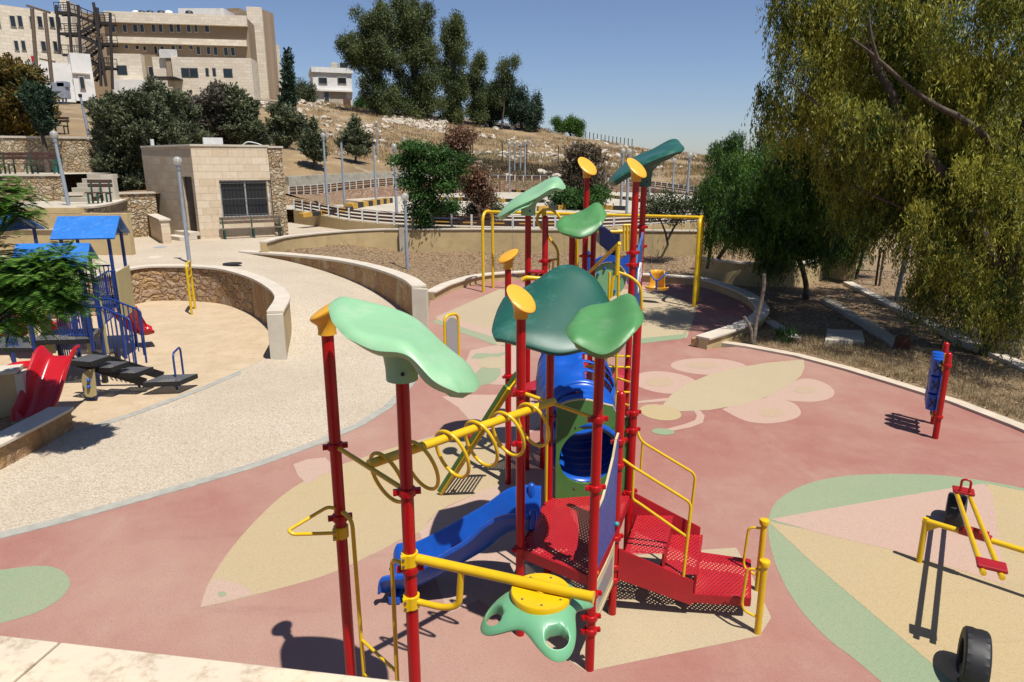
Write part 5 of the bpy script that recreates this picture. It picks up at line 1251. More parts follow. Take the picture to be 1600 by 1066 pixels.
# steps
tr_ = [((118, 560), (150, 548), .72, .0), ]
def tread(u0, v0, u1, v1, z, dep=.55):
    a, b = gp(u0, v0, z), gp(u1, v1, z); d = V(.28, 1, 0).normalized()*dep
    pdeck([a, b, b+d, a+d], z, 'step')
tread(108, 563, 140, 566, .78, .45); tread(141, 574, 172, 575, .62, .42); tread(174, 583, 212, 583, .46, .42); tread(223, 598, 279, 596, .26, .5)
for _dy in (.0, .44):
    _a, _b = gp(112, 564, .7), gp(228, 598, .2); _o = V(.27, 1, 0).normalized()*_dy; MB().bar(_a+_o, _b+_o, .03, .16).build('stringer', M['black'], PH)
def rail(pts, r=.02, nm='handrail', m='frameblue', ro=.08): MB().tube(rounded(pts, ro), r, 8).build(nm, M[m], PH, smooth=60)
Yf = 12.75
def balus(p0, p1, zlow0, zlow1, n, nm='baluster'):
    for k in range(n):
        t = (k+.5)/n; p = p0.lerp(p1, t); MB().tube([p, V(p.x, p.y, zlow0+(zlow1-zlow0)*t)], .014, 6).build(nm, M['frameblue'], PH, smooth=60)
f0, f1, f2, f3 = at(136, 479, 12.9), at(160, 480, 12.85), at(203, 499, 12.7), at(219, 611, 12.65)
rail([f0, f1, f2, f3]); balus(f1, f2, .75, .35, 6)
g0, g1, g2, g3 = at(155, 467, 13.6), at(172, 467, 13.6), at(219, 485, 13.4), at(229, 567, 13.35)
rail([g0, g1, g2, g3]); balus(g1, g2, .8, .4, 6)
def plankp(u0, v0, u1, v1, Y, wd=.13, m='panelcream', nm='cream_post'):
    a, b = at(u0, v0, Y), at(u1, v1, Y); b = V(a.x, a.y, b.z); MB().bar(a, b, wd, .045, up=V(0, 1, 0)).build(nm, M[m], PH, bevel=.006)
plankp(131, 478, 144, 570, 13.0); plankp(152, 464, 166, 552, 13.7); plankp(46, 490, 58, 565, 12.9, .16); plankp(70, 500, 80, 552, 13.2, .2)
plankp(8, 480, 14, 510, 12.9, .2)
# big cream panel with slits
pa_, pb_ = at(181, 425, 14.55), at(201, 413, 15.2)
q = [V(pa_.x, pa_.y, at(181, 425, 14.55).z), V(pb_.x, pb_.y, at(201, 414, 15.2).z), V(pb_.x, pb_.y, at(208, 482, 15.2).z), V(pa_.x, pa_.y, at(193, 500, 14.55).z)]
cpn = MB().slab(q, .03).build('cream_panel', M['panelcream'], PH, bevel=.004)
sn_ = (q[1]-q[0]).cross(q[3]-q[0]).normalized()
if sn_.y > 0: sn_ = -sn_
for k in range(3):
    t = .25+.25*k; a = q[0].lerp(q[1], t).lerp(q[3].lerp(q[2], t), .45); b = q[0].lerp(q[1], t).lerp(q[3].lerp(q[2], t), .92)
    MB().bar(a+sn_*.016, b+sn_*.016, .012, .004, up=sn_).build('slit', M['dark'], cpn)
# barred guard panels
def guard(u0, v0, u1, v1, Y0, Y1, zb_, n, top=True):
    a, b = at(u0, v0, Y0), at(u1, v1, Y1)
    if top: rail([a, b], .02, 'guard_rail')
    balus(a, b, zb_, zb_, n); rail([V(a.x, a.y, zb_), V(b.x, b.y, zb_)], .016, 'guard_rail')
guard(148, 437, 168, 424, 13.6, 14.6, 1.0, 8); guard(100, 484, 134, 483, 12.9, 12.9, .98, 9); guard(90, 420, 128, 418, 13.8, 13.8, 1.2, 10)
guard(130, 416, 172, 415, 14.9, 15.1, 1.3, 6); guard(172, 424, 180, 424, 14.5, 14.6, 1.2, 3); guard(0, 490, 20, 489, 12.8, 12.8, .8, 5)
guard(86, 490, 100, 489, 13.0, 13.0, .3, 4)
hpc = [gp(280, 605), at(271, 560, 12.55), at(278, 546, 12.75), at(284, 550, 12.95), gp(288, 596)]
hpc = [gp(277, 609), V(gp(277, 609).x, gp(277, 609).y, .72), V(gp(288, 596).x, gp(288, 596).y, .72), gp(288, 596)]
rail(hpc, .02, 'hoop_handle', ro=.12)
for u, v in ((146, 548), (165, 598), (188, 585), (60, 575), (100, 580)):
    p = gp(u, v); MB().box((p.x, p.y, .3), (.08, .08, .6)).build('support', M['black'], PH)
# cream knob panel on a blue post
kp = thing('knob_panel', 'small cream play panel with two blue knobs beside the red slide', 'play panel', gp(140, 622))
c = gp(140, 626); MB().box((c.x+.05, c.y+.05, .28), (.1, .1, .56)).build('post', M['frameblue'], kp)
Yk = c.y-.05; pts = [at(u, v, Yk) for u, v in [(130, 583), (137, 578), (147, 576), (149, 595), (151, 618), (144, 621), (136, 620), (130, 610), (128, 595)]]
kpp = MB().slab(pts, .04, V(0, -1, 0)).build('panel', M['panelcream'], kp, bevel=.008)
for v in (594, 604): MB().lathe([(.035, 0), (.03, .03), (.012, .05)], at(139, v, Yk-.02), 12, M=Matrix.Rotation(R(90), 3, 'X')).build('knob', M['blue'], kpp)
# red slides of the playhouse
def pslide(ctrl_, wdt, wall, nm='slide'): 
    ORG_ = PH; o = slide(ctrl_, M['slidered'], wdt, wall, nm, parent=PH, th=.035); return o
s0_ = at(100, 558, 12.1)
_s0, _s1 = gp(99, 557, .95), gp(50, 664, .12)
pslide([V(*_s0.lerp(_s1, t).xy, z) for t, z in ((0, .95), (.12, .92), (.35, .68), (.6, .38), (.8, .2), (1, .13))], .56, .2)
pslide([at(190, 488, 15.2), at(201, 507, 15.5), at(213, 519, 15.7), at(227, 521, 15.8), at(240, 518, 15.9)], .5, .15)
pslide([at(55, 505, 14.5), at(40, 512, 14.8), at(28, 525, 15.2), at(10, 532, 15.6), at(-5, 533, 15.8)], .6, .25)
pslide([at(75, 505, 15), at(90, 522, 15.4), at(105, 512, 16)], .5, .25)
MB().lathe([(.05, 0), (.16, .1), (.22, .18), (.24, .2), (.2, .19), (.1, .1), (.0, .06)], gp(36, 585, .35), 20).build('bowl', M['slidered'], PH, smooth=60)
# ------------------------------------------------------------------ planter corner at the left
PLT = thing('planter_wall', 'low stone planter wall with pale cap at the left edge of the path', 'wall', gp(60, 700, .35))
pl_ = [gp(u, v, .38) for u, v in [(-320, 842), (-100, 742), (0, 694), (60, 664), (100, 643), (108, 638)]]
pp = [(p.x-.16, p.y+.05) for p in pl_]
MB().ribbon(pp, -.05, .34, .28).build('stone_face', M['cutstone'], PLT)
MB().ribbon(pp, .34, .39, .40).build('cap', M['capstone'], PLT, bevel=.008)
PPR = thing('planter_pillar', 'stained plaster pillar at the left edge in front of the red slide', 'wall', gp(10, 660))
c = gp(2, 668, 0); zt_ = at(5, 585, c.y).z
MB().box((c.x-.35, c.y+.08, zt_/2-.02), (1.2, .3, zt_-.04), .35).build('plaster_face', M['plaster'], PPR)
MB().box((c.x-.35, c.y+.08, zt_), (1.3, .42, .06), .35).build('cap', M['paleplaster'], PPR, bevel=.008)
MB().box((c.x+.27, c.y+.30, zt_/2-.02), (.12, .32, zt_-.05), .35).build('side_face', M['paleplaster'], PPR)
struct('planter_soil', sheet(pp[::-1]+[(-12, pp[0][1]), (-12, 10.6)], flat(.2)), M['mulch'], 'dark soil in the left planter')
# ------------------------------------------------------------------ booth
BT = thing('stone_booth', 'small square cream stone booth with barred window', 'building', (-13.4, 29.4, 1.1))
b0, b1_, b3 = V(-13.32, 29.4, 0), V(-10.62, 31.0, 0), V(-16.95, 32.4, 0); b2_ = b1_+(b3-b0)
zr = at(297, 226, 29.4).z; zbt = 1.0
wx = (b1_-b0); WL = wx.length; wx.normalize(); wn_ = V(-wx.y, wx.x, 0)*-1
if wn_.y > 0: wn_ = -wn_
# front wall with window opening
def fpt(u, v):
    r = ray(u, v); k = r.x/r.y; t = (b0.x-k*b0.y)/(k*wx.y-wx.x); p = b0+wx*t; return t, CH+r.z*(p.y/r.y)
wl, wz1 = fpt(342, 282); wr, _ = fpt(423, 281); _, wz0 = fpt(345, 341)
def wallpiece(mb, s0, s1, z0, z1, base=b0, d=wx, n=wn_, th=.2):
    a, b = base+d*s0, base+d*s1; mb.hexa([V(*(a-n*th).xy, z0), V(*(b-n*th).xy, z0), V(*b.xy, z0), V(*a.xy, z0), V(*(a-n*th).xy, z1), V(*(b-n*th).xy, z1), V(*b.xy, z1), V(*a.xy, z1)])
mb = MB()
wallpiece(mb, 0, wl, zbt, zr); wallpiece(mb, wr, WL, zbt, zr); wallpiece(mb, wl, wr, zbt, wz0); wallpiece(mb, wl, wr, wz1, zr)
mb.build('front_wall', M['ashlar'], BT, uv=True)
sx_ = (b3-b0).normalized(); SL = (b3-b0).length; sn2 = V(sx_.y, -sx_.x, 0)
if sn2.x > 0 and False: sn2 = -sn2
sn2 = V(-abs(sx_.y), -abs(sx_.x), 0).normalized()
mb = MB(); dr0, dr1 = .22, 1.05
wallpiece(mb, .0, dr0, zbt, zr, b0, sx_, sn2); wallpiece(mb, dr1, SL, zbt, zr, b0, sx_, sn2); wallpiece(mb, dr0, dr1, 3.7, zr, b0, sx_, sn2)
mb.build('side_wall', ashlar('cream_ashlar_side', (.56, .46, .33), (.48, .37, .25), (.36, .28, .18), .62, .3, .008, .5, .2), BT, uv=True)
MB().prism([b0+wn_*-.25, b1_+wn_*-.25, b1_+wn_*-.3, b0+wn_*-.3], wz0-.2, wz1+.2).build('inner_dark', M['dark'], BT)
dd0 = b0+sx_*dr0-sn2*.12; dd1 = b0+sx_*dr1-sn2*.12
MB().bar(V(*dd0.xy, 2.4), V(*dd1.xy, 2.4), .04, 2.6).build('door', mat('brown_door', (.05, .03, .025), .5), BT)
MB().slab([V(*b0.xy, zr-.02)+wn_*.03+sn2*.03, V(*b1_.xy, zr-.02)+wn_*.03, V(*b2_.xy, zr-.02), V(*b3.xy, zr-.02)+sn2*.03], .08).build('roof_slab', M['paleplaster'], BT)
wb = MB(); wallpiece(wb, .1, SL, zbt, zr-.05, b1_+wx*.0, sx_, -sn2, .2); wb.build('back_wall', M['ashlar'], BT, uv=True)
fr_ = MB(); p_ = lambda s, z, o=.0: V(*(b0+wx*s-wn_*(.1-o)).xy, z)
for z in (wz0+.03, wz1-.03): fr_.bar(p_(wl, z), p_(wr, z), .06, .06)
for s in (wl+.03, (wl+wr)/2-.03, wr-.03): fr_.bar(p_(s, wz0), p_(s, wz1), .06, .06, up=V(0, 1, 0))
wf = fr_.build('window', mat('aluminium_frame', (.45, .45, .44), .5), BT)
MB().slab([p_(wl, wz0, -.03), p_(wr, wz0, -.03), p_(wr, wz1, -.03), p_(wl, wz1, -.03)], .01).build('pane', M['glass'], wf)
bars = MB()
for k in range(14): bars.tube([p_(wl+(wr-wl)*(k+.5)/14, wz0, .11), p_(wl+(wr-wl)*(k+.5)/14, wz1, .11)], .007, 5)
for f in (.08, .5, .92): z = wz0+(wz1-wz0)*f; bars.tube([p_(wl, z, .11), p_(wr, z, .11)], .01, 5)
bars.build('window_bars', M['black'], wf)
rc = MB(); e = b1_-wx*.0+wn_*.07
rc.prism([e-wx*.05, e+wx*.52, e+wx*.52-wn_*.5, e-wx*.05-wn_*.5], zbt, zr-.1); rc.build('rough_pier', M['dryrubble'], BT)
MB().prism([e-wx*.08+wn_*.04, e+wx*.58+wn_*.04, e+wx*.58-wn_*.55, e-wx*.08-wn_*.55], zr-.1, zr-.02).build('pier_cap', M['paleplaster'], BT)
ac_ = MB(); cc = V(-13.3, 31.6, zr); ac_.box(cc+V(0, 0, .18), (.8, .35, .34), .5); ac_.build('roof_unit', M['whitepaint'], BT)
MB().tube([V(-16.2, 32, zr), V(-16.2, 32, zr+.3)], .08, 10).build('roof_vent', M['whitepaint'], BT)
MB().tube(curve([V(-12.2, 32, zr), V(-11.9, 32, zr+.18), V(-11.5, 32, zr+.12), V(-11.2, 32, zr)], 5), .03, 6).build('roof_cable', M['whitepaint'], BT)
sp = b0+sx_*.1+sn2*.0
for k in range(2): MB().box(sp+sx_*.55+sn2*(.35+.28*(1-k)-.1)+V(0, 0, 1.1+.08+.16*k), (1.35, .75-.3*k, .16), math.atan2(sx_.y, sx_.x)).build('door_step', M['capstone'], BT, bevel=.01)
bw_ = thing('side_wall', 'low cream block wall in front of the booth door', 'wall', gp(250, 376, 1.1))
qa, qb = gp(231, 362, 1.1), gp(262, 381, 1.1)
MB().ribbon([(qa.x, qa.y), (qb.x, qb.y)], 1.05, 2.02, .32).build('stone_face', M['ashlar'], bw_, uv=True)
MB().ribbon([(qa.x-.03, qa.y+.03), (qb.x+.03, qb.y-.04)], 2.02, 2.08, .42).build('cap', M['capstone'], bw_)
def bench(p, ang, label, L_=2.2, legs=3, back=True, m='wood', group=None, h=.42):
    t = thing('bench', label, 'bench', p, group); Rm = Matrix.Rotation(ang, 3, 'Z'); P0 = Vector(p)
    w_ = lambda x, y, z: Rm @ V(x, y, z)+P0
    for y in (-.13, .05): MB().bar(w_(-L_/2, y, h), w_(L_/2, y, h), .15, .035).build('seat_plank', M[m], t, bevel=.004)
    if back:
        for z in (.68, .84): MB().bar(w_(-L_/2, .2, z), w_(L_/2, .2, z), .03, .13).build('back_plank', M[m], t, bevel=.004)
    for k in range(legs):
        x = -L_/2+.12+(L_-.24)*k/(legs-1); mb = MB()
        mb.bar(w_(x, -.2, 0), w_(x, -.2, h-.02), .05, .05, up=V(0, 1, 0)); mb.bar(w_(x, .16, 0), w_(x, .21, .9 if back else h), .05, .05, up=V(0, 1, 0)); mb.bar(w_(x, -.2, h-.05), w_(x, .16, h-.05), .04, .04)
        mb.build('leg', M['benchgreen'], t)
    return t
bc = b0+wx*((wl+wr)/2+.05)+wn_*.45
bench((bc.x, bc.y, 1.1), math.atan2(wx.y, wx.x), 'weathered wooden bench with green legs under the booth window', 2.6)
tb = at(32, 275, 33)
bench((at(20, 270, 31).x, 31, 3.8), .05, 'brown slatted bench on the upper terrace, left of the pair', 2.2, m='brownrail', group='terrace benches')
bench((at(52, 270, 30.6).x, 30.4, 3.8), .12, 'brown slatted bench on the upper terrace, right of the pair', 2.4, m='brownrail', group='terrace benches')
bench((at(152, 316, 27).x, 27.2, 2.72), .15, 'small dark bench on the curved lower terrace beside the steps', .9, 3, m='brownrail')
bench((at(85, 207, 40).x, 40, at(85, 209, 40).z), .02, 'dark bench standing in dry grass above the high stone wall', 1.6, 3, m='brownrail')
bn2 = thing('litter_bin', 'green bin with black bag beside the upper terrace wall', 'bin', (at(91, 262, 33.6).x, 33.6, 3.8))
MB().lathe([(.16, 0), (.22, .6), (.24, .62)], (at(91, 262, 33.6).x, 33.6, 3.85), 14).build('body', mat('bin_green', (.01, .2, .14), .5), bn2, smooth=50)
MB().lathe([(.25, 0), (.27, .1), (.25, .2), (.1, .22)], (at(89, 262, 33.6).x, 33.6, 4.45), 14).build('bag', M['black'], bn2, smooth=50)
# ------------------------------------------------------------------ lamp posts
def lamp(base, label, h, gl=.14, r=.045, lean=0, group='grey park lamp posts', bare=False):
    t = thing('park_lamp', label, 'lamp post', base, group); b = Vector(base); top = b+V(lean, 0, h)
    MB().tube([b, b.lerp(top, .55), b.lerp(top, .55), top], [r*1.25, r*1.2, r, r*.95], 12).build('pole', M['lampgrey'], t, smooth=50)
    MB().lathe([(r*1.3, -.12), (r*1.5, -.02), (gl*.62, 0), (gl*.62, .03), (.02, .032)], top, 16).build('fitting', M['black'] if bare else M['lampgrey'], t, smooth=50)
    if not bare:
        prof = [(gl*math.sin(R(a)), gl*.95-gl*math.cos(R(a))) for a in range(35, 181, 12)]+[(.002, gl*1.95)]
        MB().lathe(prof, top+V(0, 0, .02), 22).build('globe', GL, t, smooth=180)
        MB().lathe([(.03, 0), (.03, .12), (.01, .14)], top+V(0, 0, .03), 10).build('bulb', M['white'], t)
    return t
GL = bpy.data.materials.new('lamp_globe'); GL.use_nodes = True; N, L = nodes(GL); b = N['Principled BSDF']; b.inputs['Roughness'].default_value = .12; b.inputs['Base Color'].default_value = (.55, .55, .52, 1)
tr = N.new('ShaderNodeBsdfTransparent'); tr.inputs[0].default_value = (.85, .85, .83, 1); ms = N.new('ShaderNodeMixShader'); ms.inputs[0].default_value = .55; L.new(b.outputs[0], ms.inputs[1]); L.new(tr.outputs[0], ms.inputs[2]); L.new(ms.outputs[0], N['Material Output'].inputs[0])
def lampat(u, v, z, vt, lab, **k):
    p = gp(u, v, z) if not callable(z) else surf(u, v, z); h = at(u, vt, p.y).z-p.z; g = k.get('gl', .14); return lamp(p, lab, h-g*1.9 if not k.get('bare') else h, **k)
lampat(296, 410, 1.1, 246, 'grey lamp post with clear globe on the plaza in front of the booth', r=.05)
p = gp(637, 424, .3); lamp(p, 'leaning grey lamp post in the mulch bed right of the ramp wall', at(632, 302, p.y).z-p.z-.3, gl=.15, r=.055)
p = gp(107, 320, 2.74); lamp(p, 'tall grey lamp post on the lower left terrace', at(92, 205, p.y).z-p.z-.27, r=.055, lean=-.12)
p = at(139, 211, 37); lamp(V(p.x, p.y, 5.5), 'grey lamp post with square head on the high wall by the evergreens', at(131, 148, 37).z-5.5, bare=True, r=.06, lean=-.15)
tl = [(512, 322, 208, 'first lamp post of the track from the booth'), (539, 325, 218, 'second lamp post of the track from the booth, bare top'), (588, 315, 222, 'third lamp post of the track, left of the green tree, bare top'), (620, 335, 225, 'lamp post crossing the left side of the green tree'),
      (796, 301, 222, 'leftmost lamp post of the far cluster above the light green canopy'), (804, 297, 222, 'second lamp post of the far cluster above the light green canopy'), (820, 300, 219, 'thickest lamp post of the far cluster above the light green canopy'), (935, 315, 234, 'bare lamp post right of the brown bush'),
      (970, 322, 233, 'lamp post just left of the tall red posts, farther one'), (979, 335, 233, 'lamp post just left of the tall red posts, nearer one'), (1014, 312, 245, 'lamp post mostly hidden behind the highest dark canopy'), (1050, 310, 248, 'lamp post under the right tip of the highest dark canopy'), (1072, 333, 239, 'rightmost lamp post of the track beside the dark tree'),
      (634, 305, 215, 'lamp post rising behind the crown of the green tree'), (700, 330, 240, 'lamp post hidden in the brown tree beside the green one')]
for u, v, vt, lab in tl: lampat(u, v, z_track, vt, 'grey '+lab, gl=.15, r=.06, bare=('bare' in lab))
for u, v, vt, Y, lab in ((813, 270, 228, 66, 'thin grey lamp post standing behind the far track fence in the cluster'), (590, 240, 195, 62, 'thin grey lamp post on the slope behind the small conifers'), (898, 262, 226, 70, 'thin grey lamp post on the slope behind the brown bush')):
    p = at(u, v, Y); lamp(V(p.x, p.y, z_hill(p.x, p.y)), lab, at(u, vt, Y).z-z_hill(p.x, p.y), gl=.16, r=.06)
# ------------------------------------------------------------------ buildings on the hill
BST = ashlar('pale_limestone_facade', (.84, .75, .60), (.72, .62, .48), (.62, .53, .40), .9, .38, .02, .2, .25)
BBR = mat('brown_render', (.34, .25, .155), .9, var=.12, vscale=.2)
BTW = mat('tan_render', (.40, .29, .19), .9, var=.14, vscale=.15)
BWH = mat('white_render', (.86, .84, .80), .9, var=.12, vscale=.4, dirt=((.42, .39, .34), .6, .5))
class Facade:
    def __init__(s, root, u0, Y0, u1, Y1):
        s.root = root; s.a = at(u0, 100, Y0); s.b = at(u1, 100, Y1); s.a.z = s.b.z = 0
        s.d = (s.b-s.a).normalized(); s.n = V(s.d.y, -s.d.x, 0)
        if s.n.y > 0: s.n = -s.n
        s.L = (s.b-s.a).length
    def st(s, u, v):
        r = ray(u, v); k = r.x/r.y; t = (s.a.x-k*s.a.y)/(k*s.d.y-s.d.x); p = s.a+s.d*t; return t, CH+r.z*(p.y/r.y)
    def blk(s, s0, s1, z0, z1, out=0., dep=1., name='wall', m=None, parent=None):
        p = [s.a+s.d*s0-s.n*dep, s.a+s.d*s1-s.n*dep, s.a+s.d*s1+s.n*out, s.a+s.d*s0+s.n*out]
        return MB().hexa([V(q.x, q.y, z0) for q in p]+[V(q.x, q.y, z1) for q in p]).build(name, m, parent or s.root, uv=True)
    def px(s, u0, u1, v0, v1, **k):
        um = (u0+u1)/2; a, z1 = s.st(u0, v0); b, _ = s.st(u1, v0); _, z0 = s.st(um, v1); _, z1 = s.st(um, v0); return s.blk(min(a, b), max(a, b), z0, z1, **k)
    def win(s, u0, u1, v0, v1, out=0., m=None):
        o = s.px(u0, u1, v0, v1, out=out+.10, dep=-out+.0, name='window', m=m or M['paleplaster'])
        a, z1 = s.st((u0+u1)/2, v0); w_ = abs(s.st(u1, v0)[0]-s.st(u0, v0)[0]); _, z0 = s.st((u0+u1)/2, v1)
        s.blk(a-w_/2+.07, a+w_/2-.07, z0+.07, z1-.07, out=out+.13, dep=-out-.08, name='pane', m=M['glass'], parent=o)
        nm_ = int(w_/.85)
        for k in range(1, nm_): q = a-w_/2+w_*k/nm_; s.blk(q-.06, q+.06, z0+.07, z1-.07, out=out+.15, dep=-out-.1, name='mullion', m=M['wood'], parent=o)
        return o
mainb = thing('hospital_building', 'long four storey limestone building with brown window bands on the hill', 'building', at(280, 150, 96))
fc = Facade(mainb, 165, 95, 386, 98)
fc.px(100, 386, 24, 160, dep=5, name='wall', m=BBR)
def band(u0, u1, vt0, vt1, vb0, vb1, out, m=BST, nm='stone_band', dep=-.02):
    (s0, zt0), (s1, zt1) = fc.st(u0, vt0), fc.st(u1, vt1); zb0, zb1_ = fc.st(u0, vb0)[1], fc.st(u1, vb1)[1]
    zt_ = (zt0+zt1)/2; zb_ = (zb0+zb1_)/2; return fc.blk(s0, s1, zb_, zt_, out=out, dep=dep, name=nm, m=m)
band(165, 386, 20, 25, 37, 41, .7); band(168, 386, 59, 63, 68, 73, .6)
for u0, u1 in ((173, 180), (191, 198), (207, 215), (218, 225), (236, 243), (247, 254), (264, 271), (275, 282), (291, 298), (303, 309), (319, 327)): fc.win(u0, u1, 38, 51)
for u0, u1, v0, v1 in ((194, 201, 70, 77), (211, 218, 71, 78), (223, 229, 72, 80), (240, 246, 72, 85), (250, 257, 72, 80), (267, 274, 71, 80), (278, 285, 71, 78), (295, 302, 71, 78), (306, 313, 72, 86), (322, 329, 73, 86), (333, 340, 73, 87), (349, 356, 74, 88), (360, 367, 74, 88)): fc.win(u0, u1, v0, v1)
lw = thing('hospital_wing', 'low limestone wing with dark windows in front of the long building', 'building', at(280, 150, 92))
fl_ = Facade(lw, 172, 92, 392, 94)
fl_.px(172, 219, 84, 160, dep=3.2, name='wall', m=BST); fl_.px(219, 235, 83, 160, dep=2.8, out=-1.2, name='recess_wall', m=BBR); fl_.px(234, 267, 88, 160, dep=3, out=-.6, name='wall', m=BST); fl_.px(267, 392, 90, 170, dep=3.2, name='wall', m=BST)
for u0, u1, v0, v1 in ((181, 198, 102, 118), (226, 234, 102, 118), (282, 309, 106, 122), (320, 326, 106, 120), (331, 337, 106, 120), (348, 363, 107, 122)): fl_.win(u0, u1, v0, v1, out=-.1 if u0 != 226 else -1.1)
mbp = MB()
for k in range(14):
    s_, z1 = fl_.st(248+k*2, 79); p = fl_.a+fl_.d*s_; mbp.box((p.x, p.y+.2, z1-.4), (.12, .12, .9))
s_, z1 = fl_.st(248, 79); p = fl_.a+fl_.d*s_; q = fl_.a+fl_.d*fl_.st(275, 79)[0]; mbp.bar(V(p.x, p.y+.2, z1+.1), V(q.x, q.y+.2, z1+.1), .12, .14); mbp.build('balustrade', BWH, lw)
fl_.px(257, 268, 88, 125, out=-.3, dep=.6, name='recess_wall', m=BTW); fl_.px(188, 240, 128, 150, out=2.5, dep=0, name='porch', m=BWH); fl_.px(250, 286, 124, 126, out=3, dep=0, name='canopy_roof', m=M['black'])
# right flank of the long building
rf = Facade(mainb, 386, 98, 404, 112)
rf.px(386, 404, 27, 160, dep=2, name='wall', m=BST)
for v0, v1 in ((44, 62), (72, 90), (112, 125)):
    rf.px(387, 400, v0, v1, out=.1, dep=0, name='brown_strip', m=BBR); rf.win(391, 399, v0+4, v1-4, out=.15)
tw_ = thing('hospital_tower', 'tan rounded stair tower at the right end of the long building', 'building', at(415, 155, 104))
c = at(402, 100, 107); rr = 3.2; zt_ = at(410, 17, 104).z; 
ft = Facade(tw_, 345, 106, 412, 104.5); ft.px(346, 412, 17, 165, dep=2.5, name='wall', m=BTW)
e = ft.b-ft.n*1.6; MB().lathe([(1.7, 8), (1.7, zt_)], (e.x-.9, e.y, 0), 24).build('round_corner', BTW, tw_, smooth=50)
for v in (38, 66, 82): ft.win(407, 411, v, v+8, out=.05)
ft.px(349, 368, 11, 20, out=-.8, dep=2, name='roof_box', m=BBR)
rh = thing('roof_house', 'small pale roof structure on top of the long building', 'building', at(310, 20, 101)); fr2 = Facade(rh, 278, 101, 349, 101); fr2.px(278, 349, 13, 30, dep=4, name='wall', m=BWH)
for u in (213, 222, 235, 252, 264, 296): 
    p = at(u, 22, 99); t = thing('roof_tank', {213: 'white water tank dome', 222: 'dark roof vent', 235: 'second dark roof vent', 252: 'low roof unit', 264: 'small white roof unit', 296: 'dark roof dish'}[u]+' on the long roof, %s from the left' % {213: 'first', 222: 'second', 235: 'third', 252: 'fourth', 264: 'fifth', 296: 'sixth'}[u], 'roof equipment', p)
    MB().lathe([(.5, -.6), (.55, 0), (.4, .35), (.05, .45)], p, 12).build('body', BWH if u in (213, 264) else M['black'], t, smooth=60)
fb = thing('far_block', 'pale stone block with stacked balconies right of the tan tower', 'building', at(427, 155, 118)); ff2 = Facade(fb, 417, 118, 436, 122); ff2.px(417, 436, 68, 165, dep=8, name='wall', m=BST)
for v0, v1 in ((84, 104), (110, 130), (140, 154)): ff2.win(424, 431, v0, v1)
lb = thing('hospital_block', 'pale limestone block with tall narrow windows at the far left', 'building', at(50, 100, 84))
fb3 = Facade(lb, -40, 80, 95, 86); fb3.px(-40, 95, 11, 150, dep=12, name='wall', m=BST)
for u0, u1, v0, v1 in ((13, 23, 24, 42), (25, 34, 24, 42), (44, 50, 25, 42), (56, 65, 25, 43), (75, 84, 26, 43), (86, 94, 26, 44), (20, 28, 63, 79), (31, 39, 63, 79), (50, 56, 64, 80), (62, 71, 64, 80), (81, 89, 64, 81), (-10, -1, 24, 42)): fb3.win(u0, u1, v0, v1)
fs3 = Facade(lb, 95, 86, 132, 96); fs3.px(95, 132, 14, 150, dep=1, name='side_wall', m=BST)
for v0 in (26, 64): fs3.win(100, 110, v0, v0+24, out=.05)
wa2 = thing('white_annex', 'white rendered annex with slanted roof below the fire escape', 'building', at(120, 140, 80))
f4 = Facade(wa2, 28, 78, 145, 82)
for u0, u1, v0 in ((28, 110, 97), (108, 140, 84)): f4.px(u0, u1, v0, 158, dep=3 if u0 < 50 else 3.5, name='wall', m=BWH, out=0 if u0 < 50 else .3)
f4.win(122, 131, 120, 140, out=.35); f4.px(48, 54, 88, 96, out=.3, dep=0, name='red_sign', m=M['slidered'])
f4.px(112, 140, 115, 117, out=.5, dep=-.3, name='ledge', m=M['concrete'])
fe = thing('fire_escape', 'dark steel zigzag fire escape between the two limestone blocks', 'fire escape', at(135, 140, 84))
DK = mat('dark_steel', (.035, .028, .026), .6)
def fl2(u0, v0, u1, v1, w_=1.2, Y=83):
    a, b = at(u0, v0, Y), at(u1, v1, Y); mb = MB()
    for dy in (0, w_): mb.bar(a+V(0, dy, 0), b+V(0, dy, 0), .12, .3); mb.bar(a+V(0, dy, 1.05), b+V(0, dy, 1.05), .07, .07); mb.bar(a+V(0, dy, .55), b+V(0, dy, .55), .05, .05)
    n = max(3, int((b-a).length/.7))
    for k in range(n+1):
        c = a.lerp(b, k/n)
        for dy in (0, w_): mb.bar(c+V(0, dy, 0), c+V(0, dy, 1.05), .05, .05, up=V(0, 1, 0))
        mb.bar(c, c+V(0, w_, 0), .35, .05)
    mb.build('flight', DK, fe)
for s4 in ((86, 20, 108, 20), (108, 20, 148, 36), (148, 36, 172, 36), (148, 38, 122, 53), (92, 53, 122, 53), (122, 55, 152, 69), (152, 69, 175, 69), (152, 71, 128, 88), (98, 86, 128, 87), (128, 90, 155, 105), (155, 105, 175, 106), (155, 106, 140, 125)): fl2(*s4)
for u0, v0, u1, v1 in ((106, 2, 112, 84), (146, 4, 166, 135), (122, 8, 126, 90), (152, 12, 158, 135), (172, 20, 176, 140), (88, 8, 94, 85)): MB().tube([at(u0, v0, 82.5), at(u1, v1, 82.5)], .16, 8).build('column', DK, fe)
for u0, v0, u1, v1, lab in ((50, 14, 60, 140, 'left one of the two wooden power poles before the limestone block'), (70, 20, 86, 165, 'right one of the two wooden power poles before the limestone block')):
    t = thing('power_pole', lab, 'power pole', at(u1, v1, 70)); MB().tube([at(u0, v0, 70), at(u1, v1+8, 70)], .17, 8).build('pole', M['wood'], t)
    if u0 == 70: MB().bar(at(42, 9, 70), at(78, 20, 70), .2, .2).build('cross_arm', M['wood'], t); MB().bar(at(62, 92, 70), at(86, 97, 70), .15, .15).build('cross_arm', M['wood'], t)
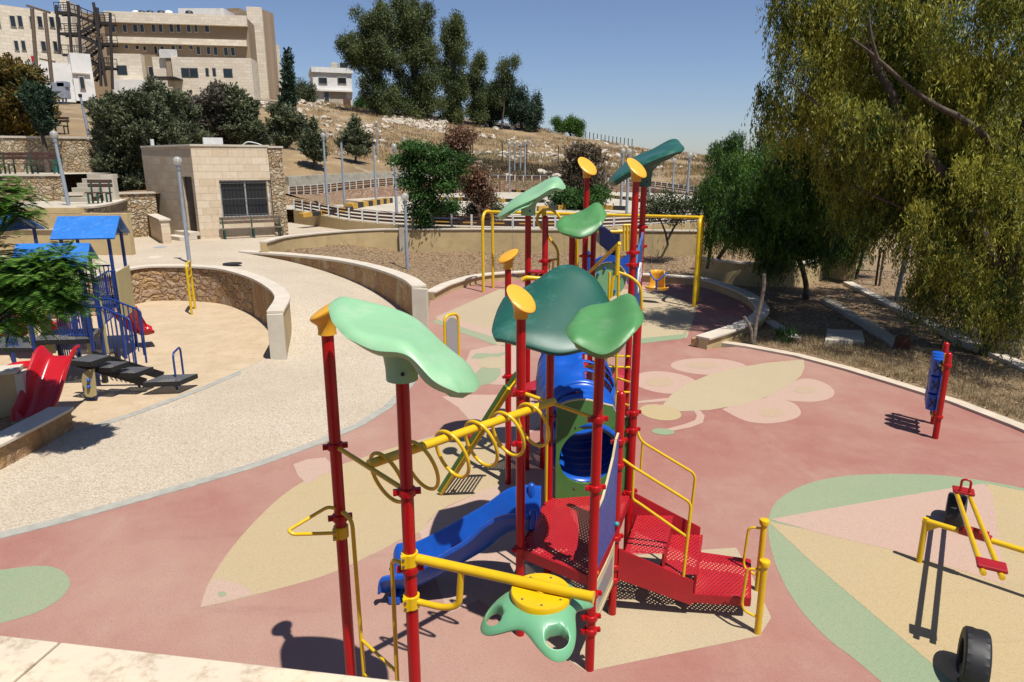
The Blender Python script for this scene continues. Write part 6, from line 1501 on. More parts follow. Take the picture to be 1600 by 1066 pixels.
tf = thing('transformer', 'grey pole mounted transformer boxes beside the power poles', 'transformer', at(97, 160, 68))
for u, v, s_ in ((95, 142, (1.3, .8, 1.4)), (99, 132, (.8, .8, .5)), (90, 150, (.6, .6, .5))): MB().box(at(u, v, 68), s_).build('box', M['lampgrey'], tf, bevel=.03)
for u in (92, 98, 103): MB().tube([at(u, 150, 68), at(u+1, 172, 68)], .08, 6).build('support', M['lampgrey'], tf)
wh = thing('white_house', 'small white two storey house with two dark windows on the hilltop', 'house', at(520, 165, 112))
f5 = Facade(wh, 487, 111, 551, 113); f5.px(488, 549, 114, 172, dep=7, name='wall', m=BWH); f5.px(486, 551, 106, 114, out=.3, dep=7.4, name='parapet', m=BWH); f5.px(488, 551, 141, 143.5, out=.5, dep=0, name='ledge', m=BWH)
for u0, u1, v0, v1 in ((497, 511, 121, 131), (527, 541, 121, 131), (506, 514, 144, 158)): f5.win(u0, u1, v0, v1, out=.02)
f5.px(515, 541, 144, 168, out=.05, dep=0, name='door', m=M['concrete']); f5.px(534, 545, 156, 171, out=2.5, dep=-2, name='shed_door', m=mat('rust', (.12, .06, .04), .8))
for u, lab in ((523, 'grey box'), (537, 'black tank')):
    MB().box(at(u, 103, 114), (1, 1, .8)).build('roof_tank', M['concrete'] if u == 523 else M['black'], wh, bevel=.1)
rwl = thing('hill_wall', 'long plain retaining wall below the tower on the hill', 'wall', at(415, 160, 92)); f6 = Facade(rwl, 385, 90, 440, 94); f6.px(388, 441, 157, 172, dep=.5, name='wall', m=M['concrete']); f6.px(388, 441, 155, 157.5, out=.2, dep=.6, name='coping', m=M['concrete'])
# ------------------------------------------------------------------ vegetation
RS = np.random.RandomState(11)
def npmesh(name, vs, fs, m, parent):
    me = bpy.data.meshes.new(name); org = ORG.get(parent, V(0, 0, 0)); vs = vs-np.array(org[:])[None]
    me.vertices.add(len(vs)); me.vertices.foreach_set('co', vs.astype(np.float32).ravel())
    k = fs.shape[1]; me.loops.add(fs.size); me.loops.foreach_set('vertex_index', fs.astype(np.int32).ravel())
    me.polygons.add(len(fs)); me.polygons.foreach_set('loop_start', np.arange(0, fs.size, k, dtype=np.int32)); me.polygons.foreach_set('loop_total', np.full(len(fs), k, dtype=np.int32))
    me.materials.append(m); me.update(calc_edges=True); me.validate()
    o = bpy.data.objects.new(name, me); COL.objects.link(o)
    if parent is not None: o.parent = parent
    ORG[o] = org; return o
def unit(a): return a/np.maximum(1e-9, np.linalg.norm(a, axis=1, keepdims=True))
def leaves(C, A, l, w, B=None):   # diamond leaves: centres, long axis, half length, half width
    n = len(C); A = unit(A)
    if B is None: B = unit(np.cross(A, RS.normal(size=(n, 3))))
    l = np.broadcast_to(np.asarray(l, float).reshape(-1, 1), (n, 1)); w = np.broadcast_to(np.asarray(w, float).reshape(-1, 1), (n, 1))
    v = np.stack([C-A*l, C+B*w, C+A*l, C-B*w], 1).reshape(-1, 3)
    return v, np.arange(4*n).reshape(n, 4)
def lobe(u, v, ru, rv, Y, ry=None):
    c = at(u, v, Y); d = (c-V(0, 0, CH)).y; k = d/FPX/ (ray(u, v).y)
    return (c.x, c.y, c.z, ru*k, (ry if ry else ru*k*.9), rv*k)
def rough(lobes, k=7, f=(.28, .5), out=.85):
    o = []
    for (x, y, z, a, b, c) in lobes:
        q0 = .78 if out < 1 else .62; o.append((x, y, z, a*q0, b*q0, c*q0))
        for _ in range(k):
            d = unit(RS.normal(size=(1, 3)))[0]; q = RS.uniform(*f); o.append((x+d[0]*a*out, y+d[1]*b*out, z+d[2]*c*out, a*q, b*q, c*q*.8))
    return o
def clumps(lobes, n, shell=.45):
    wts = np.array([L_[3]*L_[5]+L_[3]*L_[4] for L_ in lobes]); wts /= wts.sum(); idx_ = RS.choice(len(lobes), n, p=wts)
    Lb = np.array(lobes)[idx_]; d = unit(RS.normal(size=(n, 3))); r = shell+(1-shell)*RS.rand(n, 1)**.6
    return Lb[:, :3]+d*r*Lb[:, 3:6], d
def trunk(paths, m, parent, n=9):
    mb = MB()
    for pts, r0, r1 in paths:
        P = curve(pts, 5); k = len(P)
        P = [p+V(mn.noise(p*1.7), mn.noise(p*1.7+V(9, 0, 0)), 0)*r0*.5 for p in P]
        mb.tube(P, [r0+(r1-r0)*i/(k-1) for i in range(k)], n)
    return mb.build('trunk', m, parent, smooth=60)
def tree(name, label, base, lobes, nc, kind, m, bark='bark', tr=.12, scale=1., group=None, trunks=None, cat='tree', topz=None):
    t = thing(name, label, cat, base, group); b = Vector(base)
    L0 = lobes
    if kind == 'broad': lobes = rough(lobes, 9, (.25, .5), 1.0)
    elif kind == 'tall': lobes = rough([(x, y, z, a*(.97 if x < -13 else .86), b2*.86, c*.95) for (x, y, z, a, b2, c) in lobes], 11, (.18, .42), 1.0); nc = int(nc*1.2)
    elif kind == 'needle': lobes = rough(lobes, 7, (.3, .5), .85)
    elif kind == 'weep': lobes = rough(lobes, 11, (.16, .36), 1.0)
    C, d = clumps(lobes, nc, .35 if kind in ('weep', 'tall') else .45)
    lobes = L0
    if kind == 'broad':     # round sprays of leaves
        k = 26; Cc = np.repeat(C, k, 0)+RS.normal(size=(nc*k, 3))*np.array([.16, .16, .11])*scale
        A = RS.normal(size=(nc*k, 3))+np.repeat(d, k, 0)*.6; A[:, 2] -= .2
        v, f = leaves(Cc, A, .055*scale*RS.uniform(.7, 1.3, nc*k), .026*scale)
    elif kind == 'needle':  # dense conifer sprays
        k = 22; ax_ = unit(d*np.array([1, 1, .5])+np.array([0, 0, .55])+RS.normal(size=(nc, 3))*.25)
        tt = RS.rand(nc*k, 1); Cc = np.repeat(C, k, 0)+np.repeat(ax_, k, 0)*(tt-.5)*.42*scale+RS.normal(size=(nc*k, 3))*.05*scale*(1.2-tt)
        A = np.repeat(ax_, k, 0)+RS.normal(size=(nc*k, 3))*.55; v, f = leaves(Cc, A, .06*scale, .02*scale)
    elif kind == 'weep':    # hanging strands of narrow leaves
        k = 24; ln = RS.uniform(.35, 1.25, nc)*scale; tt = np.tile(np.linspace(0, 1, k), nc)
        sw = np.repeat(RS.normal(size=(nc, 3))*np.array([.18, .18, 0]), k, 0)*tt[:, None]
        Cc = np.repeat(C, k, 0)+sw; Cc[:, 2] -= tt*np.repeat(ln, k); Cc += RS.normal(size=Cc.shape)*.035*scale
        A = RS.normal(size=Cc.shape)*.45; A[:, 2] -= 1; v, f = leaves(Cc, A, .062*scale*RS.uniform(.7, 1.3, nc*k), .0135*scale)
    elif kind == 'tall':    # eucalyptus: vertical hanging leaf clusters
        k = 30; Cc = np.repeat(C, k, 0)+RS.normal(size=(nc*k, 3))*np.array([.33, .33, .45])*scale
        A = RS.normal(size=Cc.shape)*.7; A[:, 2] -= .8; v, f = leaves(Cc, A, .17*scale*RS.uniform(.6, 1.3, nc*k), .055*scale)
    elif kind == 'frond':
        k = 17; vsl = []; Cs = []; As = []; 
        for q in range(nc):
            a = V(*d[q]); a.z = a.z*.4+.05; a.normalize(); up = V(0, 0, 1); s_ = a.cross(up).normalized(); ln = RS.uniform(.22, .38)*scale; c0 = V(*C[q])
            for j in range(k):
                tq = j/(k-1); p = c0+a*(ln*(tq-.3))-up*(.16*tq*tq*ln*3); wl_ = .075*scale*math.sin(math.pi*(.12+.85*tq))
                for sg in (-1, 1):
                    dr = (s_*sg+a*.45-up*.12).normalized(); Cs.append(p+dr*wl_); As.append(dr*wl_)
        Cs = np.array([tuple(p) for p in Cs]); As = np.array([tuple(p) for p in As]); ln_ = np.linalg.norm(As, axis=1)
        Bv = unit(np.cross(As, np.array([0, 0, 1.])+RS.normal(size=As.shape)*.25)); v, f = leaves(Cs, As, ln_, .0105*scale, Bv)
    npmesh('crown', v, f, m, t)
    if trunks is None:
        top = V(*np.mean(np.array(lobes)[:, :3], 0)); trunks = [([b, b.lerp(top, .5)+V(.1, 0, 0), top], tr, tr*.4)]
        for L_ in lobes[:6]:
            trunks.append(([b.lerp(top, .45), V(*L_[:3])-V(0, 0, L_[5]*.3), V(*L_[:3])+V(0, 0, L_[5]*.5)], tr*.45, tr*.1))
    trunk(trunks, M[bark], t); return t
LG = leafmat('pinnate_leaf', (.05, .15, .02), (.17, .33, .05), 2.5)
LP = leafmat('pepper_leaf', (.04, .08, .014), (.44, .42, .06), .7, .42)
LD = leafmat('dark_broad_leaf', (.012, .042, .008), (.095, .20, .025), .7, .25)
LJ = leafmat('juniper_leaf', (.04, .055, .027), (.18, .20, .10), .9, .15)
LC = leafmat('cypress_leaf', (.012, .03, .015), (.05, .09, .045), .9, .15)
LE = leafmat('eucalyptus_leaf', (.03, .05, .014), (.15, .18, .06), .25, .25)
LM = leafmat('green_leaf', (.02, .06, .012), (.07, .16, .03), .8, .3)
LB = leafmat('brown_leaf', (.10, .05, .03), (.24, .13, .07), 1.5, .2)
LY = leafmat('yellowing_pine', (.05, .06, .015), (.27, .17, .03), .5, .2)
LO = leafmat('olive_leaf', (.03, .05, .02), (.10, .12, .05), .6, .2)
# near tree with feathery leaves at the left
YT = 9.3
tree('feathery_tree', 'bright green feathery tree leaning in at the left edge over the playhouse', (-8.6, 9.6, .2),
     [lobe(70, 440, 62, 40, 9.2, .45), lobe(25, 470, 60, 45, 9.2, .45), lobe(100, 405, 35, 22, 9.2, .3), lobe(95, 470, 28, 20, 9.2, .3), lobe(50, 420, 50, 30, 9.3, .4), lobe(10, 310, 32, 26, 9.4, .35), lobe(25, 335, 26, 14, 9.4, .25), lobe(-20, 300, 40, 40, 9.4, .4), lobe(-30, 420, 60, 60, 9.4, .5), lobe(0, 500, 30, 22, 9.1, .3)], 1150, 'frond', LG, tr=.07,
     trunks=[([V(-8.6, 9.6, 0), V(-8.5, 9.6, 1.5), V(-8.2, 9.5, 2.4)], .09, .06), ([V(-8.5, 9.6, 1.6), at(10, 460, 9.3), at(100, 420, 9.2)], .05, .012), ([V(-8.2, 9.5, 2.2), at(0, 330, 9.4), at(30, 315, 9.4)], .045, .01), ([V(-8.5, 9.6, 1.5), at(0, 500, 9.2), at(60, 470, 9.2)], .04, .01)], scale=1.0)
# the big weeping tree at the right
wb_ = (11.0, 14.9, 0)
wl_ = [lobe(1318, 60, 62, 60, 15.5, 1.2), lobe(1255, 60, 20, 42, 15.2, .6), lobe(1400, 20, 90, 60, 15.5, 1.4), lobe(1500, 60, 90, 80, 15, 1.4), lobe(1590, 80, 80, 90, 14.5, 1.4), lobe(1360, 170, 95, 55, 15.5, 1.4), lobe(1450, 200, 110, 80, 15, 1.4), lobe(1560, 220, 90, 90, 14.5, 1.4), lobe(1238, 140, 20, 46, 15.3, .5), lobe(1270, 160, 42, 30, 15.4, .7),
       lobe(1480, 300, 80, 70, 14.8, 1.3), lobe(1580, 330, 80, 90, 14.2, 1.3), lobe(1540, 430, 70, 60, 14.3, 1.1), lobe(1600, 450, 60, 60, 14, 1), lobe(1420, 290, 50, 40, 15.5, 1), lobe(1500, -80, 200, 80, 15, 2), lobe(1700, 200, 90, 200, 14.5, 1.5), lobe(1360, -50, 110, 50, 15.3, 1.4)]
wl_ = [(x, y+1.0, z, a, b*(2.2 if x > 9 else 1.3), c) for (x, y, z, a, b, c) in wl_]+[(11.5, 19, 6, 3, 2.5, 2), (14, 18, 5, 3, 3, 3), (9.5, 18, 5.5, 2, 2, 1.5)]
tree('weeping_tree', 'huge yellow green weeping tree filling the right edge', wb_, wl_, 14000, 'weep', LP, tr=.3, scale=1.0,
     trunks=[([V(11.0, 14.9, -.05), V(11.0, 14.95, .6), V(10.9, 15, 1.6), at(1500, 300, 15)], .42, .2), ([at(1500, 300, 15), at(1420, 210, 15.2), at(1375, 110, 15.4), at(1350, 60, 15.4)], .15, .03), ([at(1600, 300, 14.9), at(1545, 220, 14.6), at(1500, 185, 14.45), at(1460, 165, 14.5), at(1410, 128, 14.5), at(1372, 92, 14.6), at(1330, 60, 14.6)], .085, .02), ([at(1372, 92, 14.2), at(1362, 60, 14.2), at(1358, 20, 14.3)], .035, .012), ([V(10.95, 15, 1.2), at(1600, 250, 14.6), at(1640, 60, 14.8)], .25, .1),
             ([at(1420, 210, 15.2), at(1370, 195, 15.3), at(1290, 175, 15.4)], .07, .02), ([at(1380, 120, 15.4), at(1360, 60, 15.4), at(1355, 20, 15.4)], .05, .015), ([at(1400, 250, 15.4), at(1300, 180, 15.4), at(1225, 120, 15.4)], .06, .012), ([at(1510, 330, 15), at(1430, 330, 15.6), at(1330, 290, 16)], .06, .02)])
# dark bushy tree left of it
tree('bushy_tree', 'dark green bushy tree with bright top beyond the end of the swing', (9.9, 21.6, 0),
     [lobe(1150, 255, 45, 42, 21.5, 1.8), lobe(1200, 245, 55, 38, 21.5, 2), lobe(1180, 310, 72, 45, 21.5, 2.2), lobe(1250, 290, 50, 55, 21.8, 2), lobe(1240, 360, 45, 50, 21.8, 1), lobe(1130, 330, 35, 35, 21.5, .8), lobe(1300, 300, 40, 60, 22, 1), lobe(1215, 350, 60, 42, 21.6, 1.6), lobe(1285, 350, 35, 40, 22, 1.2), lobe(1120, 300, 28, 35, 21.4, 1)], 9500, 'weep', LD, scale=.85, tr=.1,
     trunks=[([V(9.45, 21.6, -.02), V(9.3, 21.6, .8), at(1220, 340, 21.6)], .1, .06), ([at(1225, 390, 21.6), at(1150, 300, 21.5), at(1140, 240, 21.5)], .05, .015), ([at(1225, 380, 21.6), at(1260, 300, 21.8)], .05, .02)])
sc = gp(1108, 425, .1)
tree('leaning_tree', 'leaning dark tree trunk with sparse crown behind the right swing leg', (sc.x, sc.y, sc.z), [lobe(1165, 290, 40, 40, 24.5, 1), lobe(1190, 330, 30, 30, 24.5, .8), lobe(1120, 290, 25, 30, 24.5, .6)], 800, 'weep', LD, scale=.9,
     trunks=[([sc, at(1135, 385, 24.5), at(1165, 330, 24.6), at(1190, 270, 24.6)], .09, .04), ([at(1105, 420, 24.3), at(1115, 360, 24.3), at(1122, 300, 24.3)], .06, .03)])
tree('bare_bush_tree', 'thin V shaped twiggy tree inside the right end of the swing', tuple(gp(1045, 392, .5)), [lobe(1030, 320, 22, 22, 27.5, .5), lobe(1062, 325, 22, 20, 27.5, .5)], 120, 'broad', LO, scale=1.1,
     trunks=[([gp(1045, 392, .5), at(1040, 365, 27.5), at(1030, 340, 27.5), at(1015, 305, 27.5)], .055, .015), ([at(1043, 375, 27.5), at(1055, 352, 27.5), at(1075, 325, 27.5), at(1090, 300, 27.5)], .05, .012)])
tree('small_bushy_tree', 'dark narrow tree beside the plaster block wall under the weeping tree', tuple(gp(1336, 436, 0)), [lobe(1345, 330, 30, 45, 25, .8), lobe(1330, 370, 22, 25, 25, .6), lobe(1360, 290, 35, 40, 25.5, .8), lobe(1400, 310, 35, 40, 25.5, .8)], 1700, 'weep', LD, scale=.9, tr=.07)
# green tree on the mulch bed in front of the track
tb_ = V(-3.9, 30.2, .6)
tree('green_tree', 'green broad tree in the mulch bed in front of the track fence', tuple(tb_), [lobe(650, 232, 16, 8, 30, .5), lobe(690, 240, 16, 7, 30, .5), lobe(635, 252, 16, 9, 30, .5), lobe(672, 262, 24, 8, 30, .6), lobe(710, 268, 14, 7, 30, .4), lobe(645, 283, 18, 9, 30, .5), lobe(690, 290, 20, 7, 30, .6), lobe(658, 306, 16, 9, 30, .5), lobe(652, 330, 13, 11, 30, .4), lobe(676, 322, 9, 8, 30, .3), lobe(662, 350, 10, 8, 30, .3), lobe(725, 250, 8, 5, 30, .3)], 820, 'broad', LM, scale=1.15, tr=.08)
tree('brown_tree', 'half dead tree with brown leaves behind the green tree', tuple(at(752, 358, 32)), [lobe(715, 215, 18, 16, 33, .5), lobe(705, 235, 14, 14, 33, .4), lobe(740, 290, 14, 25, 33, .5), lobe(755, 310, 14, 22, 33, .4), lobe(735, 270, 10, 10, 33, .3)], 340, 'broad', LB, scale=1.4,
     trunks=[([at(755, 372, 32), at(748, 330, 32.3), at(725, 300, 32.6), at(710, 250, 33), at(715, 205, 33)], .06, .012), ([at(748, 330, 32.3), at(752, 290, 33), at(748, 270, 33)], .03, .01)])
tree('olive_bush', 'thin grey green bush below the brown leaved tree at the fence', tuple(at(762, 355, 33.5)), [lobe(762, 325, 16, 20, 33.5, .5), lobe(745, 335, 12, 12, 33.5, .4)], 200, 'broad', LO, scale=1.3, tr=.04)
p = surf(697, 336, z_track); tree('shrub', 'small round green shrub on the track behind the near fence', tuple(p), [lobe(698, 326, 11, 11, p.y, .3)], 160, 'broad', LM, scale=1.2, tr=.03, cat='shrub')
p = surf(915, 322, z_track)
tree('brown_conifer', 'big brownish feathery bush standing on the track behind the tall posts', tuple(p), [lobe(912, 250, 28, 28, 40, 1), lobe(900, 280, 30, 25, 40, 1), lobe(925, 280, 28, 28, 40, 1), lobe(915, 305, 35, 18, 40, 1)], 900, 'needle', leafmat('tamarisk', (.06, .05, .03), (.22, .16, .10), .6, .1), scale=1.5, tr=.12)
tree('green_bush', 'bright green low bush at the foot of the brownish bush', tuple(p+V(0, -1, 0)), [lobe(885, 302, 18, 7, 38, .6), lobe(905, 315, 24, 7, 38, .6), lobe(935, 303, 12, 7, 38, .5), lobe(870, 318, 10, 5, 38, .4)], 240, 'broad', LM, scale=1.5, tr=.04, cat='shrub')
# evergreens behind the booth
def base_on(u, v, Y, z): q = at(u, v, Y); return (q.x, q.y, z)
tree('evergreen', 'leftmost big rounded grey green evergreen beside the booth', base_on(205, 300, 36, 2.94), [lobe(175, 190, 28, 34, 36, 1.5), lobe(205, 208, 52, 50, 36, 2), lobe(240, 202, 40, 42, 36.5, 1.8), lobe(200, 250, 38, 35, 36, 1.5), lobe(215, 290, 30, 12, 36, 1.2)], 4600, 'needle', LJ, scale=1.6, tr=.25)
tree('evergreen', 'pointed evergreen rising directly behind the booth roof corner', base_on(255, 300, 39, 3.), [lobe(243, 150, 12, 25, 39, .7), lobe(260, 175, 35, 30, 39, 1.3), lobe(275, 210, 42, 30, 39, 1.5)], 2000, 'needle', LJ, scale=1.6, tr=.2)
tree('evergreen', 'bare grey twiggy evergreen in the middle behind the booth', base_on(335, 300, 43, 4.), [lobe(335, 165, 30, 28, 43, 1.3), lobe(345, 195, 38, 32, 43, 1.5), lobe(305, 172, 18, 22, 43, 1)], 1700, 'needle', leafmat('twiggy_evergreen', (.05, .05, .035), (.16, .14, .10), 1.2, .1), scale=1.6, tr=.2)
tree('evergreen', 'right evergreen with pointed top behind the booth', base_on(385, 300, 43, 4.), [lobe(370, 160, 12, 20, 43, .7), lobe(378, 182, 22, 24, 43, 1), lobe(388, 208, 24, 23, 43, 1.2)], 1900, 'needle', LJ, scale=2., tr=.2)
p = at(446, 224, 57)
tree('evergreen', 'broad evergreen under the slender cypress right of the booth', (p.x, p.y, z_hill(p.x, p.y)), [lobe(446, 185, 22, 22, 57, 1.3), lobe(446, 208, 26, 18, 57, 1.5)], 1000, 'needle', LJ, scale=2.3, tr=.2)
p = at(449, 190, 62); sp_l = [lobe(449, 175-13*k, 11-1.3*k, 9, 62, .75-.08*k) for k in range(8)]
tree('cypress', 'slender dark pointed cypress right of the long building', (p.x, p.y, z_hill(p.x, p.y)), sp_l, 520, 'needle', LC, scale=2.4, tr=.15)
for u, vb, vt, w_, Y, lab in ((489, 262, 190, 18, 50.5, 'left small conifer with thin trunk on the dry lawn'), (555, 255, 186, 22, 55, 'right small conifer with thin trunk on the dry lawn')):
    p = at(u, vb, Y); zb_ = z_hill(p.x, p.y); hgt = vb-vt
    lb_ = [lobe(u, vb-hgt*f, w_*r_, hgt*.13, Y, w_*r_*Y/FPX*.9) for f, r_ in ((.32, .95), (.45, 1.0), (.58, .85), (.72, .6), (.86, .32), (.95, .12))]
    tree('small_conifer', lab, (p.x, p.y, zb_), lb_, 900, 'needle', LJ, scale=1.8, tr=.09)
tree('yellowing_pine', 'yellowing pine at the far left above the stone wall', (at(30, 225, 38).x, 38, 5.4), [lobe(15, 120, 40, 26, 38, 1.5), lobe(40, 140, 32, 26, 38, 1.4), lobe(20, 175, 42, 28, 38, 1.6), lobe(50, 185, 22, 22, 38, 1), lobe(-15, 150, 40, 50, 38, 1.6), lobe(15, 205, 30, 16, 38, 1)], 1700, 'needle', LY, scale=1.9, tr=.18)
p = V(at(66, 205, 37).x, 37, 5.4); q = at(73, 258, 34.5)
tree('dark_pine', 'dark pine with a thin leaning trunk in front of the high stone wall', (q.x, q.y, 3.8), [lobe(64, 170, 18, 22, 35, .7), lobe(55, 150, 16, 16, 35, .6), lobe(70, 190, 12, 12, 35, .5)], 360, 'needle', LC, scale=1.7, trunks=[([V(q.x, q.y, 3.75), at(70, 235, 34.7), at(63, 190, 35), at(58, 150, 35)], .13, .04)])
# hilltop trees
def hillbase(u, v, Y): p = at(u, v, Y); return (p.x, p.y, z_hill(p.x, p.y)-.2)
tree('eucalyptus', 'tallest eucalyptus of the hilltop group, broad one at its left', hillbase(600, 180, 98), [lobe(575, 45, 25, 32, 98, 2.2), lobe(590, 30, 22, 20, 98, 2), lobe(560, 90, 28, 28, 98, 2.4), lobe(590, 80, 28, 35, 98, 2.5), lobe(548, 85, 14, 14, 98, 1.2), lobe(590, 130, 24, 30, 98, 2.2), lobe(605, 160, 22, 24, 98, 2)], 1500, 'tall', LE, tr=.35, scale=1.)
tree('eucalyptus', 'dense central eucalyptus of the hilltop group', hillbase(650, 180, 101), [lobe(635, 30, 24, 28, 101, 2.2), lobe(655, 35, 22, 34, 101, 2.2), lobe(640, 80, 30, 38, 101, 2.6), lobe(668, 85, 22, 40, 101, 2.2), lobe(645, 135, 36, 34, 101, 2.8), lobe(655, 165, 34, 18, 101, 2.6)], 1900, 'tall', LE, tr=.4, scale=1.)
tree('eucalyptus', 'slim separate eucalyptus right of the dense group', hillbase(709, 185, 104), [lobe(706, 50, 16, 22, 104, 1.6), lobe(712, 75, 21, 28, 104, 2), lobe(706, 115, 18, 28, 104, 1.8), lobe(710, 150, 19, 26, 104, 1.8), lobe(710, 178, 24, 12, 104, 2)], 1000, 'tall', LE, tr=.25, scale=1.)
tree('eucalyptus', 'small thin eucalyptus between the slim tree and the dark trees', hillbase(744, 190, 106), [lobe(746, 102, 14, 15, 106, 1.3), lobe(742, 128, 14, 16, 106, 1.4), lobe(744, 158, 15, 22, 106, 1.4), lobe(748, 178, 16, 12, 106, 1.5)], 480, 'tall', LE, tr=.2, scale=.9)
tree('eucalyptus', 'airy eucalyptus with sparse top rising from the dark round trees', hillbase(783, 192, 106), [lobe(787, 115, 14, 18, 106, 1.2), lobe(780, 145, 15, 18, 106, 1.4), lobe(805, 100, 8, 8, 106, .8)], 260, 'tall', LE, tr=.15, scale=.85)
tree('round_tree', 'dark round tree at the right end of the hilltop group', hillbase(815, 200, 108), [lobe(800, 150, 24, 22, 108, 2.2), lobe(820, 165, 24, 26, 108, 2.2), lobe(790, 170, 25, 18, 108, 2), lobe(830, 185, 16, 18, 108, 1.8)], 900, 'tall', LC, tr=.3, scale=1.)
tree('round_tree', 'dark low tree between two eucalyptus trees on the hilltop', hillbase(765, 190, 109), [lobe(765, 150, 14, 22, 109, 1.6), lobe(760, 172, 18, 15, 109, 1.6)], 360, 'tall', LC, tr=.25, scale=1.)
tree('hill_shrub', 'wide dark shrub on the skyline right of the hilltop group', hillbase(893, 214, 124), [lobe(886, 197, 17, 8, 124, 2.4), lobe(903, 202, 11, 10, 124, 1.6), lobe(870, 191, 7, 4, 124, 1)], 420, 'tall', LD, tr=.2, scale=.9, cat='shrub')
tree('hill_shrub', 'grey green tree left of the white house', hillbase(473, 165, 106), [lobe(473, 142, 16, 16, 106, 1.6), lobe(480, 155, 14, 10, 106, 1.4)], 260, 'tall', LO, tr=.15, scale=.9, cat='shrub')
tree('hill_shrub', 'low green bush right of the white house', hillbase(570, 172, 106), [lobe(565, 162, 14, 8, 106, 1.4), lobe(590, 168, 20, 7, 106, 1.6)], 260, 'tall', LM, tr=.1, scale=.8, cat='shrub')
# bare snag by the seat wall
sg_ = thing('tree_stump', 'grey dead tree trunk with a broken fork by the round seat wall', 'dead tree', gp(1178, 541))
b = gp(1176, 540); trunk([([b, at(1180, 510, b.y), at(1190, 470, b.y), at(1194, 428, b.y)], .055, .04), ([b+V(-.03, 0, .1), at(1173, 515, b.y), at(1166, 500, b.y-.05), at(1163, 495, b.y-.05)], .04, .03)], M['barkpale'], sg_)
# ------------------------------------------------------------------ right side walls, kerbs and wire fence
pw2 = thing('planter_wall', 'round yellow plaster planter wall under the dark bushy tree', 'wall', (9.5, 24, 0))
RP = curve([gp(u, v, .85) for u, v in [(1095, 402), (1130, 407), (1180, 411), (1230, 412), (1265, 408), (1284, 401), (1280, 394), (1262, 386), (1245, 383)]], 5)
MB().ribbon([(p.x, p.y) for p in RP], -.05, .80, .22).build('plaster_face', M['plaster'], pw2, smooth=40)
MB().ribbon([(p.x, p.y) for p in RP], .80, .86, .28).build('cap', M['capstone'], pw2, smooth=40)
struct('planter_soil', sheet([(p.x, p.y) for p in RP]+[(RP[-1].x, 28.7), (RP[0].x-1.5, 28.7)], lambda x, y: zb(x, y)*(1-sm((x-RP[0].x+.2)/1.6))+.74*sm((x-RP[0].x+.2)/1.6)), M['mulch'], 'dry soil in the round planter')
bk = thing('block_wall', 'square yellow plaster block with pale coping at the right', 'wall', (12, 25, 0))
c0, c1 = gp(1335, 437, 0), gp(1250, 432, 0); zk = at(1335, 391, c0.y).z
MB().prism([c0, V(c0.x-.3, c0.y+3.2, 0), V(c1.x-.2, c1.y+3.4, 0), c1], -.05, zk).build('plaster_face', M['plaster'], bk)
MB().ribbon([(c1.x, c1.y), (c0.x, c0.y), (c0.x-.3, c0.y+3.2)], zk, zk+.07, .3).build('coping', M['capstone'], bk)
def kerbline(pts, label, w_=.3, z=.12, m='capstone'):
    P = [gp(u, v, z) for u, v in pts]; t = thing('garden_kerb', label, 'kerb', P[0]); MB().ribbon([(p.x, p.y) for p in P], -.05, z, w_).build('kerb_stone', M[m], t, bevel=.01)
kerbline([(1325, 440), (1400, 478), (1480, 518), (1560, 552), (1640, 590)], 'long pale kerb running from the plaster block to the weeping tree', .32)
kerbline([(1290, 466), (1330, 490), (1360, 505), (1405, 538)], 'broken grey kerb in the shade in the middle of the dry bed', .3, .14, 'concrete')
kerbline([(1200, 500), (1225, 515), (1242, 527)], 'short grey kerb just right of the round seat wall', .3, .1, 'concrete')
sb = thing('concrete_slab', 'square grey concrete slab lying in the shade near the kerb', 'slab', gp(1318, 532))
MB().prism([gp(1288, 540, 0), gp(1350, 541, 0), gp(1346, 525, 0), gp(1292, 522, 0)], -.02, .14).build('slab', M['concrete'], sb, bevel=.01)
sm_ = thing('wood_stump', 'reddish brown tree stump under the weeping tree', 'stump', gp(1408, 548)); MB().lathe([(.22, -.02), (.17, .1), (.16, .32), (.1, .35), (.01, .34)], gp(1408, 548), 11).build('stump', mat('stump_wood', (.12, .04, .02), .9, var=.5, vscale=9, bump=1, bscale=10), sm_)
for u, v, vt, lab, r_ in ((1400, 468, 380, 'thick grey post of the wire fence under the weeping tree', .07), (1368, 446, 386, 'left thin dark fence post by the block wall', .04), (1374, 447, 390, 'right thin dark fence post by the block wall', .04), (1437, 480, 412, 'dark fence post in the shade of the weeping tree', .05), (1482, 498, 420, 'last dark fence post before the big trunk', .05)):
    p = gp(u, v, 0); t = thing('fence_post', lab, 'post', p); MB().tube([p, V(p.x+.15 if r_ > .06 else p.x, p.y, at(u, vt, p.y).z)], r_, 8).build('pole', M['lampgrey'] if r_ > .06 else M['bark'], t)
hf = thing('wire_fence', 'dark wire fence line on the skyline at the right', 'fence', at(930, 225, 123))
mb = MB()
for k in range(13):
    u = 915+k*6; v = 219+k*1.6; p = at(u, v, 122); mb.box((p.x, p.y, z_hill(p.x, p.y)+.6), (.12, .12, 1.6))
mb.build('posts', DK, hf)
for k, (u, Y) in enumerate(((736, 70), (785, 72), (823, 74), (739, 80), (872, 74), (1003, 76), (1036, 76))):
    p = at(u, 260, Y); t = thing('wire_post', ['rusty post left of the far lamp cluster', 'rusty post left of the lamp pair', 'rusty post just right of the lamp cluster', 'small rusty post higher on the slope', 'rusty post right of the light green canopy tip', 'rusty post below the dark canopy', 'rusty post near the right lamps'][k]+' on the stony slope', 'post', (p.x, p.y, z_hill(p.x, p.y)))
    MB().tube([V(p.x, p.y, z_hill(p.x, p.y)-.2), V(p.x, p.y, z_hill(p.x, p.y)+2.2)], .05, 6).build('pole', DK, t)
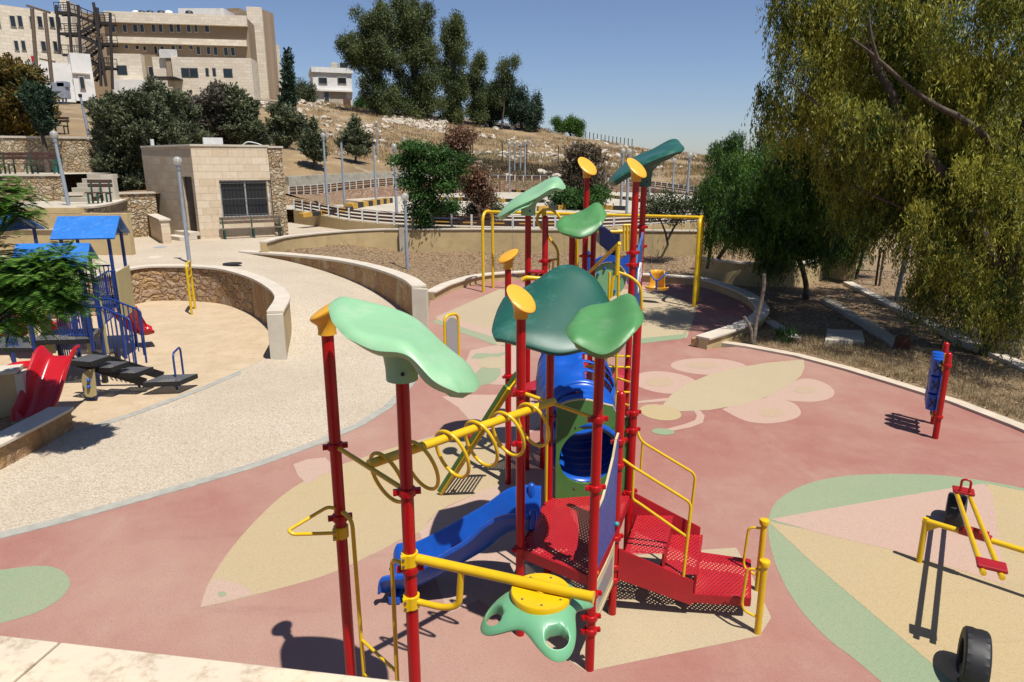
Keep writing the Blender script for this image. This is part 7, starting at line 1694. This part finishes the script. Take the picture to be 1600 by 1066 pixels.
# ------------------------------------------------------------------ rocks, grass, litter
def rockmesh(c, s_, mbv, seed):
    rr = random.Random(seed); bm = bmesh.new(); bmesh.ops.create_icosphere(bm, subdivisions=2 if s_ > .4 else 1, radius=1)
    sc_ = V(s_*rr.uniform(.8, 1.5), s_*rr.uniform(.7, 1.2), s_*rr.uniform(.5, 1.0)); o_ = V(rr.uniform(0, 99), rr.uniform(0, 99), 0)
    for v in bm.verts:
        q = v.co.normalized(); f = 1+.6*mn.noise(q*1.3+o_)+.35*mn.noise(q*3.5+o_); v.co = V(q.x*sc_.x, q.y*sc_.y, q.z*sc_.z)*f
    Rz = Matrix.Rotation(rr.uniform(0, 6.3), 3, 'Z')
    vs = [Rz @ v.co+Vector(c) for v in bm.verts]; fs = [tuple(v.index for v in f.verts) for f in bm.faces]; bm.free(); mbv.add(vs, fs)
for k, (u, v, r_, Y, lab) in enumerate(((598, 184, 6, 104, 'white boulder at the left end of the rubble pile'), (632, 182, 9, 102, 'biggest white boulder on top of the rubble pile'), (655, 186, 8, 102, 'white boulder at the right end of the rubble pile'), (615, 190, 5, 102, 'low white boulder between the two biggest boulders'), (795, 265, 8, 62, 'grey white boulder on the slope above the far fence'), (868, 268, 10, 62, 'flat pale boulder right of the lamp cluster'), (845, 262, 9, 64, 'angular pale boulder behind the light green canopy'))):
    p = at(u, v, Y); p.z = z_hill(p.x, p.y)+.2 if v > 200 else p.z-.3; t = thing('boulder', lab, 'rock', p); mb = MB(); rockmesh(p, r_*Y/FPX, mb, k+5); mb.build('rock', M['rock'], t, smooth=35)
mb = MB(); rr = random.Random(8)
zones = [(600, 700, 188, 215, 92, 104, 900, .1, .38), (470, 600, 165, 215, 72, 108, 420, .1, .45), (700, 1090, 205, 285, 64, 120, 1700, .07, .5), (440, 620, 215, 245, 56, 66, 90, .1, .3), (390, 620, 160, 190, 84, 108, 220, .15, .6)]
for (ua, ub, va, vb, Ya, Yb, n, ra_, rb_) in zones:
    for k in range(n):
        Y = rr.uniform(Ya, Yb); u = rr.uniform(ua, ub); p = at(u, 250, Y)
        if mn.noise(V(p.x*.09, p.y*.09, 5)) < (.0 if ua > 650 else (.05 if ua < 600 else -9)): continue
        s_ = ra_+(rb_-ra_)*rr.random()**3; rockmesh((p.x, p.y, z_hilln(p.x, p.y)+s_*.1), s_, mb, rr.randint(0, 1 << 30))
tag(mb.build('loose_rocks', M['rock'], None), 'loose white limestone rocks scattered over the dry slope', 'rocks', None, 'stuff')
def tufts(name, label, pts, h, w_, m, k=14, cat='grass'):
    n = len(pts); C = np.repeat(np.array(pts), k, 0)+RS.normal(size=(n*k, 3))*np.array([w_, w_, 0]); A = RS.normal(size=C.shape)*.5; A[:, 2] = np.abs(A[:, 2])+.8
    A = unit(A); l = h*RS.uniform(.4, 1., len(C)); C = C+A*l[:, None]*.5; v, f = leaves(C, A, l*.5, h*.035); o = npmesh(name, v, f, m, None); return tag(o, label, cat, None, 'stuff')
GD = leafmat('dry_grass_blades', (.24, .15, .06), (.46, .33, .16), .25, .3); GG = leafmat('grey_weeds', (.12, .13, .07), (.22, .21, .11), .6, .2)
pts = []
for k in range(9000):
    Y = rr.uniform(58, 118); X = rr.uniform(-34, 42)*Y/100
    if mn.noise(V(X*.12, Y*.1, 2)) > -.25: pts.append((X, Y, z_hilln(X, Y)))
tufts('dry_grass', 'tawny dry grass covering the hillside', pts, .55, .35, GD, 9)
pts = []
for k in range(1300):
    Y = rr.uniform(56, 100); X = rr.uniform(-5, 36)*Y/100
    if mn.noise(V(X*.15, Y*.15, 7)) > .12: pts.append((X, Y, z_hilln(X, Y)))
tufts('grey_weeds', 'grey green thorny weeds on the stony slope', pts, .6, .4, GG, 16)
# dry strip of cut grass along the right kerb
pts = []
for k in range(2600):
    i = rr.randint(0, len(KR)-2); t_ = rr.random(); x = KR[i][0]+(KR[i+1][0]-KR[i][0])*t_; y = KR[i][1]+(KR[i+1][1]-KR[i][1])*t_; d = rr.random()**1.5*2.4+.25
    pts.append((x+d*.8, y+d*.75, .02))
tufts('dry_grass_strip', 'flattened straw and dry grass beside the right kerb', pts, .13, .1, leafmat('straw', (.28, .20, .10), (.48, .38, .22), 1.5, .2), 12)
pts = [(gp(u, v).x, gp(u, v).y, .02) for u, v in ((1225, 527), (1230, 525), (1236, 529), (1222, 530), (1228, 538))]
pts2 = []
for k in range(700):
    Y = rr.uniform(50, 112); X = rr.uniform(-34, 40)*Y/100
    if X > -14*Y/50 and mn.noise(V(X*.1, Y*.1, 11)) > .1: pts2.append((X, Y, z_hilln(X, Y)))
for k in range(420):
    Y = rr.uniform(61, 74); X = rr.uniform(-5, 8); pts2.append((X, Y, z_hilln(X, Y)))
tufts('dark_scrub', 'dark brown low scrub between the rocks', pts2, .7, .5, leafmat('scrub', (.035, .03, .018), (.12, .09, .05), .6, .1), 22, 'scrub')
w1_ = tufts('weed', 'green thistle weed by the short kerb', pts, .3, .08, LM, 60, 'weed'); w1_['kind'] = 'stuff'
# fallen leaves on the mulch and rubber
n = 17000; X = RS.uniform(-9, 16, n); Yv = RS.uniform(11, 31, n); P_ = []
bedp = bed
for x, y in zip(X, Yv):
    if inside(x, y, bedp): P_.append((x, y, zb(x, y)+.015))
P_ = np.array(P_); A = RS.normal(size=P_.shape); A[:, 2] *= .25; v, f = leaves(P_, A, RS.uniform(.02, .07, len(P_)), .016); tag(npmesh('fallen_leaves', v, f, leafmat('dead_leaf', (.16, .10, .05), (.42, .32, .18), 3, .1), None), 'dead leaves and twigs scattered over the mulch beds', 'leaf litter', None, 'stuff')
